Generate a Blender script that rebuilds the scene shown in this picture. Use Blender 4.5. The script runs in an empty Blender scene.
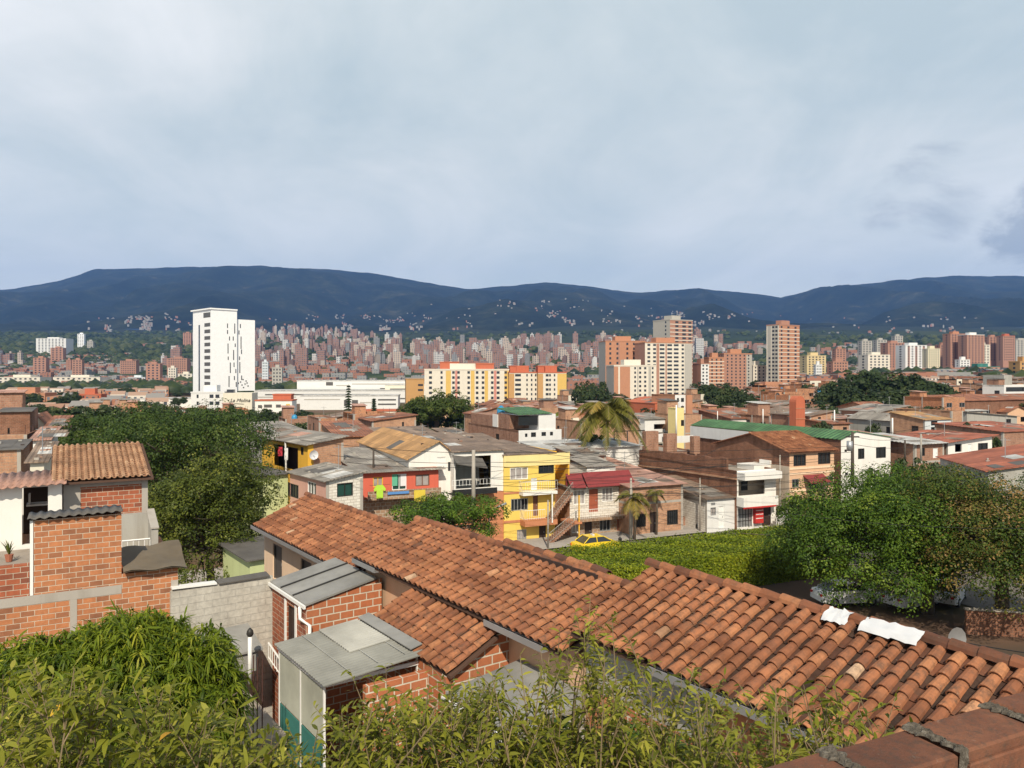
import bpy, math, random
import numpy as np
from mathutils import Vector, noise
R = math.radians
C = bpy.context.scene.collection
sc = bpy.context.scene
rnd = random.Random(7)
FPX, HV, CU, HC = 770.0, 375.0, 512.0, 15.0      # lens in pixels, eye level row, centre column, eye height

# ------------------------------------------------------------------ terrain
def sm(a):
    a = max(0.0, min(1.0, a)); return a * a * (3 - 2 * a)
RIDGE = [(-900, 300), (-400, 285), (0, 288), (30, 284), (60, 279), (95, 268), (160, 266), (250, 264), (340, 268), (380, 273), (420, 280), (470, 287), (500, 285), (545, 281), (590, 287),
         (640, 292), (670, 290), (700, 287), (740, 292), (780, 298), (815, 289), (850, 285), (900, 280), (960, 275), (1024, 276), (1400, 270), (2000, 290)]
def ridge_v(u):
    for (a, va), (b, vb) in zip(RIDGE, RIDGE[1:]):
        if a <= u <= b: return va + (vb - va) * (u - a) / (b - a)
    return 290
def T(x, y, far=True):
    z = 5.6 * sm((46 - y) / 30)
    z += 0.035 * max(0, x - 5) * sm((y - 58) / 60) * (1 if x < 400 else 400 / x)
    if y > 900:
        z += 0.0846 * (min(y, 3500) - 900) * (0.6 + 0.4 * sm((y - 900) / 700))
    if y > 1500:
        z += 14 * noise.noise((x / 420, y / 420, 3.1)) * sm((y - 1500) / 900)
    if y > 3300 and far:
        u = CU + FPX * x / y
        zr = HC + (HV - ridge_v(u)) / FPX * 7000
        t = min(1.0, (y - 3300) / 3700)
        q = t ** 1.25
        if y > 7000: q = 1 - (y - 7000) / 2600
        z += (zr - 235) * q
        n = noise.fractal((x / 1300, y / 2100, 0.7), 1.0, 2.1, 5) 
        r = 1 - abs(noise.noise((x / 620 + 0.4 * n, y / 1500, 5.5)))
        edge = sm((7000 - y) / 1500) if y < 7000 else 0
        z += (150 * n + 200 * (r - 0.74) + 26 * noise.noise((x / 210, y / 420, 8.8))) * edge * sm((y - 3300) / 900)
        z += 9 * noise.fractal((x / 160, y / 160, 1.7), 1.0, 2.0, 3)
    return z
def W(u, v, Y): return ((u - CU) / FPX * Y, Y, HC - (v - HV) / FPX * Y)
def XY(u, Y): return ((u - CU) / FPX * Y, Y)
def G(u, v, y0=60, y1=6800):
    k = (u - CU) / FPX; s = (HV - v) / FPX; y = y0
    while y < y1:
        if HC + s * y <= T(k * y, y): break
        y *= 1.01
    y *= 1 - 0.0095 * rnd.random()
    return (k * y, y, T(k * y, y))

# ------------------------------------------------------------------ mesh helpers
class MB:
    def __init__(s): s.v = []; s.f = []; s.m = []; s.t = []
    def add(s, vs, fs, mat=0, tint=0.5):
        o = len(s.v); s.v += [tuple(p) for p in vs]
        for f in fs: s.f.append([i + o for i in f]); s.m.append(mat); s.t.append(tint)
        return s
    def box(s, x0, y0, z0, x1, y1, z1, mat=0, tint=0.5):
        if x0 > x1: x0, x1 = x1, x0
        if y0 > y1: y0, y1 = y1, y0
        if z0 > z1: z0, z1 = z1, z0
        return s.add([(x0, y0, z0), (x1, y0, z0), (x1, y1, z0), (x0, y1, z0), (x0, y0, z1), (x1, y0, z1), (x1, y1, z1), (x0, y1, z1)],
                     [(0, 3, 2, 1), (4, 5, 6, 7), (0, 1, 5, 4), (1, 2, 6, 5), (2, 3, 7, 6), (3, 0, 4, 7)], mat, tint)
    def quad(s, a, b, c, d, mat=0, tint=0.5): return s.add([a, b, c, d], [(0, 1, 2, 3)], mat, tint)
    def slab(s, a, b, c, d, th, mat=0, mat2=None):        # a b c d: top corners anticlockwise, thickness downwards
        lo = [(p[0], p[1], p[2] - th) for p in (a, b, c, d)]
        s.add([a, b, c, d], [(0, 1, 2, 3)], mat)
        s.add([a, b, c, d] + lo, [(7, 6, 5, 4), (0, 4, 5, 1), (1, 5, 6, 2), (2, 6, 7, 3), (3, 7, 4, 0)], mat if mat2 is None else mat2)
        return s
    def tube(s, pts, rad, n=6, mat=0, cap=True, tint=0.5):
        pts = [Vector(p) for p in pts]; o = len(s.v); k = len(pts)
        if not isinstance(rad, (list, tuple)): rad = [rad] * k
        for i, p in enumerate(pts):
            d = (pts[min(i + 1, k - 1)] - pts[max(i - 1, 0)]).normalized()
            a = d.cross(Vector((0, 0, 1))) if abs(d.z) < 0.95 else d.cross(Vector((1, 0, 0)))
            a.normalize(); b = d.cross(a)
            for j in range(n):
                q = 2 * math.pi * j / n; s.v.append(tuple(p + (a * math.cos(q) + b * math.sin(q)) * rad[i]))
        for i in range(k - 1):
            for j in range(n):
                s.f.append([o + i * n + j, o + i * n + (j + 1) % n, o + (i + 1) * n + (j + 1) % n, o + (i + 1) * n + j]); s.m.append(mat); s.t.append(tint)
        if cap:
            s.f.append([o + j for j in range(n)][::-1]); s.f.append([o + (k - 1) * n + j for j in range(n)]); s.m += [mat, mat]; s.t += [tint, tint]
        return s
    def cyl(s, x, y, z0, z1, r, n=12, mat=0, r1=None): return s.tube([(x, y, z0), (x, y, z1)], [r, r if r1 is None else r1], n, mat)
    def corr(s, a, b, d, pitch, amp, mat=0, th=0.02):      # corrugated sheet: waves along a->b, straight along a->d
        a, b, d = Vector(a), Vector(b), Vector(d); w = (b - a).length; n = max(4, int(w / pitch) * 6); nn = (b - a).cross(d - a).normalized()
        if nn.z < 0: nn = -nn
        vs = []
        for i in range(n + 1):
            q = a + (b - a) * (i / n) + nn * amp * math.sin(6.2832 * i / 6)
            vs += [tuple(q), tuple(q + (d - a)), tuple(q - nn * th), tuple(q + (d - a) - nn * th)]
        fs = []
        for i in range(n):
            o = i * 4; fs += [(o, o + 4, o + 5, o + 1), (o + 2, o + 3, o + 7, o + 6), (o, o + 2, o + 6, o + 4), (o + 1, o + 5, o + 7, o + 3)]
        fs += [(0, 1, 3, 2), (n * 4, n * 4 + 2, n * 4 + 3, n * 4 + 1)]
        return s.add(vs, fs, mat)
    def mesh(s, name, mats, smooth=False):
        me = bpy.data.meshes.new(name); me.from_pydata(s.v, [], s.f)
        for m in mats: me.materials.append(m)
        me.polygons.foreach_set('material_index', s.m)
        if smooth: me.polygons.foreach_set('use_smooth', [True] * len(s.f))
        at = me.attributes.new('tint', 'FLOAT', 'FACE'); at.data.foreach_set('value', s.t)
        uv = me.uv_layers.new(name='uv'); co = np.array(s.v); out = np.empty(len(me.loops) * 2)
        for p in me.polygons:
            n = p.normal; h = math.hypot(n.x, n.y)
            if h < 0.02: t = (1, 0, 0); b = (0, 1, 0)
            else:
                t = (-n.y / h, n.x / h, 0); b = (-n.z * n.x / h, -n.z * n.y / h, h)
            for li, vi in zip(p.loop_indices, p.vertices):
                q = co[vi]; out[li * 2] = q[0] * t[0] + q[1] * t[1]; out[li * 2 + 1] = q[0] * b[0] + q[1] * b[1] + q[2] * b[2]
        uv.data.foreach_set('uv', out); me.update()
        return me
    def build(s, name, mats, parent=None, smooth=False):
        if not isinstance(mats, (list, tuple)): mats = [mats]
        o = bpy.data.objects.new(name, s.mesh(name, mats, smooth)); C.objects.link(o)
        if parent: o.parent = parent
        return o
def tag(o, label=None, cat=None, group=None, kind=None):
    if label: o['label'] = label
    if cat: o['category'] = cat
    if group: o['group'] = group
    if kind: o['kind'] = kind
    return o
def empty(name, loc, rz=0, label=None, cat=None, group=None):
    o = bpy.data.objects.new(name, None); C.objects.link(o); o.location = loc; o.rotation_euler.z = rz; o.empty_display_size = 0.2
    return tag(o, label, cat, group)
KIDS = {}
def copy_tree(o, parent=None, kids=None):
    if kids is None:
        kids = {}
        for q in bpy.data.objects:
            if q.parent: kids.setdefault(q.parent.name, []).append(q)
    c = o.copy(); C.objects.link(c); c.parent = parent
    for ch in kids.get(o.name, []): copy_tree(ch, c, kids)
    return c
def np_mesh(name, V, F, tint, mat, parent=None, smooth=False):
    me = bpy.data.meshes.new(name); nv, nf, k = len(V), len(F), F.shape[1]
    me.vertices.add(nv); me.vertices.foreach_set('co', V.astype(np.float32).ravel())
    me.loops.add(nf * k); me.loops.foreach_set('vertex_index', F.astype(np.int32).ravel())
    me.polygons.add(nf); me.polygons.foreach_set('loop_start', np.arange(0, nf * k, k, dtype=np.int32))
    me.update(calc_edges=True)
    if smooth: me.polygons.foreach_set('use_smooth', np.ones(nf, dtype=bool))
    at = me.attributes.new('tint', 'FLOAT', 'FACE'); at.data.foreach_set('value', tint.astype(np.float32))
    me.materials.append(mat)
    o = bpy.data.objects.new(name, me); C.objects.link(o)
    if parent: o.parent = parent
    return o

# ------------------------------------------------------------------ materials
class N:
    def __init__(s, name):
        s.m = bpy.data.materials.new(name); s.m.use_nodes = True; s.t = s.m.node_tree; s.n = s.t.nodes; s.bs = s.n['Principled BSDF']
        s.tc = s.n.new('ShaderNodeTexCoord')
    def new(s, ty, **kw):
        q = s.n.new(ty)
        for k, v in kw.items(): setattr(q, k, v)
        return q
    def l(s, a, b): s.t.links.new(a, b)
    def noise(s, scale, vec=None, detail=4, rough=0.6, st=None):
        q = s.new('ShaderNodeTexNoise'); q.inputs['Scale'].default_value = scale; q.inputs['Detail'].default_value = detail; q.inputs['Roughness'].default_value = rough
        v = vec or s.tc.outputs['Object']
        if st:
            mp = s.new('ShaderNodeMapping'); mp.inputs['Scale'].default_value = st; s.l(v, mp.inputs[0]); v = mp.outputs[0]
        s.l(v, q.inputs['Vector']); return q.outputs['Fac']
    def ramp(s, fac, stops):
        q = s.new('ShaderNodeValToRGB'); e = q.color_ramp.elements
        while len(e) < len(stops): e.new(0.5)
        for i, (p, c) in enumerate(stops): e[i].position = p; e[i].color = (*c, 1) if len(c) == 3 else c
        s.l(fac, q.inputs[0]); return q.outputs[0]
    def mix(s, a, b, fac, mode='MIX'):
        q = s.new('ShaderNodeMix', data_type='RGBA', blend_type=mode)
        for sock, v in ((q.inputs[6], a), (q.inputs[7], b), (q.inputs[0], fac)):
            if isinstance(v, (int, float)): sock.default_value = v
            elif isinstance(v, (tuple, list)): sock.default_value = (*v, 1) if len(v) == 3 else v
            else: s.l(v, sock)
        return q.outputs[2]
    def math(s, op, a, b=0.0):
        q = s.new('ShaderNodeMath', operation=op)
        for sock, v in ((q.inputs[0], a), (q.inputs[1], b)):
            if isinstance(v, (int, float)): sock.default_value = v
            else: s.l(v, sock)
        return q.outputs[0]
    def attr(s, name='tint'): return s.new('ShaderNodeAttribute', attribute_name=name).outputs['Fac']
    def bump(s, h, dist=0.01, strength=0.6):
        q = s.new('ShaderNodeBump'); q.inputs['Distance'].default_value = dist; q.inputs['Strength'].default_value = strength; s.l(h, q.inputs['Height']); s.l(q.outputs[0], s.bs.inputs['Normal'])
    def done(s, col, rough=0.85, spec=0.3, metal=0.0):
        if isinstance(col, (tuple, list)): s.bs.inputs['Base Color'].default_value = (*col, 1)
        else: s.l(col, s.bs.inputs['Base Color'])
        s.bs.inputs['Roughness'].default_value = rough; s.bs.inputs['Specular IOR Level'].default_value = spec; s.bs.inputs['Metallic'].default_value = metal
        return s.m
def sc_(c, k): return tuple(min(1, x * k) for x in c)
def plaster(name, c, dirt=0.35, rough=0.85):
    n = N(name); big = n.noise(0.9, detail=6); str_ = n.noise(1.0, detail=5, st=(2.6, 2.6, 0.35)); fine = n.noise(14, detail=3)
    col = n.mix(sc_(c, 0.86), sc_(c, 1.08), big)
    f = n.ramp(str_, [(0.5, (0, 0, 0)), (0.78, (1, 1, 1))])
    grime = tuple(0.55 * x * y for x, y in zip(c, (0.9, 0.82, 0.72)))
    col = n.mix(col, grime, n.math('MULTIPLY', f, dirt)); n.bump(fine, 0.008, 0.4)
    return n.done(col, rough)
def brick(name, c1, c2, mortar, bw=0.32, bh=0.155, ms=0.011, var=0.5, dirt=0.3, bump=0.012):
    n = N(name); b = n.new('ShaderNodeTexBrick', offset=0.5); n.l(n.tc.outputs['UV'], b.inputs['Vector'])
    b.inputs['Scale'].default_value = 1; b.inputs['Brick Width'].default_value = bw; b.inputs['Row Height'].default_value = bh; b.inputs['Mortar Size'].default_value = ms
    b.inputs['Mortar Smooth'].default_value = 0.2; b.inputs['Bias'].default_value = -0.35
    b.inputs['Color1'].default_value = (*c1, 1); b.inputs['Color2'].default_value = (*c2, 1)
    big = n.noise(0.8, detail=5); fine = n.noise(9, detail=4)
    b.inputs['Mortar'].default_value = (*mortar, 1)
    col = n.mix(b.outputs['Color'], (0.5, 0.42, 0.36), n.math('MULTIPLY', n.ramp(big, [(0.45, (0, 0, 0)), (0.75, (1, 1, 1))]), dirt), 'MULTIPLY')
    col = n.mix(col, n.ramp(fine, [(0.3, (0.7, 0.7, 0.7)), (0.7, (1.15, 1.15, 1.15))]), var, 'MULTIPLY')
    rain = n.noise(1.0, detail=5, st=(1.5, 1.5, 0.3)); col = n.mix(col, (0.45, 0.40, 0.38), n.math('MULTIPLY', n.ramp(rain, [(0.5, (0, 0, 0)), (0.72, (1, 1, 1))]), dirt), 'MULTIPLY')
    h = n.math('ADD', n.math('MULTIPLY', b.outputs['Fac'], -1.0), n.math('MULTIPLY', fine, 0.35)); n.bump(h, bump, 0.8)
    return n.done(col, 0.9, 0.2)
def tile_mat(name, stops, moss=0.35):
    n = N(name); t = n.attr(); col = n.ramp(t, stops)
    big = n.noise(0.55, detail=5); sp = n.noise(7, detail=6, rough=0.7)
    f = n.math('MULTIPLY', n.ramp(sp, [(0.46, (0, 0, 0)), (0.66, (1, 1, 1))]), n.ramp(big, [(0.35, (0.25, 0.25, 0.25)), (0.65, (1, 1, 1))]))
    col = n.mix(col, (0.085, 0.06, 0.045), n.math('MULTIPLY', f, moss))
    l = n.noise(26, detail=3); col = n.mix(col, (0.36, 0.33, 0.26), n.math('MULTIPLY', n.ramp(l, [(0.66, (0, 0, 0)), (0.74, (1, 1, 1))]), 0.35))
    lo = n.noise(1.1, detail=7, rough=0.65); col = n.mix(col, n.ramp(lo, [(0.33, (0.5, 0.47, 0.46)), (0.55, (1, 1, 1)), (0.75, (1.18, 1.14, 1.06))]), 0.9, 'MULTIPLY')
    n.bump(sp, 0.012, 0.5)
    return n.done(col, 0.85, 0.25)
def sheet_mat(name, c, pitch=0.0, rough=0.7, metal=0.0, var=0.5, panel=True):
    n = N(name); big = n.noise(0.5, detail=6); sp = n.noise(3.2, detail=6, rough=0.7, st=(1, 1, 1))
    col = n.mix(sc_(c, 0.62), sc_(c, 1.2), n.ramp(big, [(0.3, (0, 0, 0)), (0.7, (1, 1, 1))]))
    col = n.mix(col, sc_(c, 0.38), n.math('MULTIPLY', n.ramp(sp, [(0.5, (0, 0, 0)), (0.75, (1, 1, 1))]), var))
    if panel and pitch:
        b = n.new('ShaderNodeTexBrick', offset=0.37); n.l(n.tc.outputs['UV'], b.inputs['Vector']); b.inputs['Scale'].default_value = 1; b.inputs['Brick Width'].default_value = 0.95; b.inputs['Row Height'].default_value = 1.9; b.inputs['Mortar Size'].default_value = 0.025
        b.inputs['Color1'].default_value = (0.62, 0.60, 0.58, 1); b.inputs['Color2'].default_value = (1.25, 1.22, 1.18, 1); b.inputs['Mortar'].default_value = (0.45, 0.43, 0.42, 1)
        col = n.mix(col, b.outputs['Color'], min(1.0, 0.35 + var), 'MULTIPLY')
        st_ = n.noise(2.2, detail=5, st=(1, 1, 1)); col = n.mix(col, (0.30, 0.19, 0.13), n.math('MULTIPLY', n.ramp(st_, [(0.56, (0, 0, 0)), (0.72, (1, 1, 1))]), 0.55 * var))
    if pitch:
        w = n.new('ShaderNodeTexWave', wave_type='BANDS', bands_direction='X'); n.l(n.tc.outputs['UV'], w.inputs['Vector']); w.inputs['Scale'].default_value = 0.314 / pitch; w.inputs['Distortion'].default_value = 0.0
        n.bump(w.outputs['Fac'], pitch * 0.25, 1.0)
    return n.done(col, rough, 0.3, metal)
def plain(name, c, rough=0.6, spec=0.4, metal=0.0, v=0.15):
    n = N(name); f = n.noise(3, detail=4); return n.done(n.mix(sc_(c, 1 - v), sc_(c, 1 + v), f), rough, spec, metal)
def leaf_mat(name, stops, trans=0.3, rough=0.5):
    n = N(name); col = n.ramp(n.attr(), stops); n.done(col, max(rough, .5), 0.18)
    tr = n.new('ShaderNodeBsdfTranslucent'); n.l(n.mix(col, (1.2, 1.25, 0.6), 1.0, 'MULTIPLY'), tr.inputs[0])
    mx = n.new('ShaderNodeMixShader'); mx.inputs[0].default_value = trans; n.l(n.bs.outputs[0], mx.inputs[1]); n.l(tr.outputs[0], mx.inputs[2]); n.l(mx.outputs[0], n.n['Material Output'].inputs[0])
    return n.m
def facade(name, wall, glass=(0.05, 0.06, 0.075), bw=2.6, bh=2.9, ms=0.62, var=0.35, roof=(0.3, 0.28, 0.27)):
    n = N(name); b = n.new('ShaderNodeTexBrick', offset=0.0); n.l(n.tc.outputs['UV'], b.inputs['Vector'])
    b.inputs['Scale'].default_value = 1; b.inputs['Brick Width'].default_value = bw; b.inputs['Row Height'].default_value = bh; b.inputs['Mortar Size'].default_value = ms; b.inputs['Mortar Smooth'].default_value = 0.0
    b.inputs['Color1'].default_value = (*glass, 1); b.inputs['Color2'].default_value = (*sc_(glass, 3.0), 1)
    oi = n.new('ShaderNodeObjectInfo'); w = n.mix(sc_(wall, 1 - var), sc_(wall, 1 + var), oi.outputs['Random'])
    n.l(w, b.inputs['Mortar'])
    g = n.new('ShaderNodeNewGeometry'); sx = n.new('ShaderNodeSeparateXYZ'); n.l(g.outputs['Normal'], sx.inputs[0])
    col = n.mix(b.outputs['Color'], roof, n.math('GREATER_THAN', sx.outputs[2], 0.5))
    return n.done(col, 0.8, 0.3)

M = {}
M['brick_orange'] = brick('hollow brick orange', (0.50, 0.205, 0.095), (0.17, 0.085, 0.06), (0.60, 0.49, 0.38), 0.285, 0.132, 0.0085)
M['brick_red'] = brick('hollow brick red', (0.40, 0.125, 0.065), (0.15, 0.065, 0.05), (0.54, 0.45, 0.35), 0.285, 0.132, 0.0085)
M['brick_ext'] = brick('hollow brick wide joints', (0.46, 0.16, 0.075), (0.40, 0.17, 0.09), (0.62, 0.56, 0.46), 0.36, 0.19, 0.016, 0.4, 0.2)
M['brick_dark'] = brick('weathered dark brick', (0.31, 0.145, 0.09), (0.20, 0.10, 0.068), (0.30, 0.205, 0.15), 0.3, 0.12, 0.012, 0.9, 0.6, 0.05)
M['brick_tan'] = brick('tan brick', (0.53, 0.30, 0.185), (0.39, 0.215, 0.145), (0.42, 0.31, 0.23), 0.4, 0.2, 0.016, 0.7, 0.5)
M['brick_mid'] = brick('brown red brick', (0.40, 0.21, 0.14), (0.28, 0.145, 0.10), (0.36, 0.265, 0.205), 0.4, 0.2, 0.02, 0.8, 0.55)
M['cinder'] = brick('grey cement block', (0.52, 0.495, 0.44), (0.45, 0.43, 0.385), (0.47, 0.45, 0.405), 0.4, 0.185, 0.012, 0.7, 0.35, 0.02)
M['stone'] = brick('rustic stone', (0.40, 0.26, 0.17), (0.22, 0.13, 0.085), (0.46, 0.38, 0.30), 0.42, 0.3, 0.04, 0.8, 0.3, 0.03)
M['white_brick'] = brick('white painted brick', (0.78, 0.75, 0.68), (0.66, 0.61, 0.54), (0.52, 0.47, 0.41), 0.5, 0.22, 0.02, 0.3, 0.3)
M['white'] = plaster('white plaster', (0.78, 0.76, 0.72), 0.22)
M['white_clean'] = plaster('clean white wall', (0.70, 0.70, 0.69), 0.15)
M['cream'] = plaster('cream plaster', (0.70, 0.66, 0.55), 0.2)
M['yellow'] = plaster('yellow plaster', (0.76, 0.55, 0.13), 0.12)
M['yellow_deep'] = plaster('ochre yellow plaster', (0.78, 0.45, 0.06), 0.2)
M['pale_yellow'] = plaster('pale yellow plaster', (0.80, 0.66, 0.30), 0.12)
M['peach'] = plaster('peach plaster', (0.66, 0.42, 0.27), 0.18)
M['peach_light'] = plaster('light peach plaster', (0.84, 0.62, 0.44), 0.2)
M['pink'] = plaster('pink plaster', (0.62, 0.36, 0.29), 0.3)
M['red'] = plaster('coral red plaster', (0.62, 0.14, 0.09), 0.25)
M['maroon'] = plaster('maroon paint', (0.22, 0.04, 0.042), 0.3)
M['redroof'] = plaster('orange red roof paint', (0.48, 0.14, 0.075), 0.3)
M['green_wall'] = plaster('pale green plaster', (0.52, 0.58, 0.30), 0.25)
M['beige'] = plaster('beige plaster', (0.56, 0.46, 0.36), 0.3)
M['concrete'] = plaster('raw concrete', (0.40, 0.37, 0.33), 0.5)
M['slab'] = plaster('old concrete slab', (0.32, 0.275, 0.23), 0.6)
M['grey_wall'] = plaster('grey stained plaster', (0.38, 0.37, 0.34), 0.6)
M['blue_white'] = plaster('pale blue white plaster', (0.62, 0.67, 0.70), 0.2)
M['terracotta'] = plaster('terracotta plaster', (0.52, 0.215, 0.11), 0.35)
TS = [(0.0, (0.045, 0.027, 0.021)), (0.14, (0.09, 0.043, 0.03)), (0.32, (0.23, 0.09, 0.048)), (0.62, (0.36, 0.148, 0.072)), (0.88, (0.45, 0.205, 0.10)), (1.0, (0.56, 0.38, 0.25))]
M['tile'] = tile_mat('clay barrel tile', TS, 0.8)
M['tile_old'] = tile_mat('sun bleached clay tile', [(0.0, (0.32, 0.17, 0.10)), (0.4, (0.47, 0.265, 0.155)), (0.8, (0.57, 0.36, 0.225)), (1.0, (0.64, 0.46, 0.31))], 0.35)
M['tile_bed'] = plain('mortar bed under tiles', (0.10, 0.06, 0.045), 0.95, 0.1)
M['tile_flat'] = sheet_mat('clay roof far', (0.36, 0.15, 0.085), 0.4)
M['tile_orange'] = sheet_mat('ochre clay roof', (0.55, 0.32, 0.14), 0.4, var=0.25)
M['zinc'] = sheet_mat('grey fibre cement sheet', (0.37, 0.345, 0.31), 0.3)
M['zinc_dark'] = sheet_mat('dark fibre cement sheet', (0.13, 0.12, 0.11), 0.0)
M['zinc_brown'] = sheet_mat('brown weathered roof sheet', (0.29, 0.215, 0.165), 0.3)
M['lead'] = sheet_mat('grey membrane', (0.28, 0.275, 0.26), 0.0, var=0.25)
M['translucent'] = sheet_mat('aged translucent sheet', (0.27, 0.27, 0.245), 0.0, var=0.2)
M['pale_panel'] = sheet_mat('pale fibreglass panel', (0.50, 0.51, 0.42), 0.0, var=0.1)
M['pale_sheet'] = sheet_mat('newer translucent sheet', (0.40, 0.395, 0.36), 0.0, var=0.15)
M['teal'] = sheet_mat('teal green panel', (0.05, 0.20, 0.17), 0.0, var=0.1)
M['white_roof'] = sheet_mat('white roof sheet', (0.60, 0.60, 0.585), 0.5, var=0.12)
M['green_roof'] = sheet_mat('green painted roof sheet', (0.085, 0.20, 0.085), 0.6, var=0.3)
M['red_sheet'] = sheet_mat('red orange roof sheet', (0.43, 0.145, 0.085), 0.5, var=0.25)
M['pink_sheet'] = sheet_mat('pinkish roof sheet', (0.55, 0.32, 0.25), 0.2, var=0.3)
M['tarp'] = sheet_mat('olive brown tarpaulin', (0.155, 0.125, 0.088), 0.0, var=0.3)
M['plastic_white'] = plain('white plastic sheet', (0.62, 0.63, 0.65), 0.35, 0.5, 0, 0.05)
M['metal'] = plain('galvanised metal', (0.42, 0.43, 0.44), 0.45, 0.5, 0.6)
M['dark_metal'] = plain('dark painted metal', (0.03, 0.028, 0.026), 0.5)
M['rust'] = plain('rusty rebar', (0.075, 0.035, 0.028), 0.8)
M['white_paint'] = plain('white paint', (0.78, 0.78, 0.76), 0.5, 0.4, 0, 0.06)
M['black'] = plain('black paint', (0.018, 0.018, 0.02), 0.5)
M['red_paint'] = plain('red paint', (0.50, 0.035, 0.03), 0.45)
M['wood'] = plain('brown wood', (0.17, 0.075, 0.045), 0.6)
M['red_door'] = plain('reddish wooden door', (0.34, 0.095, 0.05), 0.6)
M['dark_wood'] = plain('dark wood', (0.045, 0.028, 0.022), 0.6)
M['glass'] = plain('dark window glass', (0.022, 0.026, 0.03), 0.12, 0.6)
M['glass_green'] = plain('greenish window glass', (0.025, 0.07, 0.06), 0.12, 0.6)
M['curtain'] = plain('pale curtain behind glass', (0.34, 0.31, 0.30), 0.35, 0.5, 0, 0.4)
M['shutter'] = plain('grey window shutter', (0.085, 0.078, 0.072), 0.5)
M['asphalt'] = plain('asphalt', (0.15, 0.135, 0.12), 0.9, 0.2, 0, 0.3)
M['pavement'] = plain('pale pavement', (0.36, 0.33, 0.30), 0.9, 0.2, 0, 0.2)
M['trunk'] = plain('tree bark', (0.12, 0.095, 0.072), 0.9, 0.2, 0, 0.35)
M['twig'] = plain('young grey brown twig', (0.20, 0.15, 0.09), 0.8, 0.2, 0, 0.3)
M['pole'] = plain('weathered concrete pole', (0.34, 0.31, 0.27), 0.85)
M['pole_wood'] = plain('dark wooden pole', (0.07, 0.055, 0.045), 0.85)
M['cable'] = plain('black cable', (0.02, 0.02, 0.02), 0.6)
M['blue_tank'] = plain('blue water tank', (0.03, 0.24, 0.45), 0.4)
M['taxi'] = plain('yellow car paint', (0.78, 0.55, 0.03), 0.25, 0.5, 0, 0.03)
M['carwhite'] = plain('white car paint', (0.75, 0.76, 0.77), 0.25, 0.5, 0, 0.03)
M['rubber'] = plain('tyre rubber', (0.02, 0.02, 0.02), 0.8)
M['lime_cloth'] = plain('lime cloth', (0.42, 0.68, 0.06), 0.8)
M['yellow_cloth'] = plain('yellow cloth', (0.65, 0.5, 0.06), 0.8)
M['red_cloth'] = plain('red cloth', (0.48, 0.04, 0.06), 0.8)
M['white_cloth'] = plain('white cloth', (0.72, 0.72, 0.74), 0.8)
M['blue_cloth'] = plain('blue cloth', (0.1, 0.25, 0.55), 0.8)
M['teal_cloth'] = plain('green curtain cloth', (0.12, 0.42, 0.28), 0.8)
M['mortar'] = plain('rough cement mortar', (0.22, 0.205, 0.175), 0.95, 0.1, 0, 0.55)
M['clay_pot'] = plain('clay pot', (0.35, 0.13, 0.08), 0.8)
GR = lambda a, b, c, d: [(0.0, a), (0.4, b), (0.75, c), (1.0, d)]
M['leaf_dark'] = leaf_mat('dark green leaves', GR((0.024, 0.052, 0.006), (0.058, 0.110, 0.011), (0.105, 0.165, 0.016), (0.19, 0.24, 0.03)), 0.16)
M['leaf_warm'] = leaf_mat('warm olive green leaves', GR((0.028, 0.042, 0.008), (0.068, 0.090, 0.013), (0.12, 0.14, 0.022), (0.20, 0.205, 0.038)), 0.16)
M['leaf_deep'] = leaf_mat('deep bluish green leaves', GR((0.018, 0.036, 0.008), (0.042, 0.076, 0.014), (0.075, 0.112, 0.022), (0.13, 0.16, 0.032)), 0.16)
M['leaf_mid'] = leaf_mat('mid green leaves', GR((0.035, 0.055, 0.014), (0.062, 0.092, 0.020), (0.095, 0.128, 0.026), (0.15, 0.165, 0.04)), 0.3)
M['leaf_far'] = leaf_mat('far leaves', GR((0.020, 0.034, 0.014), (0.035, 0.056, 0.020), (0.055, 0.078, 0.026), (0.085, 0.10, 0.035)), 0.2)
M['leaf_mango'] = leaf_mat('mango leaves', GR((0.045, 0.078, 0.009), (0.125, 0.175, 0.014), (0.225, 0.265, 0.022), (0.38, 0.37, 0.045)), 0.35, 0.42)
M['leaf_olive'] = leaf_mat('yellow green leaves', GR((0.075, 0.09, 0.012), (0.19, 0.205, 0.024), (0.31, 0.305, 0.042), (0.48, 0.43, 0.10)), 0.35, 0.5)
M['leaf_yellow'] = leaf_mat('yellowed leaves', GR((0.45, 0.26, 0.03), (0.58, 0.36, 0.03), (0.62, 0.42, 0.05), (0.62, 0.30, 0.04)), 0.3)
M['leaf_rust'] = leaf_mat('reddish young leaves', [(0.0, (0.022, 0.044, 0.007)), (0.45, (0.06, 0.095, 0.013)), (0.58, (0.12, 0.125, 0.024)), (0.8, (0.21, 0.14, 0.045)), (1.0, (0.30, 0.18, 0.07))], 0.16)
M['leaf_hedge'] = leaf_mat('hedge leaves', GR((0.06, 0.10, 0.010), (0.15, 0.20, 0.014), (0.25, 0.29, 0.018), (0.36, 0.37, 0.03)), 0.3)
M['leaf_palm'] = leaf_mat('palm leaflets', GR((0.10, 0.10, 0.022), (0.16, 0.155, 0.03), (0.26, 0.21, 0.05), (0.38, 0.24, 0.06)), 0.3)
M['twhite'] = plaster('white tower render', (0.86, 0.87, 0.88), 0.03)
M['tgrey'] = plaster('warm grey tower render', (0.42, 0.40, 0.36), 0.1)
M['torange'] = plaster('orange brick cladding', (0.46, 0.225, 0.135), 0.2)
M['tbrick'] = plaster('brick red cladding', (0.40, 0.215, 0.155), 0.2)
M['tcream'] = plaster('cream tower render', (0.68, 0.63, 0.54), 0.15)
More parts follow.
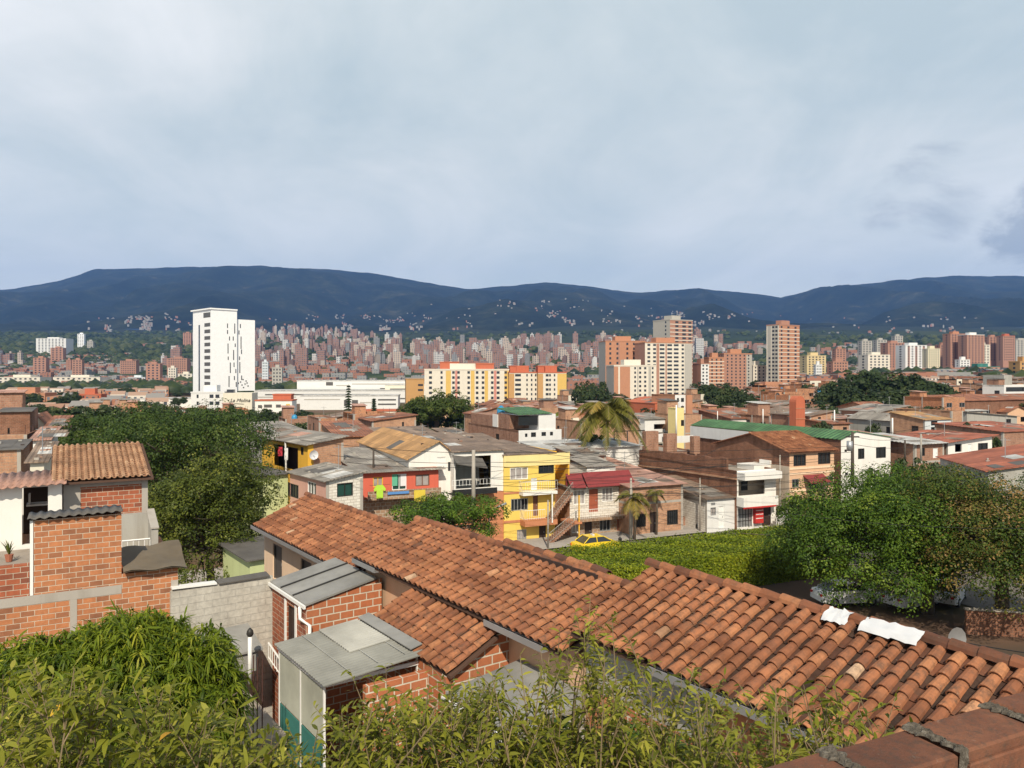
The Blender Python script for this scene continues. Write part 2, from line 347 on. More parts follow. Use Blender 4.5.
M['tpink'] = plaster('pink apartment stripe', (0.55, 0.24, 0.20), 0.1)
M['tyellow'] = plaster('ochre apartment wall', (0.64, 0.43, 0.13), 0.1)
M['tochre'] = plaster('orange ochre apartment wall', (0.50, 0.29, 0.12), 0.1)
M['tstraw'] = plaster('straw yellow render', (0.60, 0.48, 0.27), 0.15)
M['tstraw_pale'] = plaster('pale straw render', (0.64, 0.59, 0.43), 0.12)
M['win'] = plain('tower window glass', (0.035, 0.04, 0.05), 0.2, 0.5)
M['win_mid'] = plain('dark window and balcony shade', (0.09, 0.085, 0.08), 0.5)  # one dark tone: balcony shade put into the colour, also used for windows

def parapet_mat():
    n = N('old terracotta block'); t = n.attr(); big = n.noise(3.0, detail=8, rough=0.7); sp = n.noise(38, detail=6, rough=0.75); gr = n.noise(140, detail=3)
    col = n.ramp(big, [(0.3, (0.085, 0.045, 0.034)), (0.5, (0.175, 0.075, 0.047)), (0.72, (0.26, 0.118, 0.07))])
    col = n.mix(col, (0.10, 0.065, 0.05), n.math('MULTIPLY', n.ramp(sp, [(0.47, (0, 0, 0)), (0.66, (1, 1, 1))]), 0.8)); col = n.mix(col, (0.42, 0.38, 0.32), n.math('MULTIPLY', n.ramp(n.noise(22, detail=6, rough=.8), [(0.63, (0, 0, 0)), (0.7, (1, 1, 1))]), 0.35))
    col = n.mix(col, n.ramp(t, [(0, (.8, .8, .8)), (1, (1.12, 1.1, 1.05))]), 1.0, 'MULTIPLY'); n.bump(n.math('ADD', sp, n.math('MULTIPLY', gr, .5)), 0.004, 0.8); return n.done(col, 0.9, 0.2)
M['parapet_brick'] = parapet_mat()
def mortar_mat():
    n = N('rough speckled mortar'); sp = n.noise(60, detail=7, rough=.8); big = n.noise(12, detail=5)
    col = n.ramp(sp, [(0.3, (0.06, 0.055, 0.048)), (0.48, (0.12, 0.105, 0.085)), (0.6, (0.20, 0.18, 0.15)), (0.74, (0.46, 0.43, 0.37))]); col = n.mix(col, (0.09, 0.075, 0.06), n.ramp(big, [(0.45, (0, 0, 0)), (0.7, (0.8, 0.8, 0.8))])); n.bump(sp, 0.008, 1.0); return n.done(col, 0.95, 0.1)
M['mortar'] = mortar_mat()
# ------------------------------------------------------------------ camera, light, sky, air
cam = bpy.data.objects.new('camera', bpy.data.cameras.new('camera')); C.objects.link(cam); sc.camera = cam
cam.location = (0, 0, HC); cam.rotation_euler = (R(90), 0, 0); cam.data.sensor_width = 36; cam.data.lens = 36 * FPX / 1024
cam.data.shift_y = -(384 - HV) / 1024; cam.data.clip_start = 0.05; cam.data.clip_end = 60000
SUN_EL, SUN_DIR = R(42), Vector((0.06, -1.0))         # the sun stands straight behind the viewer
sun = bpy.data.objects.new('sun', bpy.data.lights.new('sun', 'SUN')); C.objects.link(sun)
sun.data.energy = 5.0; sun.data.angle = R(0.6); sun.data.color = (1.0, 0.89, 0.72)
sd = Vector((SUN_DIR.x * math.cos(SUN_EL), SUN_DIR.y * math.cos(SUN_EL), math.sin(SUN_EL))).normalized()
sun.rotation_euler = sd.to_track_quat('Z', 'Y').to_euler(); sun.location = sd * 100
w = bpy.data.worlds.new('World'); sc.world = w; w.use_nodes = True; wt = w.node_tree; wn = wt.nodes; bg = wn['Background']; bg.inputs['Strength'].default_value = 0.1
sky = wn.new('ShaderNodeTexSky'); sky.sky_type = 'NISHITA'; sky.sun_disc = False; sky.sun_elevation = SUN_EL; sky.sun_rotation = math.atan2(sd.x, sd.y)
sky.altitude = 1500; sky.air_density = 1.0; sky.dust_density = 2.0
def wl(a, b): wt.links.new(a, b)
def wmath(op, a, b=0.0):
    q = wn.new('ShaderNodeMath'); q.operation = op
    for s_, v in ((q.inputs[0], a), (q.inputs[1], b)):
        if isinstance(v, (int, float)): s_.default_value = v
        else: wl(v, s_)
    return q.outputs[0]
tc = wn.new('ShaderNodeTexCoord'); D_ = tc.outputs['Generated']
sx = wn.new('ShaderNodeSeparateXYZ'); wl(D_, sx.inputs[0])
den = wmath('ADD', wmath('MAXIMUM', sx.outputs[2], 0.0), 0.16)
cb = wn.new('ShaderNodeCombineXYZ'); wl(wmath('DIVIDE', sx.outputs[0], den), cb.inputs[0]); wl(wmath('DIVIDE', sx.outputs[1], den), cb.inputs[1])
def wnoise(scale, det=6, rough=0.55, dist=0.0, off=0.0, st=(1, 1, 1), rot=0.0):
    mp = wn.new('ShaderNodeMapping'); mp.inputs['Location'].default_value = (off, off * 0.7, off); mp.inputs['Scale'].default_value = st; mp.inputs['Rotation'].default_value = (0, 0, rot); wl(cb.outputs[0], mp.inputs[0])
    q = wn.new('ShaderNodeTexNoise'); q.inputs['Scale'].default_value = scale; q.inputs['Detail'].default_value = det; q.inputs['Roughness'].default_value = rough; q.inputs['Distortion'].default_value = dist
    wl(mp.outputs[0], q.inputs['Vector']); return q.outputs['Fac']
def wramp(f, st):
    q = wn.new('ShaderNodeValToRGB'); e = q.color_ramp.elements
    while len(e) < len(st): e.new(0.5)
    for i, (p, c) in enumerate(st): e[i].position = p; e[i].color = (*c, 1)
    wl(f, q.inputs[0]); return q.outputs[0]
def wmix(a, b, f, mode='MIX'):
    q = wn.new('ShaderNodeMix'); q.data_type = 'RGBA'; q.blend_type = mode
    for s_, v in ((q.inputs[6], a), (q.inputs[7], b), (q.inputs[0], f)):
        if isinstance(v, (int, float)): s_.default_value = v
        elif isinstance(v, tuple): s_.default_value = (*v, 1)
        else: wl(v, s_)
    return q.outputs[2]
n1 = wnoise(0.55, 7, 0.55, 0.6, 3.0, (1, 0.75, 1), 0.5); n2 = wnoise(1.7, 7, 0.6, 0.5, 8.0, (1.0, 0.6, 1), 0.9)
nn = wmath('ADD', wmath('MULTIPLY', n1, 0.6), wmath('MULTIPLY', n2, 0.4))
CB = 1.34
cl = wramp(nn, [(0.37, (0.47, 0.545, 0.555)), (0.46, (0.565, 0.62, 0.615)), (0.54, (0.665, 0.695, 0.68)), (0.65, (0.80, 0.805, 0.785))])
def spot(u, v, width, soft):
    d = Vector(((u - CU) / FPX, 1, (HV - v) / FPX)).normalized()
    q = wn.new('ShaderNodeVectorMath'); q.operation = 'DOT_PRODUCT'; q.inputs[1].default_value = d
    nz = wn.new('ShaderNodeVectorMath'); nz.operation = 'NORMALIZE'; wl(D_, nz.inputs[0]); wl(nz.outputs[0], q.inputs[0])
    mr = wn.new('ShaderNodeMapRange'); mr.interpolation_type = 'SMOOTHSTEP'; mr.inputs[1].default_value = math.cos(width); mr.inputs[2].default_value = math.cos(soft); wl(q.outputs['Value'], mr.inputs[0]); return mr.outputs[0]
n3 = wnoise(2.6, 7, 0.62, 0.8, 1.3, (0.9, 0.5, 1), 0.2)
r3 = wramp(n3, [(0.38, (0, 0, 0)), (0.62, (1, 1, 1))])
n4n = wn.new('ShaderNodeTexNoise'); n4n.inputs['Scale'].default_value = 11; n4n.inputs['Detail'].default_value = 9; n4n.inputs['Roughness'].default_value = 0.62; n4n.inputs['Distortion'].default_value = 0.5
mp4 = wn.new('ShaderNodeMapping'); mp4.inputs['Scale'].default_value = (0.8, 0.8, 1.7); wl(D_, mp4.inputs[0]); wl(mp4.outputs[0], n4n.inputs['Vector']); n4 = n4n.outputs['Fac']
def blot(s_, lo_, hi_):
    mr_ = wn.new('ShaderNodeMapRange'); mr_.interpolation_type = 'SMOOTHSTEP'; mr_.inputs[1].default_value = lo_; mr_.inputs[2].default_value = hi_; wl(wmath('ADD', s_, wmath('MULTIPLY', wmath('SUBTRACT', n4, 0.5), 2.4)), mr_.inputs[0]); return mr_.outputs[0]
m1 = wmath('MULTIPLY', blot(wmath('MAXIMUM', spot(930, 186, 0.075, 0.0), wmath('MAXIMUM', spot(885, 209, 0.045, 0.0), spot(950, 202, 0.06, 0.0))), 0.45, 1.25), 0.75)
m2 = wmath('MULTIPLY', blot(spot(1045, 228, 0.09, 0.02), 0.45, 1.0), 0.9)
m3 = wmath('MULTIPLY', blot(wmath('MAXIMUM', spot(850, 282, 0.035, 0.0), spot(880, 281, 0.03, 0.0)), 0.6, 1.1), 0.4)
dk = wmath('MAXIMUM', wmath('MAXIMUM', m1, m2), m3)
cl = wmix(cl, (0.33, 0.375, 0.405), wmath('MULTIPLY', dk, 0.85))
hz = wramp(sx.outputs[2], [(0.10, (1, 1, 1)), (0.26, (0, 0, 0))])
cl = wmix(cl, (0.69, 0.755, 0.745), wmath('MULTIPLY', wmath('MULTIPLY', hz, wmath('SUBTRACT', 1.0, dk)), 0.45))
cl = wmix(cl, (10.0 * CB, 10.0 * CB, 10.0 * CB), 1.0, 'MULTIPLY')
zen = wramp(sx.outputs[2], [(0.46, (1, 1, 1)), (0.72, (0.42, 0.44, 0.47))])      # unseen sky overhead darkened to cut the ambient light
cl = wmix(cl, zen, 1.0, 'MULTIPLY')
wl(wmix(sky.outputs[0], cl, 0.95), bg.inputs['Color'])
v = sc.view_settings; v.view_transform = 'Standard'; v.look = 'None'; v.exposure = 0; v.gamma = 1; v.use_curve_mapping = False
sc.cycles.use_denoising = True; sc.cycles.max_bounces = 5; sc.cycles.diffuse_bounces = 3; sc.cycles.glossy_bounces = 2; sc.cycles.transmission_bounces = 3; sc.cycles.transparent_max_bounces = 6; sc.cycles.volume_bounces = 0
sc.cycles.use_adaptive_sampling = True
HAZE = True
if HAZE:
    hb = MB().box(-9800, -300, -8, 9800, 9700, 1350)
    hm = bpy.data.materials.new('air haze'); hm.use_nodes = True; ht = hm.node_tree
    for q in list(ht.nodes):
        if q.type == 'BSDF_PRINCIPLED': ht.nodes.remove(q)
    pv = ht.nodes.new('ShaderNodeVolumePrincipled'); pv.inputs['Color'].default_value = (0.21, 0.43, 1.0, 1); pv.inputs['Density'].default_value = 0.000072; pv.inputs['Anisotropy'].default_value = 0.0
    ht.links.new(pv.outputs[0], ht.nodes['Material Output'].inputs['Volume'])
    ho = hb.build('haze', hm); tag(ho, kind='stuff'); ho['label'] = 'thin bluish haze over the whole valley'

# ------------------------------------------------------------------ ground sheet and mountains
def fan(name, ys, half, nx, mat, far, drop=0.0, lip=0):
    vs, fs = [], []
    for y in ys:
        hw = half(y)
        for i in range(nx + 1):
            x = -hw + 2 * hw * i / nx; vs.append((x, y, T(x, y, far) - drop - (lip if y < 3460 else 0)))
    k = nx + 1
    for j in range(len(ys) - 1):
        for i in range(nx): fs.append((j * k + i, j * k + i + 1, (j + 1) * k + i + 1, (j + 1) * k + i))
    mb = MB(); mb.add(vs, fs); return mb.build(name, mat, smooth=True)
n = N('valley ground'); pos = n.tc.outputs['Object']; sp = n.new('ShaderNodeSeparateXYZ'); n.l(pos, sp.inputs[0])
town = n.ramp(n.noise(0.045, detail=6), [(0.35, (0.10, 0.075, 0.055)), (0.5, (0.16, 0.10, 0.07)), (0.62, (0.07, 0.075, 0.035)), (0.72, (0.22, 0.19, 0.165))])
slope = n.ramp(n.noise(0.0045, detail=8, rough=0.65), [(0.38, (0.018, 0.032, 0.016)), (0.52, (0.035, 0.055, 0.02)), (0.66, (0.085, 0.105, 0.035)), (0.76, (0.16, 0.13, 0.09))])
slope = n.mix(slope, (0.02, 0.028, 0.018), n.ramp(n.math('DIVIDE', sp.outputs[1], 4000.0), [(0.45, (0, 0, 0)), (0.8, (1, 1, 1))]))
mr = n.new('ShaderNodeMapRange'); mr.inputs[1].default_value = 500; mr.inputs[2].default_value = 1000; n.l(sp.outputs[1], mr.inputs[0])
gmat = n.done(n.mix(town, slope, mr.outputs[0]), 0.95, 0.1)
ys = [-60 + 6 * i for i in range(28)] + [110 * 1.035 ** i for i in range(100)]
ys = [y for y in ys if y < 3420]
tag(fan('ground', ys, lambda y: 90 + abs(y) * 1.35, 120, gmat, True), kind='structure')
n = N('forest mountain'); 
f1 = n.noise(0.0030, detail=9, rough=0.7); f2 = n.noise(0.02, detail=6)
col = n.ramp(f1, [(0.36, (0.006, 0.011, 0.008)), (0.5, (0.011, 0.017, 0.010)), (0.60, (0.024, 0.030, 0.017)), (0.70, (0.065, 0.062, 0.038))])  # cloud shadow over the slopes is put into these dark forest tones
col = n.mix(col, n.ramp(f2, [(0.3, (0.45, 0.45, 0.45)), (0.7, (1.5, 1.5, 1.5))]), 0.9, 'MULTIPLY')
f3 = n.noise(0.0075, detail=7, rough=.7); col = n.mix(col, (0.10, 0.095, 0.06), n.ramp(f3, [(0.6, (0, 0, 0)), (0.72, (0.75, 0.75, 0.75))]))
tag(fan('mountains', [3380 + 62 * i for i in range(59)] + [7100, 7400, 8000, 9000], lambda y: 60 + y * 1.02, 330, n.done(col, 0.95, 0.05), True, 0, 9), kind='structure')

# ------------------------------------------------------------------ generic building kit
class Fr:
    """Local frame of a facade: front-left corner seen at column u and depth Y, turned by ang."""
    def __init__(s, u, Y, ang):
        s.x, s.y = XY(u, Y); s.a = ang; s.c, s.s = math.cos(ang), math.sin(ang)
    def fx(s, u, v=None, off=0.0):
        k = (u - CU) / FPX; x0, y0 = s.x - off * s.s, s.y + off * s.c
        x = (k * y0 - x0) / (s.c - k * s.s); 
        if v is None: return x
        Y = y0 + x * s.s; return x, HC - (v - HV) / FPX * Y
    def ly(s, u, v=None, off=0.0):
        k = (u - CU) / FPX; x0, y0 = s.x + off * s.c, s.y + off * s.s
        d = (x0 - k * y0) / (s.s + k * s.c)
        if v is None: return d
        return d, HC - (v - HV) / FPX * (y0 + d * s.c)
    def fr(s, u0, v0, u1, v1, off=0.0):
        um = (u0 + u1) / 2; x0, x1 = s.fx(u0, off=off), s.fx(u1, off=off); return (x0, s.fx(um, v1, off)[1], x1, s.fx(um, v0, off)[1])
    def lr(s, u0, v0, u1, v1):
        um = (u0 + u1) / 2; a, b = sorted((s.ly(u0), s.ly(u1))); return (a, s.ly(um, v1)[1], b, s.ly(um, v0)[1])
def mapper(side, w, d):
    if side == 'front': return lambda a, dep, z: (a, dep, z)
    if side == 'left': return lambda a, dep, z: (dep, a, z)
    if side == 'right': return lambda a, dep, z: (w - dep, a, z)
    return lambda a, dep, z: (a, d - dep, z)
def holes(mb, P, w, z0, z1, ops, mat, th=0.14):
    xs = sorted({0.0, w, *[max(0, min(w, q)) for o in ops for q in (o[0], o[2])]}); zs = sorted({z0, z1, *[max(z0, min(z1, q)) for o in ops for q in (o[1], o[3])]})
    for a, b in zip(xs, xs[1:]):
        for c, e in zip(zs, zs[1:]):
            mx, mz = (a + b) / 2, (c + e) / 2
            if any(o[0] < mx < o[2] and o[1] < mz < o[3] for o in ops): continue
            mb.quad(P(a, 0, c), P(b, 0, c), P(b, 0, e), P(a, 0, e), mat)
    for o in ops:
        a, c, b, e = max(0, o[0]), max(z0, o[1]), min(w, o[2]), min(z1, o[3])
        if b <= a or e <= c: continue
        mb.quad(P(a, 0, c), P(b, 0, c), P(b, th, c), P(a, th, c), mat); mb.quad(P(a, 0, e), P(a, th, e), P(b, th, e), P(b, 0, e), mat)
        mb.quad(P(a, 0, c), P(a, th, c), P(a, th, e), P(a, 0, e), mat); mb.quad(P(b, 0, c), P(b, 0, e), P(b, th, e), P(b, th, c), mat)
def pbox(mb, P, a0, d0, z0, a1, d1, z1, mat=0):
    p, q = P(a0, d0, z0), P(a1, d1, z1); mb.box(p[0], p[1], p[2], q[0], q[1], q[2], mat)
def opening(root, P, o):
    x0, z0, x1, z1 = o[:4]; k = o[4] if len(o) > 4 else 'w'; fr = o[5] if len(o) > 5 else 'metal'; gl = o[6] if len(o) > 6 else 'glass'
    if k == 'void': return
    t = min(0.07, (x1 - x0) * 0.1); mb = MB()
    if k in ('w', 'wb', 'w3'):
        pbox(mb, P, x0, .03, z0, x0 + t, .11, z1); pbox(mb, P, x1 - t, .03, z0, x1, .11, z1); pbox(mb, P, x0 + t, .03, z1 - t, x1 - t, .11, z1); pbox(mb, P, x0 + t, .03, z0, x1 - t, .11, z0 + t)
        nb = 2 if k == 'w' else 3 if k == 'w3' else 5
        for i in range(1, nb):
            c = x0 + (x1 - x0) * i / nb; pbox(mb, P, c - t / 2.5, .04, z0 + t, c + t / 2.5, .10, z1 - t)
        f = mb.build('window', M[fr], root); pbox(g := MB(), P, x0 + t, .115, z0 + t, x1 - t, .13, z1 - t); g.build('pane', M[gl], f)
    elif k == 'd':
        pbox(mb, P, x0, .04, z0, x0 + t, .13, z1); pbox(mb, P, x1 - t, .04, z0, x1, .13, z1); pbox(mb, P, x0 + t, .04, z1 - t, x1 - t, .13, z1)
        pbox(mb, P, x0 + t, .08, z0, x1 - t, .125, z1 - t); f = mb.build('door', M[fr], root)
        pbox(g := MB(), P, x1 - 3 * t, .05, z0 + .45 * (z1 - z0), x1 - 2.2 * t, .078, z0 + .52 * (z1 - z0)); g.build('handle', M['metal'], f)
    elif k == 'g':                                      # barred gate or roller door
        pbox(mb, P, x0, .10, z0, x1, .13, z1); f = mb.build('gate', M[gl], root); b = MB(); nb = max(4, int((x1 - x0) / 0.35))
        for i in range(nb + 1): c = x0 + .02 + (x1 - x0 - .04) * i / nb; pbox(b, P, c - .018, .05, z0, c + .018, .095, z1)
        for q in (0.33, 0.66): zq = z0 + (z1 - z0) * q; pbox(b, P, x0, .03, zq - .02, x1, .048, zq + .02)
        b.build('bars', M[fr], f)
def rail(mb, pts, h, step=0.14, r=0.012, post=True):
    for a, b in zip(pts, pts[1:]):
        a, b = Vector(a), Vector(b); L = (b - a).length; k = max(1, int(L / step)); up = Vector((0, 0, h))
        mb.tube([a + up, b + up], 0.025, 5); mb.tube([a + up * .12, b + up * .12], 0.016, 4)
        for i in range(k + 1):
            p = a.lerp(b, i / k); mb.tube([p, p + up], r, 4, cap=False)
def clutter(root, w, d, h, roof, fm, sm_, fo, lo, seed):
    r = random.Random(seed); kind = roof[0]; mb = MB(); wts = MB(); mats = [M[q] for q in ('zinc', 'zinc_brown', 'white_roof', 'zinc_dark', 'pink_sheet')]
    def onroof(x, y):
        if kind == 'shed_f': return h + .07 + roof[2] * y / d
        if kind == 'shed_b': return h + .07 + roof[2] * (1 - y / d)
        if kind == 'shed_l': return h + .07 + roof[2] * x / w
        if kind == 'shed_r': return h + .07 + roof[2] * (1 - x / w)
        if kind == 'gx': m_ = d * (roof[4] if len(roof) > 4 else .5); return h + .07 + roof[2] * (y / m_ if y < m_ else (d - y) / (d - m_))
        m_ = w * (roof[4] if len(roof) > 4 else .5); return h + .07 + roof[2] * (x / m_ if x < m_ else (w - x) / (w - m_))
    if kind != 'flat' and kind != 'none':
        for i in range(r.randint(3, 7)):
            a, b = r.uniform(.7, 2.2), r.uniform(.9, 2.6); x, y = r.uniform(.1, max(.2, w - a)), r.uniform(.0, max(.1, d * (.9 if kind != 'gx' else .45) - b)); z = r.uniform(.012, .03)
            if kind == 'gy' and x < w * .5 < x + a: continue
            P_ = [(x, y), (x + a, y), (x + a, y + b), (x, y + b)]; mb.slab(*[(p, q, onroof(p, q) + z) for p, q in P_], .01, r.choice((0, 0, 1, 2, 3, 4)))
        for i in range(r.randint(2, 7)):
            x, y = r.uniform(.2, w - .2), r.uniform(.1, d * (.95 if kind != 'gx' else .48)); z = onroof(x, y) + .01; s = r.uniform(.1, .2); MB().box(x, y, z, x + s * r.uniform(1, 2.4), y + s, z + r.uniform(.06, .16), 0).build('roof_weight', M[r.choice(('brick_mid', 'concrete', 'dark_wood', 'grey_wall'))], root)
        if r.random() < .5: x, y = r.uniform(.3, w - .3), d * .4; z = onroof(x, y); hh_ = r.uniform(1.2, 2.2); wts.tube([(x, y, z), (x, y, z + hh_)], .03, 4).tube([(x - .4, y, z + hh_ * .9), (x + .4, y, z + hh_ * .9)], .018, 4).build('antenna', M['metal'], root)
        if mb.f: mb.build('roof_patches', mats, root)
    elif kind == 'flat':
        zf = h - roof[1]; a, b, hh_ = r.uniform(1.6, 2.6), r.uniform(1.8, 3), r.uniform(1.6, 2.3); x = r.uniform(.2, max(.3, w - a - .2)); y = d - b - .2
        if w > 3 and d > 4:
            wts.box(x, y, zf, x + a, y + b, zf + hh_, 0); wts.build('stair_room', M[sm_ if 'brick' in sm_ else 'brick_mid'], root); MB().slab((x - .2, y - .25, zf + hh_ + .1), (x + a + .2, y - .25, zf + hh_ + .1), (x + a + .2, y + b + .2, zf + hh_ + .35), (x - .2, y + b + .2, zf + hh_ + .35), .06).build('stair_room_roof', r.choice(mats), root)
        q = MB()
        for xx in (.15, w - .15):
            for yy in (.15, d * .5):
                q = MB(); q.tube([(xx, yy, h - .05), (xx + .02, yy + .02, h + r.uniform(.4, .9))], .03, 3); q.build('rebar_end', M['rust'], root)
    fr = MB()
    if 'brick' in fm:
        for a in (.0, w - .24): 
            if not any(o[0] < a + .26 and o[2] > a - .02 for o in fo): fr.box(a, -.014, -.5, a + .24, .02, h - .02)
        for zq in (2.55, 5.1):
            if zq < h - .4 and not any(o[1] < zq + .24 and o[3] > zq for o in fo): fr.box(.245, -.012, zq, w - .245, .02, zq + .22)
    if 'brick' in sm_ and d > 3:
        n_ = max(1, int(d / 3.6))
        for i in range(n_ + 1):
            a = min(d - .24, i * d / n_)
            if not any(o[0] < a + .26 and o[2] > a - .02 for o in lo): fr.box(-.014, a + .003, -.5, .02, a + .24, h - .03)
        for zq in (2.55, 5.1):
            if zq < h - .4 and not any(o[1] < zq + .24 and o[3] > zq for o in lo): fr.box(-.011, .25, zq, .02, d - .25, zq + .22)
    if fr.f: fr.build('concrete_frame', M['concrete'], root)
def building(name, label, cat, pos, ang, w, d, z0, z1, front_m, side_m=None, fo=(), lo=(), ro=(), roof=('flat', 0.4, 'slab'), group=None, base=0.6, junk=None):
    root = empty(name, (pos[0], pos[1], z0), ang, label, cat, group); h = z1 - z0
    sh = lambda os: [(o[0], o[1] - z0, o[2], o[3] - z0, *o[4:]) for o in os]
    fo, lo, ro = sh(fo), sh(lo), sh(ro); side_m = side_m or front_m; mb = MB()
    for side, ops, ln, mt in (('front', fo, w, 0), ('left', lo, d, 1), ('right', ro, d, 1), ('back', (), w, 1)):
        P = mapper(side, w, d); holes(mb, P, ln, -base, h, ops, mt)
    kind = roof[0]
    if kind == 'flat':
        ph = roof[1]; mb.quad((0, 0, h), (0, 0, h - ph), (w, 0, h - ph), (w, 0, h), 0) if False else None
        q = MB().box(0.12, 0.12, h - ph - .12, w - .12, d - .12, h - ph); 
        t = 0.12
        mb.box(0, t, h - ph, t, d - t, h, 1); mb.box(w - t, t, h - ph, w, d - t, h, 1); mb.box(0, d - t, h - ph, w, d, h, 1); mb.box(0, 0.003, h - ph, w, t, h, 0)
        q.build('roof', M[roof[2]], root)
    else:
        rise, ov = roof[2], roof[3]; rm = M[roof[1]]; q = MB(); th = .07; o = ov
        if kind == 'shed_f':     # low at the front
            k = rise / d; mb.add([(0, 0, h), (0, d, h), (0, d, h + rise)], [(0, 1, 2)], 1); mb.add([(w, 0, h), (w, d, h), (w, d, h + rise)], [(0, 2, 1)], 1); mb.quad((0, d, h), (w, d, h), (w, d, h + rise), (0, d, h + rise), 1)
            q.slab((-o, -o, h + th - k * o), (w + o, -o, h + th - k * o), (w + o, d + o, h + th + rise + k * o), (-o, d + o, h + th + rise + k * o), th)
        elif kind == 'shed_b':
            k = rise / d; mb.add([(0, d, h), (0, 0, h), (0, 0, h + rise)], [(0, 1, 2)], 1); mb.add([(w, d, h), (w, 0, h), (w, 0, h + rise)], [(0, 2, 1)], 1); mb.quad((0, 0, h), (w, 0, h), (w, 0, h + rise), (0, 0, h + rise), 0)
            q.slab((-o, -o, h + th + rise + k * o), (w + o, -o, h + th + rise + k * o), (w + o, d + o, h + th - k * o), (-o, d + o, h + th - k * o), th)
        elif kind in ('shed_l', 'shed_r'):
            l, r_ = (0, rise) if kind == 'shed_l' else (rise, 0); k = (r_ - l) / w
            mb.add([(0, 0, h), (w, 0, h), (w, 0, h + r_), (0, 0, h + l)], [(0, 1, 2, 3)], 0); mb.add([(0, d, h), (w, d, h), (w, d, h + r_), (0, d, h + l)], [(3, 2, 1, 0)], 1)
            if r_: mb.quad((w, 0, h), (w, d, h), (w, d, h + r_), (w, 0, h + r_), 1)
            else: mb.quad((0, 0, h), (0, d, h), (0, d, h + l), (0, 0, h + l), 1)
            q.slab((-o, -o, h + th + l - k * o), (w + o, -o, h + th + r_ + k * o), (w + o, d + o, h + th + r_ + k * o), (-o, d + o, h + th + l - k * o), th)
        elif kind == 'gx':       # ridge along the front
            m_ = d * (roof[4] if len(roof) > 4 else 0.5); k1, k2 = rise / m_, rise / (d - m_)
            for xx in (0, w): mb.add([(xx, 0, h), (xx, d, h), (xx, m_, h + rise)], [(0, 1, 2)], 1)
            q.slab((-o, -o, h + th - k1 * o), (w + o, -o, h + th - k1 * o), (w + o, m_, h + th + rise), (-o, m_, h + th + rise), th)
            q.slab((-o, m_, h + th + rise), (w + o, m_, h + th + rise), (w + o, d + o, h + th - k2 * o), (-o, d + o, h + th - k2 * o), th)
        elif kind == 'gy':       # gable on the front
            m_ = w * (roof[4] if len(roof) > 4 else 0.5); k1, k2 = rise / m_, rise / (w - m_)
            for yy, mt in ((0, 0), (d, 1)): mb.add([(0, yy, h), (w, yy, h), (m_, yy, h + rise)], [(0, 1, 2)], mt)
            q.slab((m_, -o, h + th + rise), (m_, d + o, h + th + rise), (-o, d + o, h + th - k1 * o), (-o, -o, h + th - k1 * o), th)
            q.slab((w + o, -o, h + th - k2 * o), (w + o, d + o, h + th - k2 * o), (m_, d + o, h + th + rise), (m_, -o, h + th + rise), th)
        if q.f: q.build('roof', [rm], root)
    mb.build('wall', [M[front_m], M[side_m]], root)
    for side, ops in (('front', fo), ('left', lo), ('right', ro)):
        P = mapper(side, w, d)
        for op in ops: opening(root, P, op)
    if junk is not None: clutter(root, w, d, h, roof, front_m, side_m, fo, lo, junk)
    return root
def put(root, name, mb, mats, smooth=False, parent=None): return mb.build(name, mats, parent or root, smooth)

def tiles(name, parent, o, ex, es, Lx, Ls, mat, sp=0.25, expo=0.27, seed=1, rad=None, ex_at=None, pans=True, bed=True):
    """Barrel tiles: o eave corner, ex along the eave, es up the slope (unit vectors)."""
    r = random.Random(seed); o, ex, es = Vector(o), Vector(ex).normalized(), Vector(es).normalized(); nz = ex.cross(es)
    if nz.z < 0: nz = -nz
    mb = MB(); nc = int(Lx / sp); nr = int(round(Ls / expo)); rad = rad or sp * 0.335; A = [math.pi * i / 6 for i in range(7)]
    hrow = [r.gauss(0, 0.008) for _ in range(nc)]
    for c in range(nc):
        cx = (c + .5) * sp + r.gauss(0, 0.006); ct = r.gauss(0, 0.05)
        for k in range(nr):
            s0, s1 = k * expo - 0.03 + r.gauss(0, .008), (k + 1) * expo + 0.06; t = min(1, max(0, 0.56 + ct + r.gauss(0, 0.12))); 
            if r.random() < 0.012: t = min(1, t + .35)
            sh = r.gauss(0, .007); vs = []
            for (s, rr, lift) in ((s0, rad * 1.06, 0.045), (s1, rad * 0.86, 0.012)):
                for rr2 in (rr, rr - 0.017):
                    for a in A: p = o + ex * (cx + sh * (1 if s == s0 else -.4) + rr2 * math.cos(a)) + es * s + nz * (lift + hrow[c] + rr2 * 0.95 * math.sin(a)); vs.append(tuple(p))
            fs = []
            for i in range(6): fs += [(i, i + 14, i + 15, i + 1), (i, i + 1, i + 8, i + 7), (i + 7, i + 8, i + 22, i + 21)]
            fs += [(0, 7, 21, 14), (6, 20, 27, 13)]
            mb.add(vs, fs, 0, t)
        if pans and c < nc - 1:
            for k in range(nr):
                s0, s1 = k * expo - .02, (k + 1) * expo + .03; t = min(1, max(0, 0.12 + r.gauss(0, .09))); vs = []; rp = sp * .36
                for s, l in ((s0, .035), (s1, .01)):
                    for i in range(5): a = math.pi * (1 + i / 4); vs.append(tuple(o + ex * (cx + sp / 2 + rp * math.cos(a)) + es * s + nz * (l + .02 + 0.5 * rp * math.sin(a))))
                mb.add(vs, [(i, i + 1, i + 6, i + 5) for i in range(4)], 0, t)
    ob = mb.build(name, M[mat], parent)
    if bed:
        b = MB(); q = [o - nz * .035, o + ex * Lx - nz * .035, o + ex * Lx + es * Ls - nz * .035, o + es * Ls - nz * .035]; q = [tuple(p) for p in q]
        b.slab(*q, 0.06); b.build('roof_deck', M['tile_bed'], parent)
    return ob
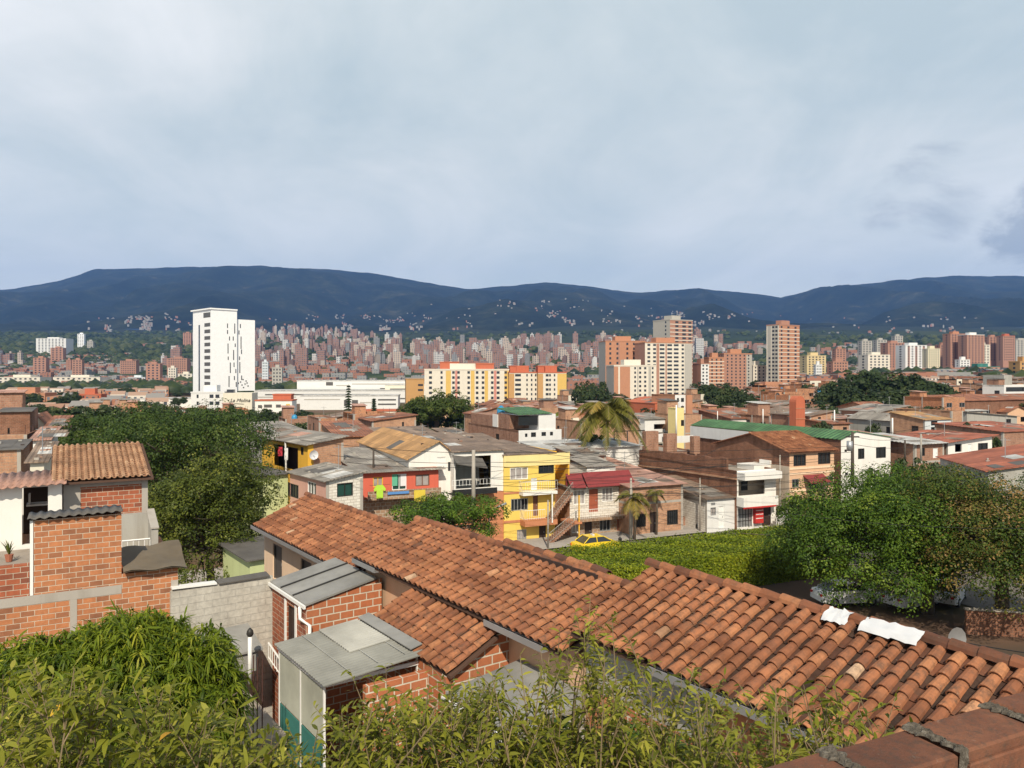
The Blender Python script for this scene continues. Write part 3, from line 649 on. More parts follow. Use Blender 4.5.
def ridge(name, parent, a, b, mat, r0=.11, seg=.36, seed=3):
    r = random.Random(seed); a, b = Vector(a), Vector(b); d = (b - a).normalized(); L = (b - a).length; k = int(L / seg); sd_ = d.cross(Vector((0, 0, 1))); mb = MB()
    for i in range(k):
        t = min(1, max(0, .42 + r.gauss(0, .13))); vs = []; dz = r.gauss(0, .008)
        for s, rr, lf in ((i * L / k - .03, r0 * 1.08, .02), ((i + 1) * L / k + .02, r0 * .92, 0)):
            for r2 in (rr, rr - .018):
                for j in range(7): q = math.pi * j / 6; vs.append(tuple(a + d * s + sd_ * r2 * math.cos(q) + Vector((0, 0, lf + dz + r2 * math.sin(q)))))
        fs = []
        for j in range(6): fs += [(j, j + 14, j + 15, j + 1), (j, j + 1, j + 8, j + 7), (j + 14, j + 21, j + 22, j + 15)]
        mb.add(vs, fs, 0, t)
    return mb.build(name, M[mat], parent)
# ================================================================== near row of terrace houses (local x = -t, y = p)
RA = math.atan2(-0.812, 0.583); DD = Vector((-0.583, 0.812)); NN = Vector((0.812, 0.583))
def row(t, p, z=0.0): q = DD * t + NN * p; return Vector((q.x, q.y, z))
def near_house(label, t0, t1, ridge_z, eave_z, gz, wall_m, seed, pe=8.73, pr=10.75, wins=(), gut=((0, 1),)):
    L = t1 - t0; o = row(t1, pe); root = empty('terrace_house', (o.x, o.y, gz), RA, label, 'house'); E, Rz = eave_z - gz, ridge_z - gz; run = pr - pe
    es = Vector((0, run, Rz - E)); Ls = es.length
    tiles('tile_roof', root, (0, 0, E), (1, 0, 0), es, L, Ls, 'tile', seed=seed)
    es2 = Vector((0, -run, Rz - E)); tiles('tile_roof', root, (0, 2 * run, E), (1, 0, 0), es2, L, Ls, 'tile', seed=seed + 50)
    ridge('ridge_cap', root, (-.05, run, Rz + .03), (L + .05, run, Rz + .03), 'tile', seed=seed)
    wt_ = 0.38; mb = MB(); P = lambda a, dep, z: (a, wt_ + dep, z); ops = [(a, b - gz, c, d - gz, *rest) for a, b, c, d, *rest in wins]
    zt = E + (Rz - E) * wt_ / run - .12; holes(mb, P, L, -1.5, zt, ops, 0)
    D2 = 2 * run - wt_; mb.quad((0, D2, -1.5), (L, D2, -1.5), (L, D2, zt), (0, D2, zt))
    for x in (0.02, L - .02): mb.add([(x, wt_, -1.5), (x, D2, -1.5), (x, D2, zt), (x, run, Rz - .1), (x, wt_, zt)], [(0, 1, 2, 3, 4)])
    mb.build('wall', M[wall_m], root)
    for op in ops: opening(root, P, op)
    for a, b in gut:
        g = MB(); x0, x1 = a * L, b * L; g.box(x0, -.12, E - .10, x1, -.10, E + .02); g.box(x0, -.10, E - .10, x1, .02, E - .085); g.box(x0, .02, E - .10, x1, .035, E + .0); g.build('gutter', M['metal'], root)
    return root
hR = near_house('long clay tiled terrace house with white plastic patches on its ridge, closest to the viewer', 0.5, 10.4, 11.33, 10.50, 5.5, 'terracotta', 11, gut=((.2, 1),))
hM = near_house('clay tiled terrace house with middle step roof between two others and small tiled annex', 10.42, 19.6, 10.79, 10.04, 5.2, 'peach', 23, gut=((0.02, .17), (.72, .93)))
hL = near_house('peach walled terrace house with two grey shutters at low end of the tiled row', 19.65, 28.3, 10.40, 9.52, 4.2, 'peach_light', 37,
      wins=[(.95, 7.75, 1.9, 9.0, 'd', 'shutter'), (3.7, 7.2, 4.65, 9.0, 'd', 'shutter'), (6.6, 7.2, 7.4, 9.0, 'w', 'white_paint')], gut=((0, 1),))
# dark strip put in for the shadowed gap under the middle ridge
b = MB().box(4.4, 1.90, 10.70 - 5.2, 7.8, 1.98, 10.90 - 5.2); put(hM, 'ridge_gap_shade', b, M['dark_wood']); 
ridge('ridge_cap', hM, (4.3, 2.1, 10.90 - 5.2), (7.9, 2.1, 10.90 - 5.2), 'tile', seed=77)
ch = MB().box(-.1, .15, 9.3 - 4.2, 0.0, .3, 9.45 - 4.2)
# white plastic sheets over the ridge
def flash(label, t0, t1, p0=10.45, p1=10.70):
    mb = MB(); k = 10; vs = []
    r = random.Random(int(t0 * 10))
    for i in range(k + 1):
        t = t0 + (t1 - t0) * i / k
        for j in range(6):
            p = p0 + (p1 - p0) * j / 5; z = 11.33 - abs(p - 10.75) * .45 + .195 + r.gauss(0, .011) - (.03 if j == 0 else 0); q = row(t + r.gauss(0, .012), p + r.gauss(0, .01), z); vs.append(tuple(q))
    mb.add(vs, [(i * 6 + j, i * 6 + j + 1, i * 6 + j + 7, i * 6 + j + 6) for i in range(k) for j in range(5)])
    tag(mb.build('plastic_sheet', M['plastic_white'], smooth=True), label, 'plastic sheet')
flash('short crinkled white plastic sheet over the roof ridge', 6.28, 6.66)
flash('longer white plastic sheet folded over the tiled roof ridge', 5.24, 6.08)

# lean-to annex roof of the middle house
q = row(16.4, 7.62); e0 = 9.27
an = empty('tiled_annex', (q.x, q.y, 5.2), RA, 'small lean-to annex with faded clay tiles and orange hollow brick wall', 'annex')
es = Vector((0, 1.12, .55)); tiles('tile_roof', an, (0, 0, e0 - 5.2), (1, 0, 0), es, 3.75, es.length, 'tile', seed=91, expo=.26)
mb = MB(); 
for x in (3.6, ):
    mb.add([(x, -.0, -1), (x, 1.5, -1), (x, 1.5, 4.6), (x, 1.1, 4.55), (x, 0, 4.0)], [(0, 1, 2, 3, 4)]); mb.add([(x - .14, 0, -1), (x - .14, 1.5, -1), (x - .14, 1.5, 4.6), (x - .14, 1.1, 4.55), (x - .14, 0, 4.0)], [(4, 3, 2, 1, 0)]); mb.quad((x, 0, -1), (x, 0, 4.0), (x - .14, 0, 4.0), (x - .14, 0, -1))
mb.box(0, .02, -1, 3.45, .16, 3.98); put(an, 'wall', mb, M['brick_ext'])

# brick extension with grey membrane roof (E1)
q = row(20.9, 6.95); x1 = MB()
ext = empty('brick_extension', (q.x, q.y, 5.0), RA, 'brick back extension under grey membrane roof with dark seams beside peach house', 'extension')
W1, D1 = 2.5, 2.05; P = mapper('front', W1, D1); ops = [(1.15, 1.6, 1.75, 4.05, 'd', 'dark_wood'), ]
holes(x1, P, W1, -1, 4.28, ops, 1); x1.quad((W1, 0, -1), (W1, D1, -1), (W1, D1, 4.68), (W1, 0, 4.28), 0); x1.quad((0, D1, -1), (0, 0, -1), (0, 0, 4.28), (0, D1, 4.68), 1)
put(ext, 'wall', x1, [M['brick_ext'], M['brick_red']])
for op in ops: opening(ext, P, op)
for i in range(3):
    a0 = -.12 + i * .9; x1 = MB().slab((a0, -.03, 4.36), (a0 + .885, -.03, 4.36), (a0 + .885, 1.86, 4.74), (a0, 1.86, 4.74), .05); put(ext, 'roof_panel', x1, M['lead'])
x1 = MB()
for i in (1, 2): a0 = -.12 + i * .9; x1.tube([(a0 - .01, -.04, 4.385), (a0 - .01, 1.86, 4.765)], .022, 5)
put(ext, 'roof_seam', x1, M['black'])
x1 = MB().box(-.15, -.09, 4.25, 2.58, -.035, 4.33); put(ext, 'gutter', x1, M['white_paint'])
x1 = MB().tube([(2.3, -.08, 4.25), (2.3, -.08, 3.95), (2.62, .05, 3.85), (2.62, .05, 1.0)], .045, 8); put(ext, 'drainpipe', x1, M['white_paint'], True)
x1 = MB().box(1.02, -.03, 1.6, 1.12, .1, 4.15).box(1.78, -.03, 1.6, 1.88, .1, 4.15); put(ext, 'door_frame', x1, M['white_paint'])
x1 = MB(); rail(x1, [(.75, -.35, 2.55), (2.05, -.35, 2.3)], .42, .16); put(ext, 'railing', x1, M['white_paint'])

# translucent patio shelter (E2)
q = row(16.5, 5.62); E2 = empty('patio_shelter', (q.x, q.y, 5.6), RA, 'patio shelter with grey translucent sheet roof and green side panels', 'shelter')
W2, D2 = 2.55, 2.1; zf, zb = 9.2 - 5.6, 9.36 - 5.6; x1 = MB()
for i in range(3): a0 = i * .92; x1.corr((a0, -.1, zf + (.012 if i == 1 else 0)), (a0 + .95, -.1, zf + (.012 if i == 1 else 0)), (a0, D2, zb + (.012 if i == 1 else 0)), .11, .013)
put(E2, 'sheet_roof', x1, M['translucent'])
x1 = MB()
for y in (.5, 1.1, 1.7): zq = zf + (zb - zf) * (y + .1) / (D2 + .1) + .028; x1.box(0, y, zq, W2, y + .02, zq + .006)
put(E2, 'roof_batten', x1, M['pale_sheet'])
x1 = MB(); x1.corr((.02, .9, zf + .045 + (zb - zf) * .43), (1.7, .9, zf + .045 + (zb - zf) * .43), (.02, D2 - .28, zb + .03), .11, .013); put(E2, 'pale_sheet', x1, M['pale_sheet'])
x1 = MB().slab((0, D2 - .25, zb + .06), (W2, D2 - .25, zb + .06), (W2, D2 + .02, zb + .12), (0, D2 + .02, zb + .12), .02); put(E2, 'flashing', x1, M['lead'])
x1 = MB()
for i in range(5): y = i * D2 / 4.2; x1.box(0, y, zf + (zb - zf) * y / D2 - .075, W2, y + .04, zf + (zb - zf) * y / D2 - .03)
for x in (0, W2 / 2, W2 - .05): x1.box(x, 0, -2, x + .04, .04, zf - .08)
x1.box(W2 - .05, D2 - .1, -2, W2, D2 - .05, zb - .08); x1.box(0, -.03, zf - .13, W2, -.0, zf - .05); x1.box(W2 - .02, 0, zf - .13, W2 + .02, D2, zf - .05)
put(E2, 'frame', x1, M['white_paint'])
x1 = MB().box(.06, .01, 2.36, W2 / 2 - .02, .03, 3.45).box(W2 / 2 + .06, .01, 2.36, W2 - .06, .03, 3.45); put(E2, 'upper_panel', x1, M['pale_panel'])
x1 = MB().box(.06, .01, -.6, W2 / 2 - .02, .03, 2.32).box(W2 / 2 + .06, .01, -.6, W2 - .06, .03, 2.32); put(E2, 'lower_panel', x1, M['teal'])
# low brick wall beside the shelter
q = row(13.55, 6.9); bw_ = empty('brick_wall', (q.x, q.y, 5.5), math.atan2(.583, .812), 'orange hollow brick garden wall below the tiled annex, behind leafy twigs', 'wall')
put(bw_, 'wall', MB().box(-.6, 0, -1, 1.9, .14, 3.55), M['brick_ext'])

# grey roof below the gutters; plaster and brick patches on the closest house wall
q = row(12.55, 7.35); gs = empty('grey_roof', (q.x, q.y, 5.5), RA, 'low grey membrane roof below the gutters, half hidden by twigs', 'roof')
x1 = MB().slab((0.2, 0, 3.62), (2.4, 0, 3.62), (2.4, 1.7, 3.85), (0.2, 1.7, 3.85), .1); put(gs, 'membrane', x1, M['lead'])
x1 = MB().box(.3, .05, -1, 2.3, .18, 3.5).box(.3, .2, -1, .45, 1.6, 3.5).box(2.15, .2, -1, 2.3, 1.6, 3.5); put(gs, 'wall', x1, M['grey_wall'])
x1 = MB().box(0.2, -.1, 3.46, 2.4, -.04, 3.56); put(gs, 'gutter', x1, M['white_paint'])
put(hR, 'grey_plaster', MB().box(.02, .355, 3.95, 2.9, .379, 4.95), M['grey_wall'])
put(hR, 'brick_patch', MB().box(.7, .345, 2.4, 3.0, .378, 3.945), M['brick_ext'])

# back terrace slab, cinder block wall, pipe and rebars
q = row(20.85, 3.0); tr = empty('roof_terrace', (q.x, q.y, 5.5), RA, 'stained concrete roof terrace between block wall and patio shelter', 'terrace')
x1 = MB().box(.0, -1.2, 1.85, 5.2, 2.5, 2.08); put(tr, 'slab', x1, M['slab'])
x1 = MB().box(.1, -1.1, -1, 5.1, 2.4, 1.845); put(tr, 'wall', x1, M['grey_wall'])
x1 = MB().slab((.35, -.6, 2.75), (1.6, -.6, 2.45), (1.6, 1.0, 2.5), (.35, 1.0, 2.8), .06); x1.box(.4, -.5, 2.09, .5, .9, 2.7); x1.box(1.4, -.5, 2.09, 1.5, .9, 2.38); put(tr, 'lean_to_sheet', x1, M['zinc_dark'])
x1 = MB().slab((.25, 1.2, 2.9), (1.5, 1.2, 2.6), (1.5, 3.2, 2.65), (.25, 3.2, 2.95), .05); x1.box(.3, 1.25, 2.09, .4, 3.1, 2.85); x1.box(1.35, 1.25, 2.09, 1.42, 3.1, 2.55); put(tr, 'lean_to_sheet', x1, M['lead'])
q = row(21.0, 7.0); cw = empty('block_wall', (q.x, q.y, 6.5), math.atan2(-.583, -.812), 'grey cement block wall with white plank coping between brick house and peach house', 'wall')
put(cw, 'wall', MB().box(0, -.14, -1.5, 2.62, 0, 2.98), M['cinder'])
put(cw, 'coping', MB().slab((1.5, -.2, 3.05), (2.6, -.2, 3.09), (2.6, .05, 3.09), (1.5, .05, 3.05), .05), M['white_paint'])
put(cw, 'coping_sheet', MB().slab((.1, -.28, 3.07), (1.45, -.28, 3.05), (1.45, .06, 3.02), (.1, .06, 3.02), .03), M['zinc_dark'])
tp = W(250, 660, 18.6); vp = empty('vent_pipe', (tp[0], tp[1], 7.95), 0, 'white vent pipe with dark cap on the concrete terrace', 'pipe')
put(vp, 'pipe', MB().cyl(0, 0, -.4, .78, .05, 10), M['white_paint'], True); put(vp, 'cap', MB().tube([(0, 0, .74), (0, 0, .80), (0, 0, .88), (0, 0, .94)], [.06, .085, .07, .02], 10), M['dark_metal'], True)
for i, (du, lab) in enumerate(((0, 'first'), (4, 'second'), (9, 'third'))):
    p = W(253 + du, 700, 14.5); mb = MB().tube([(p[0], p[1], 6.6), (p[0], p[1] + .01, 8.2), (p[0] + .01, p[1], 9.72 - .03 * i)], .012, 6)
    tag(mb.build('reinforcing_bar', M['rust']), 'bare rusty reinforcing bar standing upright beside the patio shelter', 'steel bar', 'reinforcing bars by the shelter')

# ================================================================== brick house at the left edge
HA = R(30); F = Fr(178, 19.8, HA); hx, hy = F.x, F.y
def hb(x, y): return (hx + x * math.cos(HA) - y * math.sin(HA), hy + x * math.sin(HA) + y * math.cos(HA))
bh = empty('brick_house', (hx, hy, 6.0), HA, 'unfinished orange hollow brick house with stair tower and concrete beams at left edge', 'house')
def zz(z): return z - 6.0
xt0, xt1 = F.fx(33.4), F.fx(121.5); z_beam0 = F.fx(60, 592)[1]; z_band = F.fx(60, 601)[1]
xl = -6.5; mb = MB()
zr = F.fx(150, 571)[1]; mb.box(xt1, 0, zz(4.5), -.0, .14, zz(zr)); mb.box(xl, 0, zz(4.5), xt1 - .002, .14, zz(z_band)); mb.box(-.14, .14, zz(4.5), 0, 4.5, zz(zr))
put(bh, 'wall', mb, M['brick_orange'])
put(bh, 'beam', MB().box(xl, -.012, zz(z_band), xt1, .15, zz(z_beam0)), M['concrete'])
put(bh, 'column', MB().box(F.fx(70), -.01, zz(4.5), F.fx(77), .15, zz(z_band) - .002), M['concrete'])
put(bh, 'column', MB().box(F.fx(171), -.01, zz(4.5), F.fx(178), .15, zz(F.fx(174, 580)[1])), M['concrete'])
zt = F.fx(78, 517)[1]; mb = MB().box(xt0, .0, zz(z_beam0) + .002, xt1, .14, zz(zt)).box(xt0, .14, zz(z_beam0), xt0 + .14, .9, zz(zt)).box(xt1 - .14, .14, zz(z_beam0), xt1, .9, zz(zt)).box(xt0 + .14, .76, zz(z_beam0), xt1 - .14, .9, zz(zt))
put(bh, 'stair_tower', mb, M['brick_orange'])
mb = MB(); mb.corr((xt0 - .12, -.14, zz(zt) + .07), (xt1 + .03, -.14, zz(zt) + .10), (xt0 - .12, .95, zz(zt) + .05), .19, .022); put(bh, 'corrugated_roof', mb, M['zinc_dark'], True)
mb = MB().box(xt0 - .07, -.02, zz(z_beam0), xt0 - .004, .16, zz(zt)); put(bh, 'plaster_edge', mb, M['white_paint'])
zp = F.fx(16, 565)[1]; put(bh, 'parapet', MB().box(xl, .0, zz(z_beam0) + .002, xt0 - .08, .14, zz(zp)), M['brick_red'])
put(bh, 'terrace_slab', MB().box(xl, .16, zz(zp) - .62, xt0 - .1, 4.2, zz(zp) - .45), M['slab'])
# tarpaulin roof on the right
zta = zz(zr); mb = MB(); vs = []; k = 8; r_ = random.Random(4); ra, rb = F.fx(123), F.fx(186)
for i in range(k + 1):
    for j in range(7):
        x = ra + (rb - ra) * i / k; y = -.22 + 1.75 * j / 6; vs.append((x, y, zta + .10 + .26 * (j / 6) ** 1.2 + .03 * math.sin(i * 1.3 + j) + (.08 * (i / k) ** 4 if j > 3 else -.04 * (i / k) ** 3)))
fs = [(i * 7 + j, i * 7 + 7 + j, i * 7 + 8 + j, i * 7 + 1 + j) for i in range(k) for j in range(6)]
mb.add(vs, fs); mb.add([(a, b, c - .03) for a, b, c in vs], [f[::-1] for f in fs]); put(bh, 'tarpaulin_roof', mb, M['tarp'], True)
# rooms behind, top floor
F2 = Fr(64, 22.6, HA)
w2 = F2.fx(147.5); d2 = 4.2; zb_, zt2 = 9.4, F2.fx(105, 477.5)[1]
uh = building('brick_house', 'tile roofed red brick upper room with concrete corner posts above the stair tower', 'house', (F2.x, F2.y), HA, w2, d2, 7.0, zt2, 'brick_red', 'grey_wall', roof=('none', 'slab', 0, 0))
es = Vector((0, 1, .185)).normalized(); tiles('tile_roof', uh, (-.35, -.3, zt2 - 7 - .02), (1, 0, 0), es, w2 + .5, 4.05, 'tile_old', seed=5, sp=.165, expo=.21)
h_ = zt2 - 7
put(uh, 'concrete_post', MB().box(-.01, -.015, -.5, .42, .1, h_ - .002).box(-.02, .1, -.5, -.003, .5, h_), M['concrete'])
put(uh, 'concrete_post', MB().box(w2 - .16, -.015, -.5, w2 + .01, .1, h_ - .002), M['concrete'])
put(uh, 'concrete_beam', MB().box(.425, -.015, h_ - .25, w2 - .165, .1, h_), M['concrete'])
put(uh, 'concrete_beam', MB().box(.425, -.02, F2.fx(105, 521)[1] - 7, w2 - .165, .1, F2.fx(105, 515)[1] - 7), M['concrete'])
put(uh, 'concrete_beam', MB().box(w2 * .62, -.03, F2.fx(105, 521)[1] - 7 - .5, w2 + .02, .1, F2.fx(105, 521)[1] - 7 - .01), M['concrete'])
# balcony to the right of the tower
F3 = Fr(122, 21.6, HA); x3 = F3.fx(152); zt3 = F3.fx(136, 521)[1]; z3 = F3.fx(136, 553)[1]
bal = empty('balcony', (F3.x, F3.y, z3), HA, 'stained grey balcony with white metal railing behind the brown tarpaulin roof', 'balcony')
put(bal, 'parapet', MB().box(0, 1.2, -.3, x3, 1.32, zt3 - z3).box(x3, .0, -.3, x3 + .12, 1.4, zt3 - z3 - .25).box(x3 - .02, -.02, -.3, x3 + .16, .0, zt3 - z3 - .3), M['grey_wall'])
put(bal, 'coping', MB().slab((x3 - .04, -.05, zt3 - z3 - .22), (x3 + .18, -.05, zt3 - z3 - .22), (x3 + .18, 1.4, zt3 - z3 + .1), (x3 - .04, 1.4, zt3 - z3 + .1), .04), M['concrete'])
put(bal, 'floor', MB().box(-.5, .02, -.3, x3, 1.2, -.05), M['slab'])
mb = MB(); rail(mb, [(0, 0, -.05), (x3 - .05, 0, -.05)], .42, .13); put(bal, 'railing', mb, M['white_paint'])
# white room at far left
F4 = Fr(-60, 20.8, HA); zt4 = F4.fx(10, 487)[1]; z4 = F4.fx(10, 548)[1]; xw = F4.fx(62)
o4 = [(F4.fx(22), z4 + .05, F4.fx(48), zt4 - .05, 'void')]
wr = building('white_room', 'white rooftop room with dark open doorway under a pinkish sheet roof', 'house', (F4.x, F4.y), HA, xw, 3.4, z4, zt4, 'white', 'white', fo=o4, roof=('none', 'slab', 0, 0), base=.2)
hh = zt4 - z4; mb = MB(); mb.corr((-.2, -.35, hh - .02), (xw + .12, -.35, hh + .06), (-.2, 1.9, hh + .16), .2, .022); put(wr, 'sheet_roof', mb, M['pink_sheet'], True)
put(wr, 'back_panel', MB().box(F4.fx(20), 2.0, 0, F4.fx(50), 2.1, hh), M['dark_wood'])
put(wr, 'shelf', MB().box(F4.fx(22, off=1) + .1, 1.2, .95, F4.fx(48, off=1), 1.7, 1.0).box(F4.fx(22, off=1) + .15, 1.25, 1.003, F4.fx(30, off=1), 1.6, 1.3), M['white_paint'])
pp = W(9, 545, 20.2); pot = empty('potted_plant', (pp[0], pp[1], F.fx(16, 565)[1] - .44), 0, 'small potted plant with spiky leaves on the terrace by the white wall', 'potted plant')
pot.scale = (.72, .72, .72); put(pot, 'pot', MB().tube([(0, 0, 0), (0, 0, .26)], [.10, .15], 10), M['clay_pot'])
mb = MB(); r_ = random.Random(2)
for i in range(16):
    a = r_.random() * 6.28; e = .12 + .25 * r_.random(); hgt = .35 + .3 * r_.random(); d = Vector((math.cos(a), math.sin(a), 0)); s = Vector((-d.y, d.x, 0)) * .018
    p0 = Vector((0, 0, .24)); p1 = p0 + d * e * .5 + Vector((0, 0, hgt * .7)); p2 = p0 + d * e + Vector((0, 0, hgt)); mb.add([p0 - s, p0 + s, p1 + s, p1 - s, p2], [(0, 1, 2, 3), (3, 2, 4)], 0, r_.random())
put(pot, 'leaves', mb, M['leaf_mid'])

# ================================================================== parapet of the viewer's own building
PA = R(25); px, py = XY(917, 1.986); zt = 14.1
pw = empty('brick_parapet', (px, py, zt), PA, 'terracotta brick parapet with mortar joints at bottom right corner', 'parapet')
mb = MB(); mo = MB(); r_ = random.Random(9); x = -1.66; bl = .30
blk = []
xs_ = [-.915, -.615, -.315, -.02, .29, .60, .90, 1.2]
for i, x0 in enumerate(xs_[:-1]):
    x1_ = xs_[i + 1] - .028; dz = r_.gauss(0, .003) + (.011 if x0 > .1 else 0); e = .006; y0, y1 = -.145, 0.0
    def rb(xa, xb, ya, yb, za, zb, m):
        mb.add([(xa, ya, za), (xb, ya, za), (xb, yb, za), (xa, yb, za), (xa, ya, zb - e), (xb, ya, zb - e), (xb, yb, zb - e), (xa, yb, zb - e), (xa + e, ya + e, zb), (xb - e, ya + e, zb), (xb - e, yb - e, zb), (xa + e, yb - e, zb)],
               [(0, 1, 5, 4), (1, 2, 6, 5), (2, 3, 7, 6), (3, 0, 4, 7), (4, 5, 9, 8), (5, 6, 10, 9), (6, 7, 11, 10), (7, 4, 8, 11), (8, 9, 10, 11)], m, r_.random())
    rb(x0, x1_, y0, y1, -.20, dz, 0)
    rb(x0 + .003, x1_ - .003, y0 - .009, y0 - .0005, -.2, dz - .028, 0)
    rb(x0 - .15, x1_ - .15, y0, y1, -.41, -.215, 0)
put(pw, 'bricks', mb, M['parapet_brick'])
r2 = random.Random(5)
for xj in [q - .014 for q in xs_[1:-1]]:
    ny, nx_ = 46, 12; vs = []; path = [(-.0 - .15 * a / 30, 0.0) for a in range(31)] + [(-.152, -.012 * a) for a in range(1, 16)]
    for a, (yy, zq) in enumerate(path):
        wob = .012 * noise.noise((xj * 9, a * .35, 1)); hw = .015 + .010 * noise.noise((xj * 5, a * .22, 4)) + (.014 if a < 10 else 0)
        for b_ in range(nx_ + 1):
            t = b_ / nx_ * 2 - 1; lift = (.007 + .006 * noise.noise((a * .5, b_ * .6, xj * 20)) + .005 * noise.noise((a * 1.3, b_ * 1.5, xj * 7))) * max(0, 1 - t * t) ** .4 - .004
            vs.append((xj + wob + t * hw, yy - (lift if a > 30 else 0), zq + (lift + .005 if a <= 30 else 0)))
    fs = [(a * (nx_ + 1) + b_, a * (nx_ + 1) + b_ + 1, (a + 1) * (nx_ + 1) + b_ + 1, (a + 1) * (nx_ + 1) + b_) for a in range(len(path) - 1) for b_ in range(nx_)]
    mo.add(vs, fs)
mo.box(-1.0, -.13, -.215, 1.2, -.012, -.2); put(pw, 'mortar', mo, M['mortar'])
put(pw, 'lower_wall', MB().box(-.95, -.14, -3.5, 1.3, -.005, -.42), M['brick_red'])
# ================================================================== street, pavement, hedge
A24 = R(24); N2 = Vector((math.cos(A24), math.sin(A24))); D2V = Vector((-math.sin(A24), math.cos(A24))); ROW0 = Vector(XY(504, 68.75))
def st(a, b, z=0.0): q = ROW0 + N2 * a + D2V * b; return (q.x, q.y, T(q.x, q.y) + z)
def sheet(name, a0, a1, b0, b1, z, mat, na=40, nb=4):
    vs = [st(a0 + (a1 - a0) * i / na, b0 + (b1 - b0) * j / nb, z) for i in range(na + 1) for j in range(nb + 1)]; k = nb + 1
    fs = [(i * k + j, i * k + k + j, i * k + k + j + 1, i * k + j + 1) for i in range(na) for j in range(nb)]
    return tag(MB().add(vs, fs).build(name, mat), kind='structure')
sheet('street', -40, 60, -12.5, -4.3, .05, M['asphalt'])
mb = MB(); sheet('pavement', -40, 60, -4.25, 0.3, .16, M['pavement'])
sheet('side_street', 20, 38, -24, -12.6, .045, M['asphalt'])
sheet('parking_yard', 20, 60, -40, -24.1, .05, M['asphalt'])
n = N('rough grass'); gm = n.done(n.ramp(n.noise(1.2, detail=7), [(0.3, (0.04, 0.06, 0.015)), (0.55, (0.09, 0.11, 0.025)), (0.7, (0.14, 0.10, 0.05))]), 0.95, 0.1)
sheet('lawn', 8, 60, -62, -40.2, .06, gm)
def rnds(seed): return np.random.default_rng(seed)
def leaves_quads(Pn, Nn, L, Wd, rg):
    """rhombic leaf faces: points, preferred normals, length, width"""
    k = len(Pn); a = rg.normal(size=(k, 3)); a -= Nn * (a * Nn).sum(1, keepdims=True); a /= np.linalg.norm(a, axis=1, keepdims=True) + 1e-9; b = np.cross(Nn, a)
    L = L * rg.uniform(.7, 1.3, (k, 1)); Wd = Wd * rg.uniform(.7, 1.3, (k, 1))
    V = np.stack([Pn - a * L / 2, Pn + b * Wd / 2 - Nn * L * .06, Pn + a * L / 2, Pn - b * Wd / 2 - Nn * L * .06], 1).reshape(-1, 3)
    return V, np.arange(4 * k).reshape(-1, 4)
def unit(a): return a / (np.linalg.norm(a, axis=1, keepdims=True) + 1e-9)
def crown_pts(lobes, nclump, per, rc, rg, shell=0.35):
    """clumps of leaves on and inside ellipsoid lobes -> points, normals, tint"""
    vol = np.array([l[3] * l[4] * l[5] for l in lobes]) ** (2 / 3); pick = rg.choice(len(lobes), nclump, p=vol / vol.sum()); L = np.array(lobes)[pick]
    d = unit(rg.normal(size=(nclump, 3))); d[:, 2] = np.where(d[:, 2] < -.35, -d[:, 2] * .6, d[:, 2]); d = unit(d)
    r = 1 - shell * rg.random((nclump, 1)) ** 1.6 + rg.normal(0, .05, (nclump, 1)); cc = L[:, :3] + d * L[:, 3:6] * r
    ct = rg.normal(0.46, .22, nclump)
    P = np.repeat(cc, per, 0); Dn = np.repeat(d, per, 0); e = unit(rg.normal(size=P.shape) + Dn * .7 + np.array([0, 0, .35])); rr = np.repeat(rc * rg.uniform(.55, 1.35, (nclump, 1)), per, 0) * (1 - .45 * rg.random((len(P), 1)) ** 2); dirn = e; e = e * rr; e[:, 2] *= .8
    P = P + e; Nn = unit(dirn * 1.1 + np.array([0, 0, .3]) + rg.normal(0, .24, P.shape)); tint = np.clip(np.repeat(ct, per) + rg.normal(0, .09, len(P)), 0, 1)
    return P, Nn, tint
def tree(name, label, cat, base, h_trunk, lobes, nclump, per, rc, L, Wd, mat, seed, group=None, trunk_r=.22, limbs=True, tmat='trunk'):
    rg = rnds(seed); root = empty(name, base, 0, label, cat, group); r = random.Random(seed); mb = MB()
    top = max(l[2] for l in lobes); mb.tube([(0, 0, -.4), (r.gauss(0, .08), r.gauss(0, .08), h_trunk * .5), (r.gauss(0, .15), r.gauss(0, .15), h_trunk)], [trunk_r * 1.25, trunk_r, trunk_r * .8], 8)
    if limbs:
        for l in lobes:
            e = Vector(l[:3]); s0 = Vector((0, 0, h_trunk * .95)); m_ = s0.lerp(e, .5) + Vector((r.gauss(0, .2), r.gauss(0, .2), .1 * (e - s0).length)); mb.tube([s0, m_, e], [trunk_r * .6, trunk_r * .36, trunk_r * .12], 5)
            for q in range(3):
                e2 = e + Vector((r.gauss(0, 1) * l[3] * .6, r.gauss(0, 1) * l[4] * .6, r.uniform(-.2, .7) * l[5])); mb.tube([m_, m_.lerp(e2, .6), e2], [trunk_r * .26, trunk_r * .15, trunk_r * .05], 4)
    mb.build('trunk', M[tmat], root, True)
    P, Nn, t = crown_pts(lobes, nclump, per, rc, rg); V, F_ = leaves_quads(P, Nn, L, Wd, rg); np_mesh('crown', V, F_, t, M[mat], root)
    return root
def lobes_for(rx, ry, h0, h1, seed, k=7):
    r = random.Random(seed); H = h1 - h0; out = [(0, 0, h0 + H * .5, rx * .72, ry * .72, H * .42)]
    for i in range(k):
        a = 6.283 * (i + r.random() * .6) / k; q = r.uniform(.42, .62); zc = h0 + H * r.uniform(.36, .68); s = r.uniform(.34, .48)
        out.append((math.cos(a) * rx * q, math.sin(a) * ry * q, zc, rx * s, ry * s, H * r.uniform(.24, .36)))
    return out
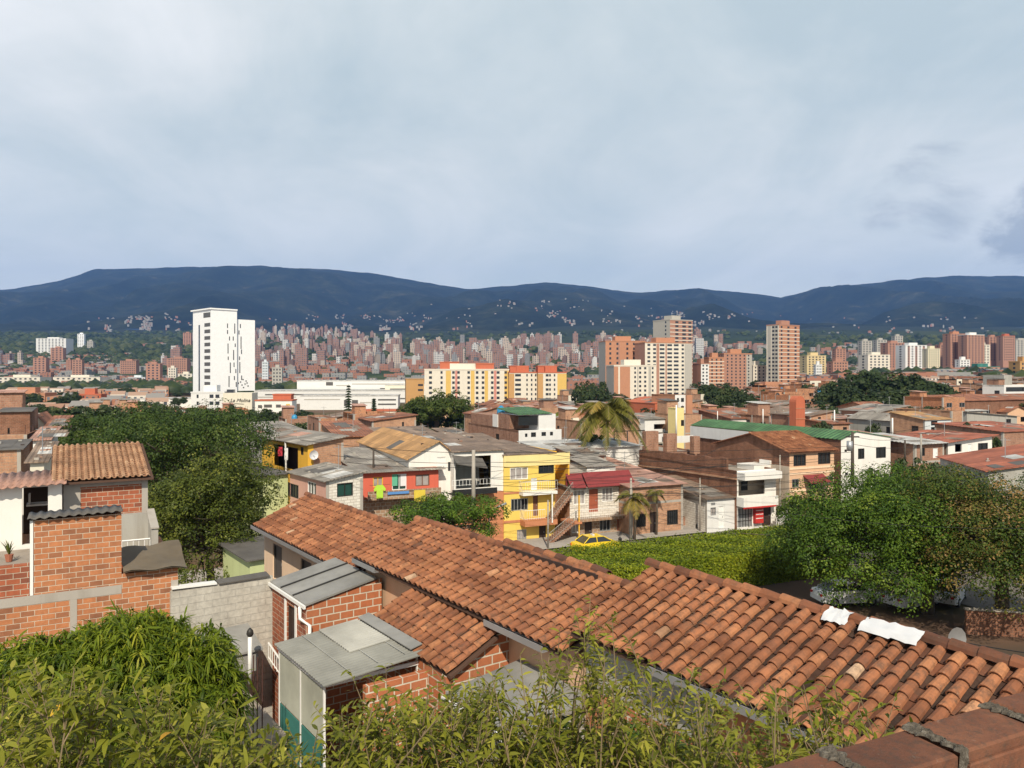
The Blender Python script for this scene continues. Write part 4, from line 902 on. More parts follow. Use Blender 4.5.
def tree_px(name, label, u, vtop, Y, wpx, hb_px, mat, seed, dens=1.0, L=.35, group=None, cat='tree', zb=None, depth=None, skirt=0, ut=None):
    """u, crown top row, distance, crown width in pixels, crown bottom row"""
    x = XY(u, Y)[0]; z0 = T(x, Y) if zb is None else zb; rx = wpx / 2 * Y / FPX; h1 = W(u, vtop, Y)[2] - z0; h0 = max(.8, W(u, hb_px, Y)[2] - z0); lb = lobes_for(rx, depth or rx, h0, h1, seed); r_s = random.Random(seed + 9)
    for i in range(skirt): a = 6.283 * (i + .3 * r_s.random()) / skirt; q = r_s.uniform(.6, .8); sz = r_s.uniform(.24, .34); lb.append((math.cos(a) * rx * q, math.sin(a) * rx * q, h0 + (h1 - h0) * r_s.uniform(.16, .34), rx * sz, rx * sz, (h1 - h0) * .2))
    if ut is not None: x2 = XY(ut, Y)[0]; lb = [(l[0] + x - x2, *l[1:]) for l in lb]; x = x2; z0 = T(x, Y)
    area = rx * (h1 - h0); nc = int(max(24, min(2000, 3.4 * area * dens / (L / .35) ** 1.2))); return tree(name, label, cat, (x, Y, z0), (h0 + .35 * (h1 - h0)), lb, nc, 58, max(.3, rx * .15), L, L * .55, mat, seed, group, trunk_r=max(.15, rx * .06))
# hedge: leafy shell over a twiggy core
def hedge(label, a0, a1, b0, b1, h, seed, n=26000):
    rg = rnds(seed); o = st(a0, b0); root = empty('hedge', o, A24, label, 'hedge'); Lx, Ly = a1 - a0, b1 - b0; mb = MB(); 
    zt = lambda x: T(*st(a0 + x, b0)[:2]) - o[2]
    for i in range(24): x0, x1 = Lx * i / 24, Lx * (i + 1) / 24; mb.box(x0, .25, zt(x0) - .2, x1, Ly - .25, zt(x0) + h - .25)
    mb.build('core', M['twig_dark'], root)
    x = rg.random(n) * Lx; face = rg.random(n); tp = face < .62; y = np.where(tp, rg.random(n) * Ly, rg.normal(.05, .09, n)); zz_ = np.where(tp, h + rg.normal(0, .10, n) + .07 * np.sin(x * 1.7 + y), rg.random(n) * h); gx = np.array([zt(float(q)) for q in np.linspace(0, Lx, 40)]); zz_ = zz_ + np.interp(x, np.linspace(0, Lx, 40), gx)
    P = np.stack([x, y, zz_], 1); Nn = unit(np.where(tp[:, None], np.array([0, 0, 1.]), np.array([0, -1., .1])) + rg.normal(0, .45, P.shape)); t = np.clip(rg.normal(.5, .2, n) + .15 * np.sin(x * .8 + 2 * y), 0, 1)
    V, F_ = leaves_quads(P, Nn, .17, .10, rg); np_mesh('foliage', V, F_, t, M['leaf_hedge'], root)
    return root
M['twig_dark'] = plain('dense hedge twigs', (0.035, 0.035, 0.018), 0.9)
hedge('long trimmed hedge with bright yellow green top along the street', -9, 19.8, -20.2, -13.6, 2.4, 3, 76000)

# ================================================================== street row
def P24(u, Y): return XY(u, Y)
# --- yellow house
F = Fr(504, 68.75, A24); z0 = 0.0; wF = F.fx(555); zt = F.fx(504, 455.5)[1]
yo = [(*F.fr(510, 467.5, 528, 479.5), 'w3', 'white_paint', 'curtain'), (*F.fr(511, 498.5, 528, 510.5), 'wb', 'metal', 'glass'), (*F.fr(517, 529.5, 526.5, 539.5), 'w3', 'metal', 'curtain'), (*F.fr(538.5, 463.5, 554, 473.5), 'w3', 'dark_metal', 'glass'), (*F.fr(533, 494, 538, 516), 'd', 'wood'), (*F.fr(539, 523, 546, 541), 'd', 'dark_wood'), (*F.fr(531, 478, 537, 490), 'd', 'white_paint')]
yh = building('house', 'three storey yellow house with outside stairs and small balconies', 'house', (F.x, F.y), A24, wF, 12, z0, zt, 'yellow', 'yellow', fo=yo, roof=('shed_f', 'zinc_brown', .25, .12))
w_all = F.fx(569.5)
put(yh, 'parapet', MB().box(-.02, -.07, zt - 1.05, w_all, -.004, zt + .06).box(wF + .003, -.0, zt - .95, w_all, 1.2, zt - .85), M['pale_yellow'])
put(yh, 'side_wing', MB().box(wF + .004, 2.6, -.5, w_all, 12, zt - .1).box(w_all - .14, 0.0, zt - 3.4, w_all, 2.6, zt - .86), M['yellow_deep'])
def balc(root, F, u0, u1, v0, v1, mat, dep=.9, name='balcony_slab'):
    x0, za, x1, zb = F.fr(u0, v0, u1, v1); return put(root, name, MB().box(x0, -dep, za, x1, -.003, zb), M[mat])
b1 = balc(yh, F, 519, 553, 490.5, 493.5, 'white'); b2 = balc(yh, F, 520, 552, 518.5, 523.5, 'terracotta', 1.1)
for (u0, u1, vb, dep, q) in ((519, 553, 490.5, .88, b1), (520, 540, 518.5, 1.05, b2)):
    x0, za = F.fx(u0, vb); x1_ = F.fx(u1); mb = MB(); rail(mb, [(x0, -.05, za), (x0, -dep, za), (x1_, -dep, za)], .85, .22, .012); put(yh, 'railing', mb, M['white_paint'])
put(yh, 'floor_band', MB().box(-.02, -.05, F.fx(510, 494)[1], F.fx(519), -.003, F.fx(510, 492)[1]).box(-.02, -.05, F.fx(510, 523)[1], F.fx(520), -.003, F.fx(510, 520.5)[1]), M['terracotta'])
# stairs: two flights
def flight(root, x0, z0_, x1_, z1_, y0, y1, n, mat='brick_mid'):
    mb = MB()
    for i in range(n):
        t0, t1 = i / n, (i + 1) / n; mb.box(x0 + (x1_ - x0) * t0, y0, z0_ + (z1_ - z0_) * t0 - .12, x0 + (x1_ - x0) * t1, y1, z0_ + (z1_ - z0_) * t1)
    s = put(root, 'stairs', mb, M[mat]); rb = MB(); rail(rb, [(x0, y0, z0_ + .1), (x1_, y0, z1_ + .1)], .85, .2, .011); put(root, 'railing', rb, M['grey_wall']); return s
xa, xb = F.fx(537), F.fx(563); za = F.fx(537, 543)[1]; z1f = F.fx(552, 520)[1]; z2f = F.fx(553, 493)[1]
flight(yh, xa, 0, xb, z1f + .1, -2.3, -1.25, 13); flight(yh, F.fx(543), z1f, F.fx(567), z2f + .1, -1.15, -.15, 13)
put(yh, 'landing', MB().box(F.fx(560), -2.3, z1f - .1, F.fx(570), -.1, z1f + .08), M['terracotta'])
put(yh, 'stair_post', MB().box(F.fx(567), -2.25, 0, F.fx(568), -2.15, z2f), M['yellow_deep']); put(yh, 'stair_post', MB().box(F.fx(546), -1.2, z1f, F.fx(547), -1.1, F.fx(547, 490)[1]), M['white_paint'])
# --- stone house
F = Fr(569.8, 71.0, A24); ws = F.fx(630); ztop = F.fx(569, 487)[1]
so = [(*F.fr(573.5, 490, 585, 504.5), 'w3', 'white_paint', 'curtain'), (*F.fr(589, 489, 598, 512), 'd', 'red_door'), (*F.fr(602, 487.5, 613, 501.5), 'w3', 'white_paint', 'curtain'), (*F.fr(571.5, 523.5, 580, 533), 'w', 'white_paint', 'curtain'), (*F.fr(584.5, 522, 592, 540), 'd', 'dark_wood'), (*F.fr(599.5, 519, 610.5, 531), 'w3', 'metal', 'glass'), (*F.fr(617, 518, 626.5, 539), 'd', 'red_door')]
zs = F.fx(600, 517)[1]
sh = building('house', 'stone faced house with white brick upper floor and maroon roof band', 'house', (F.x, F.y), A24, ws, 13, 0.0, ztop, 'white_brick', 'brick_tan', fo=so, roof=('none', 'slab', 0, 0))
mb = MB(); P = mapper('front', ws, 13); holes(mb, lambda a, dp, z: (a, dp - .03, z), ws, -.5, zs, [o for o in so if o[3] < zs + .4], 0); put(sh, 'stone_cladding', mb, M['stone'])
put(sh, 'balcony_slab', MB().box(-.1, -1.0, zs - .12, ws + .05, -.035, zs + .12), M['stone']); mb = MB(); rail(mb, [(0, -.95, zs + .12), (ws, -.95, zs + .12)], .85, .2); put(sh, 'railing', mb, M['white_paint'])
put(sh, 'roof', MB().slab((-.15, -.55, ztop - .02), (ws + .1, -.55, ztop - .02), (ws + .1, 13, ztop + .45), (-.15, 13, ztop + .45), .12), M['zinc'])
mb = MB(); hh = F.fx(600, 472.0)[1] - ztop; mb.slab((F.fx(584), -.75, ztop - .0), (ws + .12, -.75, ztop - .0), (ws + .12, .4, ztop + hh), (F.fx(584), .4, ztop + hh), .06); mb.slab((-.2, -.7, ztop), (F.fx(583), -.7, ztop), (F.fx(583), .5, ztop + hh * .95), (-.2, .5, ztop + hh * .95), .06); mb.box(-.15, .41, ztop - .1, ws, .52, ztop + hh - .05); put(sh, 'maroon_roof_band', mb, M['maroon'])
x0, za, x1_, zb = F.fr(587, 475, 615, 461, 2.0); x0, za, x1_, zb = F.fr(587, 461, 615.5, 476, 2.0)
put(sh, 'roof_room', MB().box(x0, 2.0, ztop, x1_, 6, zb - .5), M['white']); put(sh, 'roof_room_sheet', MB().slab((x0 - .2, 1.8, zb - .45), (x1_ + .2, 1.8, zb - .5), (x1_ + .2, 6.2, zb + .1), (x0 - .2, 6.2, zb + .15), .06), M['zinc'])
x0, za, x1_, zb = F.fr(569.5, 457, 588, 470, 7); put(sh, 'brick_room', MB().box(.05, 6.5, ztop, x1_, 12.5, zb), M['brick_tan'])
# --- low brick house with palms
F = Fr(630.5, 71.3, A24); wl_ = F.fx(683); zt = F.fx(630.5, 487)[1]
lo_ = [(*F.fr(636, 514, 646, 527), 'wb', 'dark_metal', 'glass'), (*F.fr(650, 512, 657, 534), 'd', 'dark_wood'), (*F.fr(667, 510, 678, 524.5), 'wb', 'dark_metal', 'glass')]
z0l = 0.35
lh = building('house', 'low tan brick house with barred windows behind a small palm', 'house', (F.x, F.y), A24, wl_, 16, z0l, zt, 'brick_tan', 'brick_tan', fo=lo_, roof=('shed_f', 'pink_sheet', 1.2, .35), junk=76)
# --- white garage house
F = Fr(707, 72.6, A24); wg = F.fx(736.5); zt = F.fx(707, 499)[1]; z0g = F.fx(707, 530.5)[1]
go = [(*F.fr(718.5, 506, 724.5, 527.5), 'd', 'white_paint'), (*F.fr(710.5, 507.5, 716, 515.5), 'w', 'metal', 'curtain')]
gh = building('house', 'small plain white house with grey eave beside the red pillar', 'house', (F.x, F.y), A24, wg, 9, z0g, zt, 'white_clean', 'white_brick', fo=go, roof=('shed_f', 'zinc_brown', .9, .3), junk=43)
put(gh, 'plaque', MB().box(*[F.fr(711, 502.5, 715, 504.5)[0], -.03, F.fr(711, 502.5, 715, 504.5)[1], F.fr(711, 502.5, 715, 504.5)[2], -.003, F.fr(711, 502.5, 715, 504.5)[3]]) if False else MB().box(F.fx(711), -.03, F.fx(713, 505)[1] - z0g, F.fx(715), -.003, F.fx(713, 502.5)[1] - z0g), M['metal'])
dl = F.ly(683.5); 
pl_ = XY(683, 73.3); ys_ = empty('brick_planter', (*st(16.2, -.9)[:2], st(16, -.9)[2] + .16), A24, 'low red brick planter box at the corner of the white house', 'planter')
put(ys_, 'box', MB().box(0, 0, -.2, 3.0, .8, .85), M['brick_mid']); put(ys_, 'soil', MB().box(.1, .1, .853, 2.9, .7, .87), M['tile_bed'])
# --- white house with red pillar, long dark brick side wall
F = Fr(737, 73.6, A24); wa = F.fx(776); z0w = .7; zt = F.fx(737, 471)[1]
wo = [(*F.fr(738.5, 480.5, 765, 495), 'void'), (*F.fr(737.5, 508, 752, 527), 'g', 'dark_metal', 'metal'), (*F.fr(762, 504, 771, 526), 'd', 'dark_wood')]
wh = building('house', 'white balcony house with red pillar and long dark brick side wall', 'house', (F.x, F.y), A24, wa, 21, z0w, zt, 'white', 'brick_dark', fo=wo, roof=('flat', .3, 'slab'))
x0, za, x1_, zb = F.fr(753, 506, 761, 527); put(wh, 'red_pillar', MB().box(x0, -.35, 0, x1_, -.004, zb - z0w), M['red_paint'])
mb = MB(); [mb.box(x0 + .05, -.365, .45 + .38 * i, x1_ - .05, -.352, .52 + .38 * i) for i in range(5)]; put(wh, 'white_stripes', mb, M['white_paint'])
x0, za, x1_, zb = F.fr(737, 495.5, 771, 504.5); put(wh, 'balcony_parapet', MB().box(x0 - .05, -1.0, za - z0w, x1_, -.88, zb - z0w).box(x0 - .05, -.88, za - z0w, x0 + .07, -.0, zb - z0w).box(x0, -.88, za - z0w, x1_, -.004, za - z0w + .15), M['white'])
put(wh, 'red_fascia', MB().box(x0 - .05, -1.02, za - z0w - .15, x1_ - .3, -.9, za - z0w - .004), M['red_paint'])
x0, za, x1_, zb = F.fr(738, 471, 774, 478); put(wh, 'canopy', MB().box(x0 - .1, -1.1, za - z0w, x1_, -.004, zb - z0w), M['white'])
x0, za, x1_, zb = F.fr(754, 461, 776, 471, 1.5); put(wh, 'roof_room', MB().box(x0, 1.5, zt - z0w - .3, x1_ - .8, 4, zb - z0w - .4).box(x1_ - .8, 1.5, zt - z0w - .3, x1_, 3, zb - z0w), M['white'])
fx0, fx1 = F.fx(741, off=1.1), F.fx(747, off=1.1); put(wh, 'balcony_window', MB().box(fx0, 1.0, zt - z0w - 2.1, fx1, 1.06, zt - z0w - .7), M['glass']); put(wh, 'back_wall', MB().box(.2, 1.1, 0, wa - .2, 1.2, zt - z0w - .45), M['beige'])
dz = F.ly(646); mb = MB(); zsd = F.ly(737, 460)[1] - z0w; zsf = F.ly(660, 453.5)[1] - z0w; r_ = random.Random(3)
vs = []; k = 14
for i in range(k + 1): y = 1.5 + (18.5 - 1.5) * i / k; z = zsd + (zsf - zsd) * i / k + r_.gauss(0, .06); vs += [(-.01, y, zt - z0w - .05), (-.01, y, z), (.22, y, zt - z0w - .05), (.22, y, z)]
fs = []
for i in range(k): o = 4 * i; fs += [(o, o + 1, o + 5, o + 4), (o + 2, o + 6, o + 7, o + 3), (o + 1, o + 3, o + 7, o + 5)]
fs += [(0, 2, 3, 1), (4 * k, 4 * k + 1, 4 * k + 3, 4 * k + 2)]
mb.add(vs, fs); put(wh, 'upper_side_wall', mb, M['brick_dark'])
za = F.ly(690, 469.5)[1] - z0w; mb = MB(); a0, b0 = F.ly(736, 478)[1] - z0w, F.ly(630, 463.5)[1] - z0w; mb.slab((-.16, 0, a0), (-.013, 0, a0), (-.013, 20.5, b0), (-.16, 20.5, b0), .16); put(wh, 'wall_ledge', mb, M['brick_tan'])
# steps beside
s_ = empty('entrance_steps', st(F.fx(771) + 16.9, -.2), A24, 'white railed entrance steps between white balcony house and peach house', 'steps')
o = XY(773, 73.6); s_.location = (o[0], o[1], T(*o) + .1)
mb = MB(); [mb.box(.3 + .28 * i, -.2, 0, 3.2, 1.0, .2 * (i + 1)) for i in range(7)]; put(s_, 'steps', mb, M['concrete']); mb = MB(); rail(mb, [(.2, -.25, .2), (2.2, -.25, 1.6), (3.2, -.25, 1.6)], .9, .25, .03); put(s_, 'railing', mb, M['white_paint'])
# --- peach house with tiled gable roof
F = Fr(789.5, 75.0, A24); wp = F.fx(834); zt = F.fx(789.5, 452)[1]; z0p = 1.0; dpd = 11.0
po = [(*F.fr(793.5, 454.5, 806, 466), 'w3', 'dark_wood', 'glass'), (*F.fr(818, 452.5, 830.5, 464), 'w3', 'dark_wood', 'glass'), (*F.fr(792, 479, 799, 487.5), 'w', 'metal', 'glass'), (*F.fr(808.5, 479.5, 821.5, 494), 'd', 'dark_wood'), (*F.fr(825, 476, 833.5, 484.5), 'w', 'metal', 'glass'), (*F.fr(791, 503, 800, 516), 'd', 'red_paint')]
ph = building('house', 'peach two storey house with brown clay tiled roof and dark wooden windows', 'house', (F.x, F.y), A24, wp, dpd, z0p, zt, 'peach', 'brick_dark', fo=po, roof=('gx', 'tile_flat', 1.45, .35, .48))
rr = 1.45; m_ = dpd * .48; es = Vector((0, m_, rr)).normalized(); tiles('tile_roof', ph, (-.4, -.4, zt - z0p + .05 - .4 * rr / m_), (1, 0, 0), es, wp + .8, math.hypot(m_, rr) + .45, 'tile', seed=61, sp=.3, expo=.4, bed=False)
x0, za, x1_, zb = F.fr(803, 474.5, 823, 481); mb = MB().slab((x0, -1.1, za - z0p), (x1_, -1.1, za - z0p), (x1_, -.004, zb - z0p), (x0, -.004, zb - z0p), .06); put(ph, 'awning', mb, M['maroon'])
for vq in (467.5, 472.5, 489.5): zq = F.fx(811, vq)[1] - z0p; put(ph, 'floor_band', MB().box(-.02, -.06, zq - .1, wp + .02, -.003, zq + .1), M['peach_light'])
x0, za, x1_, zb = F.fr(805, 492, 826, 498); put(ph, 'balcony_parapet', MB().box(x0, -.9, za - z0p, x1_, -.8, zb - z0p + .25).box(x0, -.8, za - z0p, x1_, -.004, za - z0p + .12), M['peach'])
put(ph, 'beige_side_wall', MB().box(-.06, .0, -1, -.004, 5.0, F.ly(785, 466)[1] - z0p), M['beige'])
# --- green roofed hall with white front
F = Fr(841, 80.0, A24); wgr = F.fx(890.5); zt = F.fx(841, 439.5)[1]; z0h = 1.1; dh = 25.0
ho_ = [(*F.fr(858, 448.5, 864.5, 459), 'w', 'dark_metal', 'glass'), (*F.fr(876, 447, 886, 458), 'w', 'dark_metal', 'glass'), (*F.fr(844.5, 449.5, 847, 452), 'w', 'dark_metal', 'glass'), (*F.fr(845, 472.5, 848, 475.5), 'w', 'dark_metal', 'glass')]
hl = building('hall', 'long white fronted hall with green painted sheet roof', 'hall', (F.x, F.y), A24, wgr, dh, z0h, zt, 'white', 'brick_dark', fo=ho_, roof=('gy', 'green_roof', .75, .12, .3))
put(hl, 'white_fascia', MB().box(-.2, 10, zt - z0h - 1.5, -.005, dh + .1, zt - z0h - .12), M['white_clean'])
# --- left part of the street row: white house with black balcony and orange roof
F = Fr(409, 66.3, A24); zt = F.fx(409, 458)[1]; z0o = -.1; wo_ = F.fx(456)
oo = [(*F.fr(437, 457, 446, 476), 'd', 'white_paint'), (*F.fr(448, 462, 452, 471), 'w', 'dark_metal', 'glass')]
oh = building('house', 'white gabled house under an ochre tiled roof beside the black railed terrace', 'house', (F.x, F.y), A24, wo_, 19, z0o, zt, 'white', 'white', fo=oo, roof=('gy', 'tile_orange', 1.35, .3, .62), junk=43)
F = Fr(454, 67.0, A24); zt = F.fx(454, 452)[1]; w5 = F.fx(503.5); zfl = F.fx(470, 492)[1]
to = [(*F.fr(455.5, 456, 491, 488), 'void'), (*F.fr(458, 497, 474, 513), 'w', 'wood', 'glass')]
th_ = building('house', 'white terrace house with black balcony band and terracotta ground floor', 'house', (F.x, F.y), A24, w5, 15, -.1, zt, 'white', 'white', fo=to, roof=('shed_f', 'zinc_brown', .5, .25), junk=57)
x0, za, x1_, zb = F.fr(448, 487, 492, 492.5); put(th_, 'balcony_band', MB().box(x0, -1.2, za + .1, x1_, -1.08, zb + .1).box(x0, -1.08, za + .1, x1_, -.004, za + .2), M['black'])
put(th_, 'terracotta_front', MB().box(.02, -.06, -.5, w5, -.004, za + .05), M['terracotta'])
put(th_, 'back_wall', MB().box(.2, 2.4, za, F.fx(489), 2.5, zt - .1), M['grey_wall']); put(th_, 'back_door', MB().box(F.fx(484, off=2.3), 2.28, za + .2, F.fx(488.5, off=2.3), 2.38, za + 2.5), M['black'])
mb = MB().slab((F.fx(455) - .3, -1.3, zt - .75), (F.fx(482), -1.3, zt - 1.25), (F.fx(482), -.1, zt - .55), (F.fx(455) - .3, -.1, zt - .15), .08); put(th_, 'awning', mb, M['zinc_dark'])
mb = MB(); rail(mb, [(x0, -1.14, za + .9), (x1_, -1.14, za + .9)], .5, .3, .02); put(th_, 'railing', mb, M['white_paint'])
# --- coral red house
F = Fr(363, 64.0, A24); wr_ = F.fx(438.5); zt = F.fx(363, 472.5)[1]; z0r = 1.0
ro_ = [(*F.fr(373, 477, 383, 487), 'w', 'yellow_deep', 'curtain'), (*F.fr(392, 474, 406.5, 490), 'w', 'white_paint', 'glass_green'), (*F.fr(415.5, 474.5, 429.5, 486), 'w', 'wood', 'curtain'), (*F.fr(385, 502, 402, 517), 'void')]
rh = building('house', 'coral red upper house with stone balcony parapet and hanging laundry', 'house', (F.x, F.y), A24, wr_, 15, z0r, zt, 'red', 'red', fo=ro_, roof=('shed_f', 'zinc', .6, .5), junk=27)
x0, za, x1_, zb = F.fr(365, 488, 437, 496.5); put(rh, 'stone_parapet', MB().box(x0, -1.1, za - z0r, x1_, -.95, zb - z0r).box(x0, -.95, za - z0r, x1_, -.004, za - z0r + .15), M['stone'])
put(rh, 'stone_base', MB().box(.02, -.05, -1, wr_ - .02, -.004, za - z0r - .05), M['stone'])
q = F.fr(372, 484, 379, 495); 
def cloth(name, label, root_F, u0, v0, u1, v1, dep, mat, cat='laundry', shirt=False):
    F = root_F; x0, za, x1_, zb = F.fr(u0, v0, u1, v1); c, s = F.c, F.s; xc = (x0 + x1_) / 2; ox, oy = F.x + xc * c + dep * s, F.y + xc * s - dep * c; w_ = x1_ - x0; h_ = zb - za; e = empty(name, (ox, oy, za), F.a, label, cat); mb = MB()
    if shirt:
        outl = [(-.32, 0), (.32, 0), (.32, .62), (.5, .5), (.6, .68), (.3, 1), (-.3, 1), (-.6, .68), (-.5, .5), (-.32, .62)]
    else: outl = [(-.5, 0), (.5, 0), (.5, 1), (-.5, 1)]
    f = [(a * w_, -.03, b * h_) for a, b in outl]; g = [(a * w_, .03, b * h_) for a, b in outl]; k = len(f); mb.add(f + g, [tuple(range(k)), tuple(range(2 * k - 1, k - 1, -1))] + [(i, i + k, (i + 1) % k + k, (i + 1) % k) for i in range(k)]); put(e, 'fabric', mb, M[mat]); put(e, 'line', MB().tube([(-w_, 0, h_ * 1.0), (w_, 0, h_ * 1.0)], .012, 4), M['cable']); return e
cloth('hanging_shirt', 'bright lime green shirt hanging on the red house balcony', F, 371, 483, 381, 496, 1.25, 'lime_cloth', shirt=True)
cloth('hanging_cloth', 'yellow cloth draped over the stone balcony parapet', F, 410, 488, 421, 499, 1.2, 'yellow_cloth')
cloth('hanging_cloth', 'blue and white cloth along the balcony under the green curtains', F, 384, 489.5, 405, 492, 1.2, 'blue_cloth')
cloth('hanging_curtain', 'green curtain gathered in the red house window', F, 392, 474, 397.5, 486, -.04, 'teal_cloth', 'curtain'); cloth('hanging_curtain', 'white curtain beside the green one in the red house', F, 400.5, 474, 406, 486, -.04, 'white_cloth', 'curtain')
# --- pink and white house on the corner
A38 = R(38); F = Fr(326, 58.0, A38); wpk = F.fx(363); zt = F.fx(326, 481)[1]; dk = 7.0; z0k = 1.0
ko = [(*F.fr(337, 483, 353, 496.5), 'w', 'dark_metal', 'glass_green')]; kl = [(*F.lr(285, 483.5, 298.5, 497), 'wb', 'dark_metal', 'glass'), (*F.lr(307.5, 482, 316, 495), 'w3', 'white_paint', 'glass')]
pk = building('house', 'corner house with white front, pink side wall and barred windows', 'house', (F.x, F.y), A38, wpk, dk, z0k, zt, 'white_brick', 'pink', fo=ko, lo=kl, roof=('shed_l', 'zinc', .45, .3), junk=6)
Fg = Fr(263, 62, R(45)); gz = Fg.fx(263, 476)[1]; w_g = Fg.fx(272.5)
grn = building('house', 'pale green house partly hidden behind the dark trees', 'house', (Fg.x, Fg.y), R(45), 2.2, 9, .8, gz, 'green_wall', 'green_wall', roof=('shed_f', 'zinc_dark', .3, .3))
Fg = Fr(250, 40.5, R(40)); gz = W(250, 560, 40.5)[2]
gr2 = building('garden_shed', 'low pale green shed with a reddish door under the dark trees', 'shed', (Fg.x, Fg.y), R(40), 2.6, 4, 1.2, gz, 'green_wall', 'green_wall', lo=[(.5, 1.2, 1.5, 3.3, 'd', 'red_door')], roof=('shed_f', 'zinc_dark', .2, .3))
# --- orange brick house with satellite dish
F = Fr(308, 68.0, A38); wd_ = F.fx(343.5); zt = F.fx(308, 444.5)[1]; z0d = .6; dl = F.ly(262)
dl = min(dl, 12); fl = [(*F.lr(273, 446, 298, 468), 'void'), (*F.lr(300.5, 447, 303.5, 455), 'w', 'dark_metal', 'glass')]
dh_ = building('house', 'orange brick house with satellite dish and open yellow porch', 'house', (F.x, F.y), A38, wd_, dl, z0d, zt, 'brick_tan', 'yellow_deep', lo=fl, roof=('shed_l', 'zinc', .5, .4), junk=86)
put(dh_, 'porch_wall', MB().box(1.6, .3, 0, 1.7, dl - .3, zt - z0d), M['dark_wood']); put(dh_, 'porch_post', MB().tube([(-.3, F.ly(291), -1), (-.3, F.ly(288.5), zt - z0d)], .08, 6), M['white_paint'])
put(dh_, 'brick_quoin', MB().box(-.02, -.02, -.6, .5, -.003, zt - z0d), M['yellow_deep'])
x, z = F.fx(311, 455); sdsh = empty('satellite_dish', (F.x + x * F.c + .5 * F.s, F.y + x * F.s - .5 * F.c, z), A38, 'white satellite dish on the orange brick house corner', 'satellite dish')
mb = MB(); vs = []; 
for i in range(5):
    for j in range(14): r_ = .62 * i / 4; a = 6.283 * j / 14; r_ *= .68; vs.append((r_ * math.cos(a), -.12 + .16 * (1 - (i / 4) ** 2), r_ * math.sin(a) + .05))
mb.add(vs, [(i * 14 + j, i * 14 + (j + 1) % 14, i * 14 + 14 + (j + 1) % 14, i * 14 + 14 + j) for i in range(4) for j in range(14)]); put(sdsh, 'dish', mb, M['plastic_white'], True); put(sdsh, 'arm', MB().tube([(0, .05, 0), (0, -.5, -.1)], .02, 5).tube([(0, .03, 0), (0, .5, -.1)], .04, 5), M['metal'])
cloth('hanging_cloth', 'red cloth hanging in the yellow porch', Fr(284, 70.5, R(0)), 278, 447, 282.5, 456, 0, 'red_cloth'); cloth('hanging_cloth', 'white cloth hanging in the yellow porch', Fr(288, 70.2, R(0)), 284.5, 448, 288, 460, 0, 'white_cloth')
# ================================================================== houses behind the street row (columns, rows and distances read off the place)
def hs(label, u_fl, Y, u_fr, vt, dep, fm, smm, roof, ang=A24, ops=(), lops=(), name='house', cat='house', h=None, group=None):
    F = Fr(u_fl, Y, ang); w = F.fx(u_fr); zt = F.fx(u_fl, vt)[1]; z0 = T(F.x, F.y)
    if h: z0 = max(z0, zt - h)
    r_h = random.Random(int(u_fl * 7 + Y)); lo_auto = []
    if not lops and dep > 4 and zt - z0 > 3.5:
        yy = 1.0
        while yy < dep - 2:
            if r_h.random() < .5: q = r_h.uniform(.7, 1.3); zq = zt - r_h.uniform(1.9, 2.4); lo_auto.append((yy, zq, yy + q, zq + r_h.uniform(.9, 1.2), 'w', 'dark_metal', 'glass'))
            yy += r_h.uniform(2.2, 3.6)
    return F, building(name, label, cat, (F.x, F.y), ang, w, dep, z0, zt, fm, smm, fo=[(*F.fr(*o[:4]), *o[4:]) for o in ops], lo=[(*F.lr(*o[:4]), *o[4:]) for o in lops] + lo_auto, roof=roof, group=group, base=2.5, junk=int(u_fl * 13 + Y) if (roof[0] != 'flat' or roof[1] > .25) and 'green roof terrace' not in label else None)
WG = ('w', 'dark_metal', 'glass')
F, gb = hs('white fronted house with brick side and green roof terrace cover', 518.7, 98, 561.5, 430.5, 18, 'white_clean', 'brick_mid', ('flat', .3, 'slab'),
   ops=[(525, 433.5, 527.5, 437, *WG), (531, 432, 536, 437, *WG), (541.5, 431, 546, 436, *WG), (550, 430, 553, 435.5, *WG)])
x0 = F.fx(519.5); z1 = gb['z'] if 'z' in gb else 0
zb_ = F.fx(518.7, 430.5)[1] - gb.location.z
put(gb, 'upper_floor', MB().box(.05, .1, zb_ + 1.9, F.fx(556), 6, zb_ + 2.0, 0).box(.05, 3, zb_, F.fx(548), 7, zb_ + 1.95, 1).box(F.fx(539), .1, zb_, F.fx(556), 3, zb_ + 1.9, 0), [M['white_clean'], M['brick_mid']])
put(gb, 'white_panel', MB().box(-.03, 6.8, zb_, .1, 8.6, zb_ + 1.7), M['white']); put(gb, 'upper_side_wall', MB().box(0.0, 8.7, zb_, 4, 17, zb_ + 1.5), M['brick_mid'])
put(gb, 'window_band', MB().box(.06, .2, zb_ + .6, F.fx(538.5), .3, zb_ + 1.8), M['glass'])
put(gb, 'green_roof', MB().slab((-.1, -.1, zb_ + 2.05), (F.fx(552), -.1, zb_ + 2.15), (F.fx(552), 7.2, zb_ + 2.7), (-.1, 7.2, zb_ + 2.6), .08), M['green_roof'])
def tank(name, label, u, v0, v1, Y, mat, wpx):
    p = W(u, v1, Y); h = (v1 - v0) / FPX * Y; r = wpx / 2 / FPX * Y; e = empty(name, p, 0, label, 'water tank'); put(e, 'body', MB().tube([(0, 0, 0), (0, 0, h * .08), (0, 0, h * .7), (0, 0, h * .86), (0, 0, h * .92)], [r * .9, r, r * .94, r * .6, r * .35], 14), M[mat], True); put(e, 'lid', MB().cyl(0, 0, h * .9, h, r * .38, 10), M[mat])
tank('water_tank', 'bright blue water tank on the brick house roof', 501, 405.5, 415.5, 106, 'blue_tank', 8.5); tank('water_tank', 'black water tank beside the blue one', 508.5, 406.5, 414.5, 106.5, 'black', 6.5)
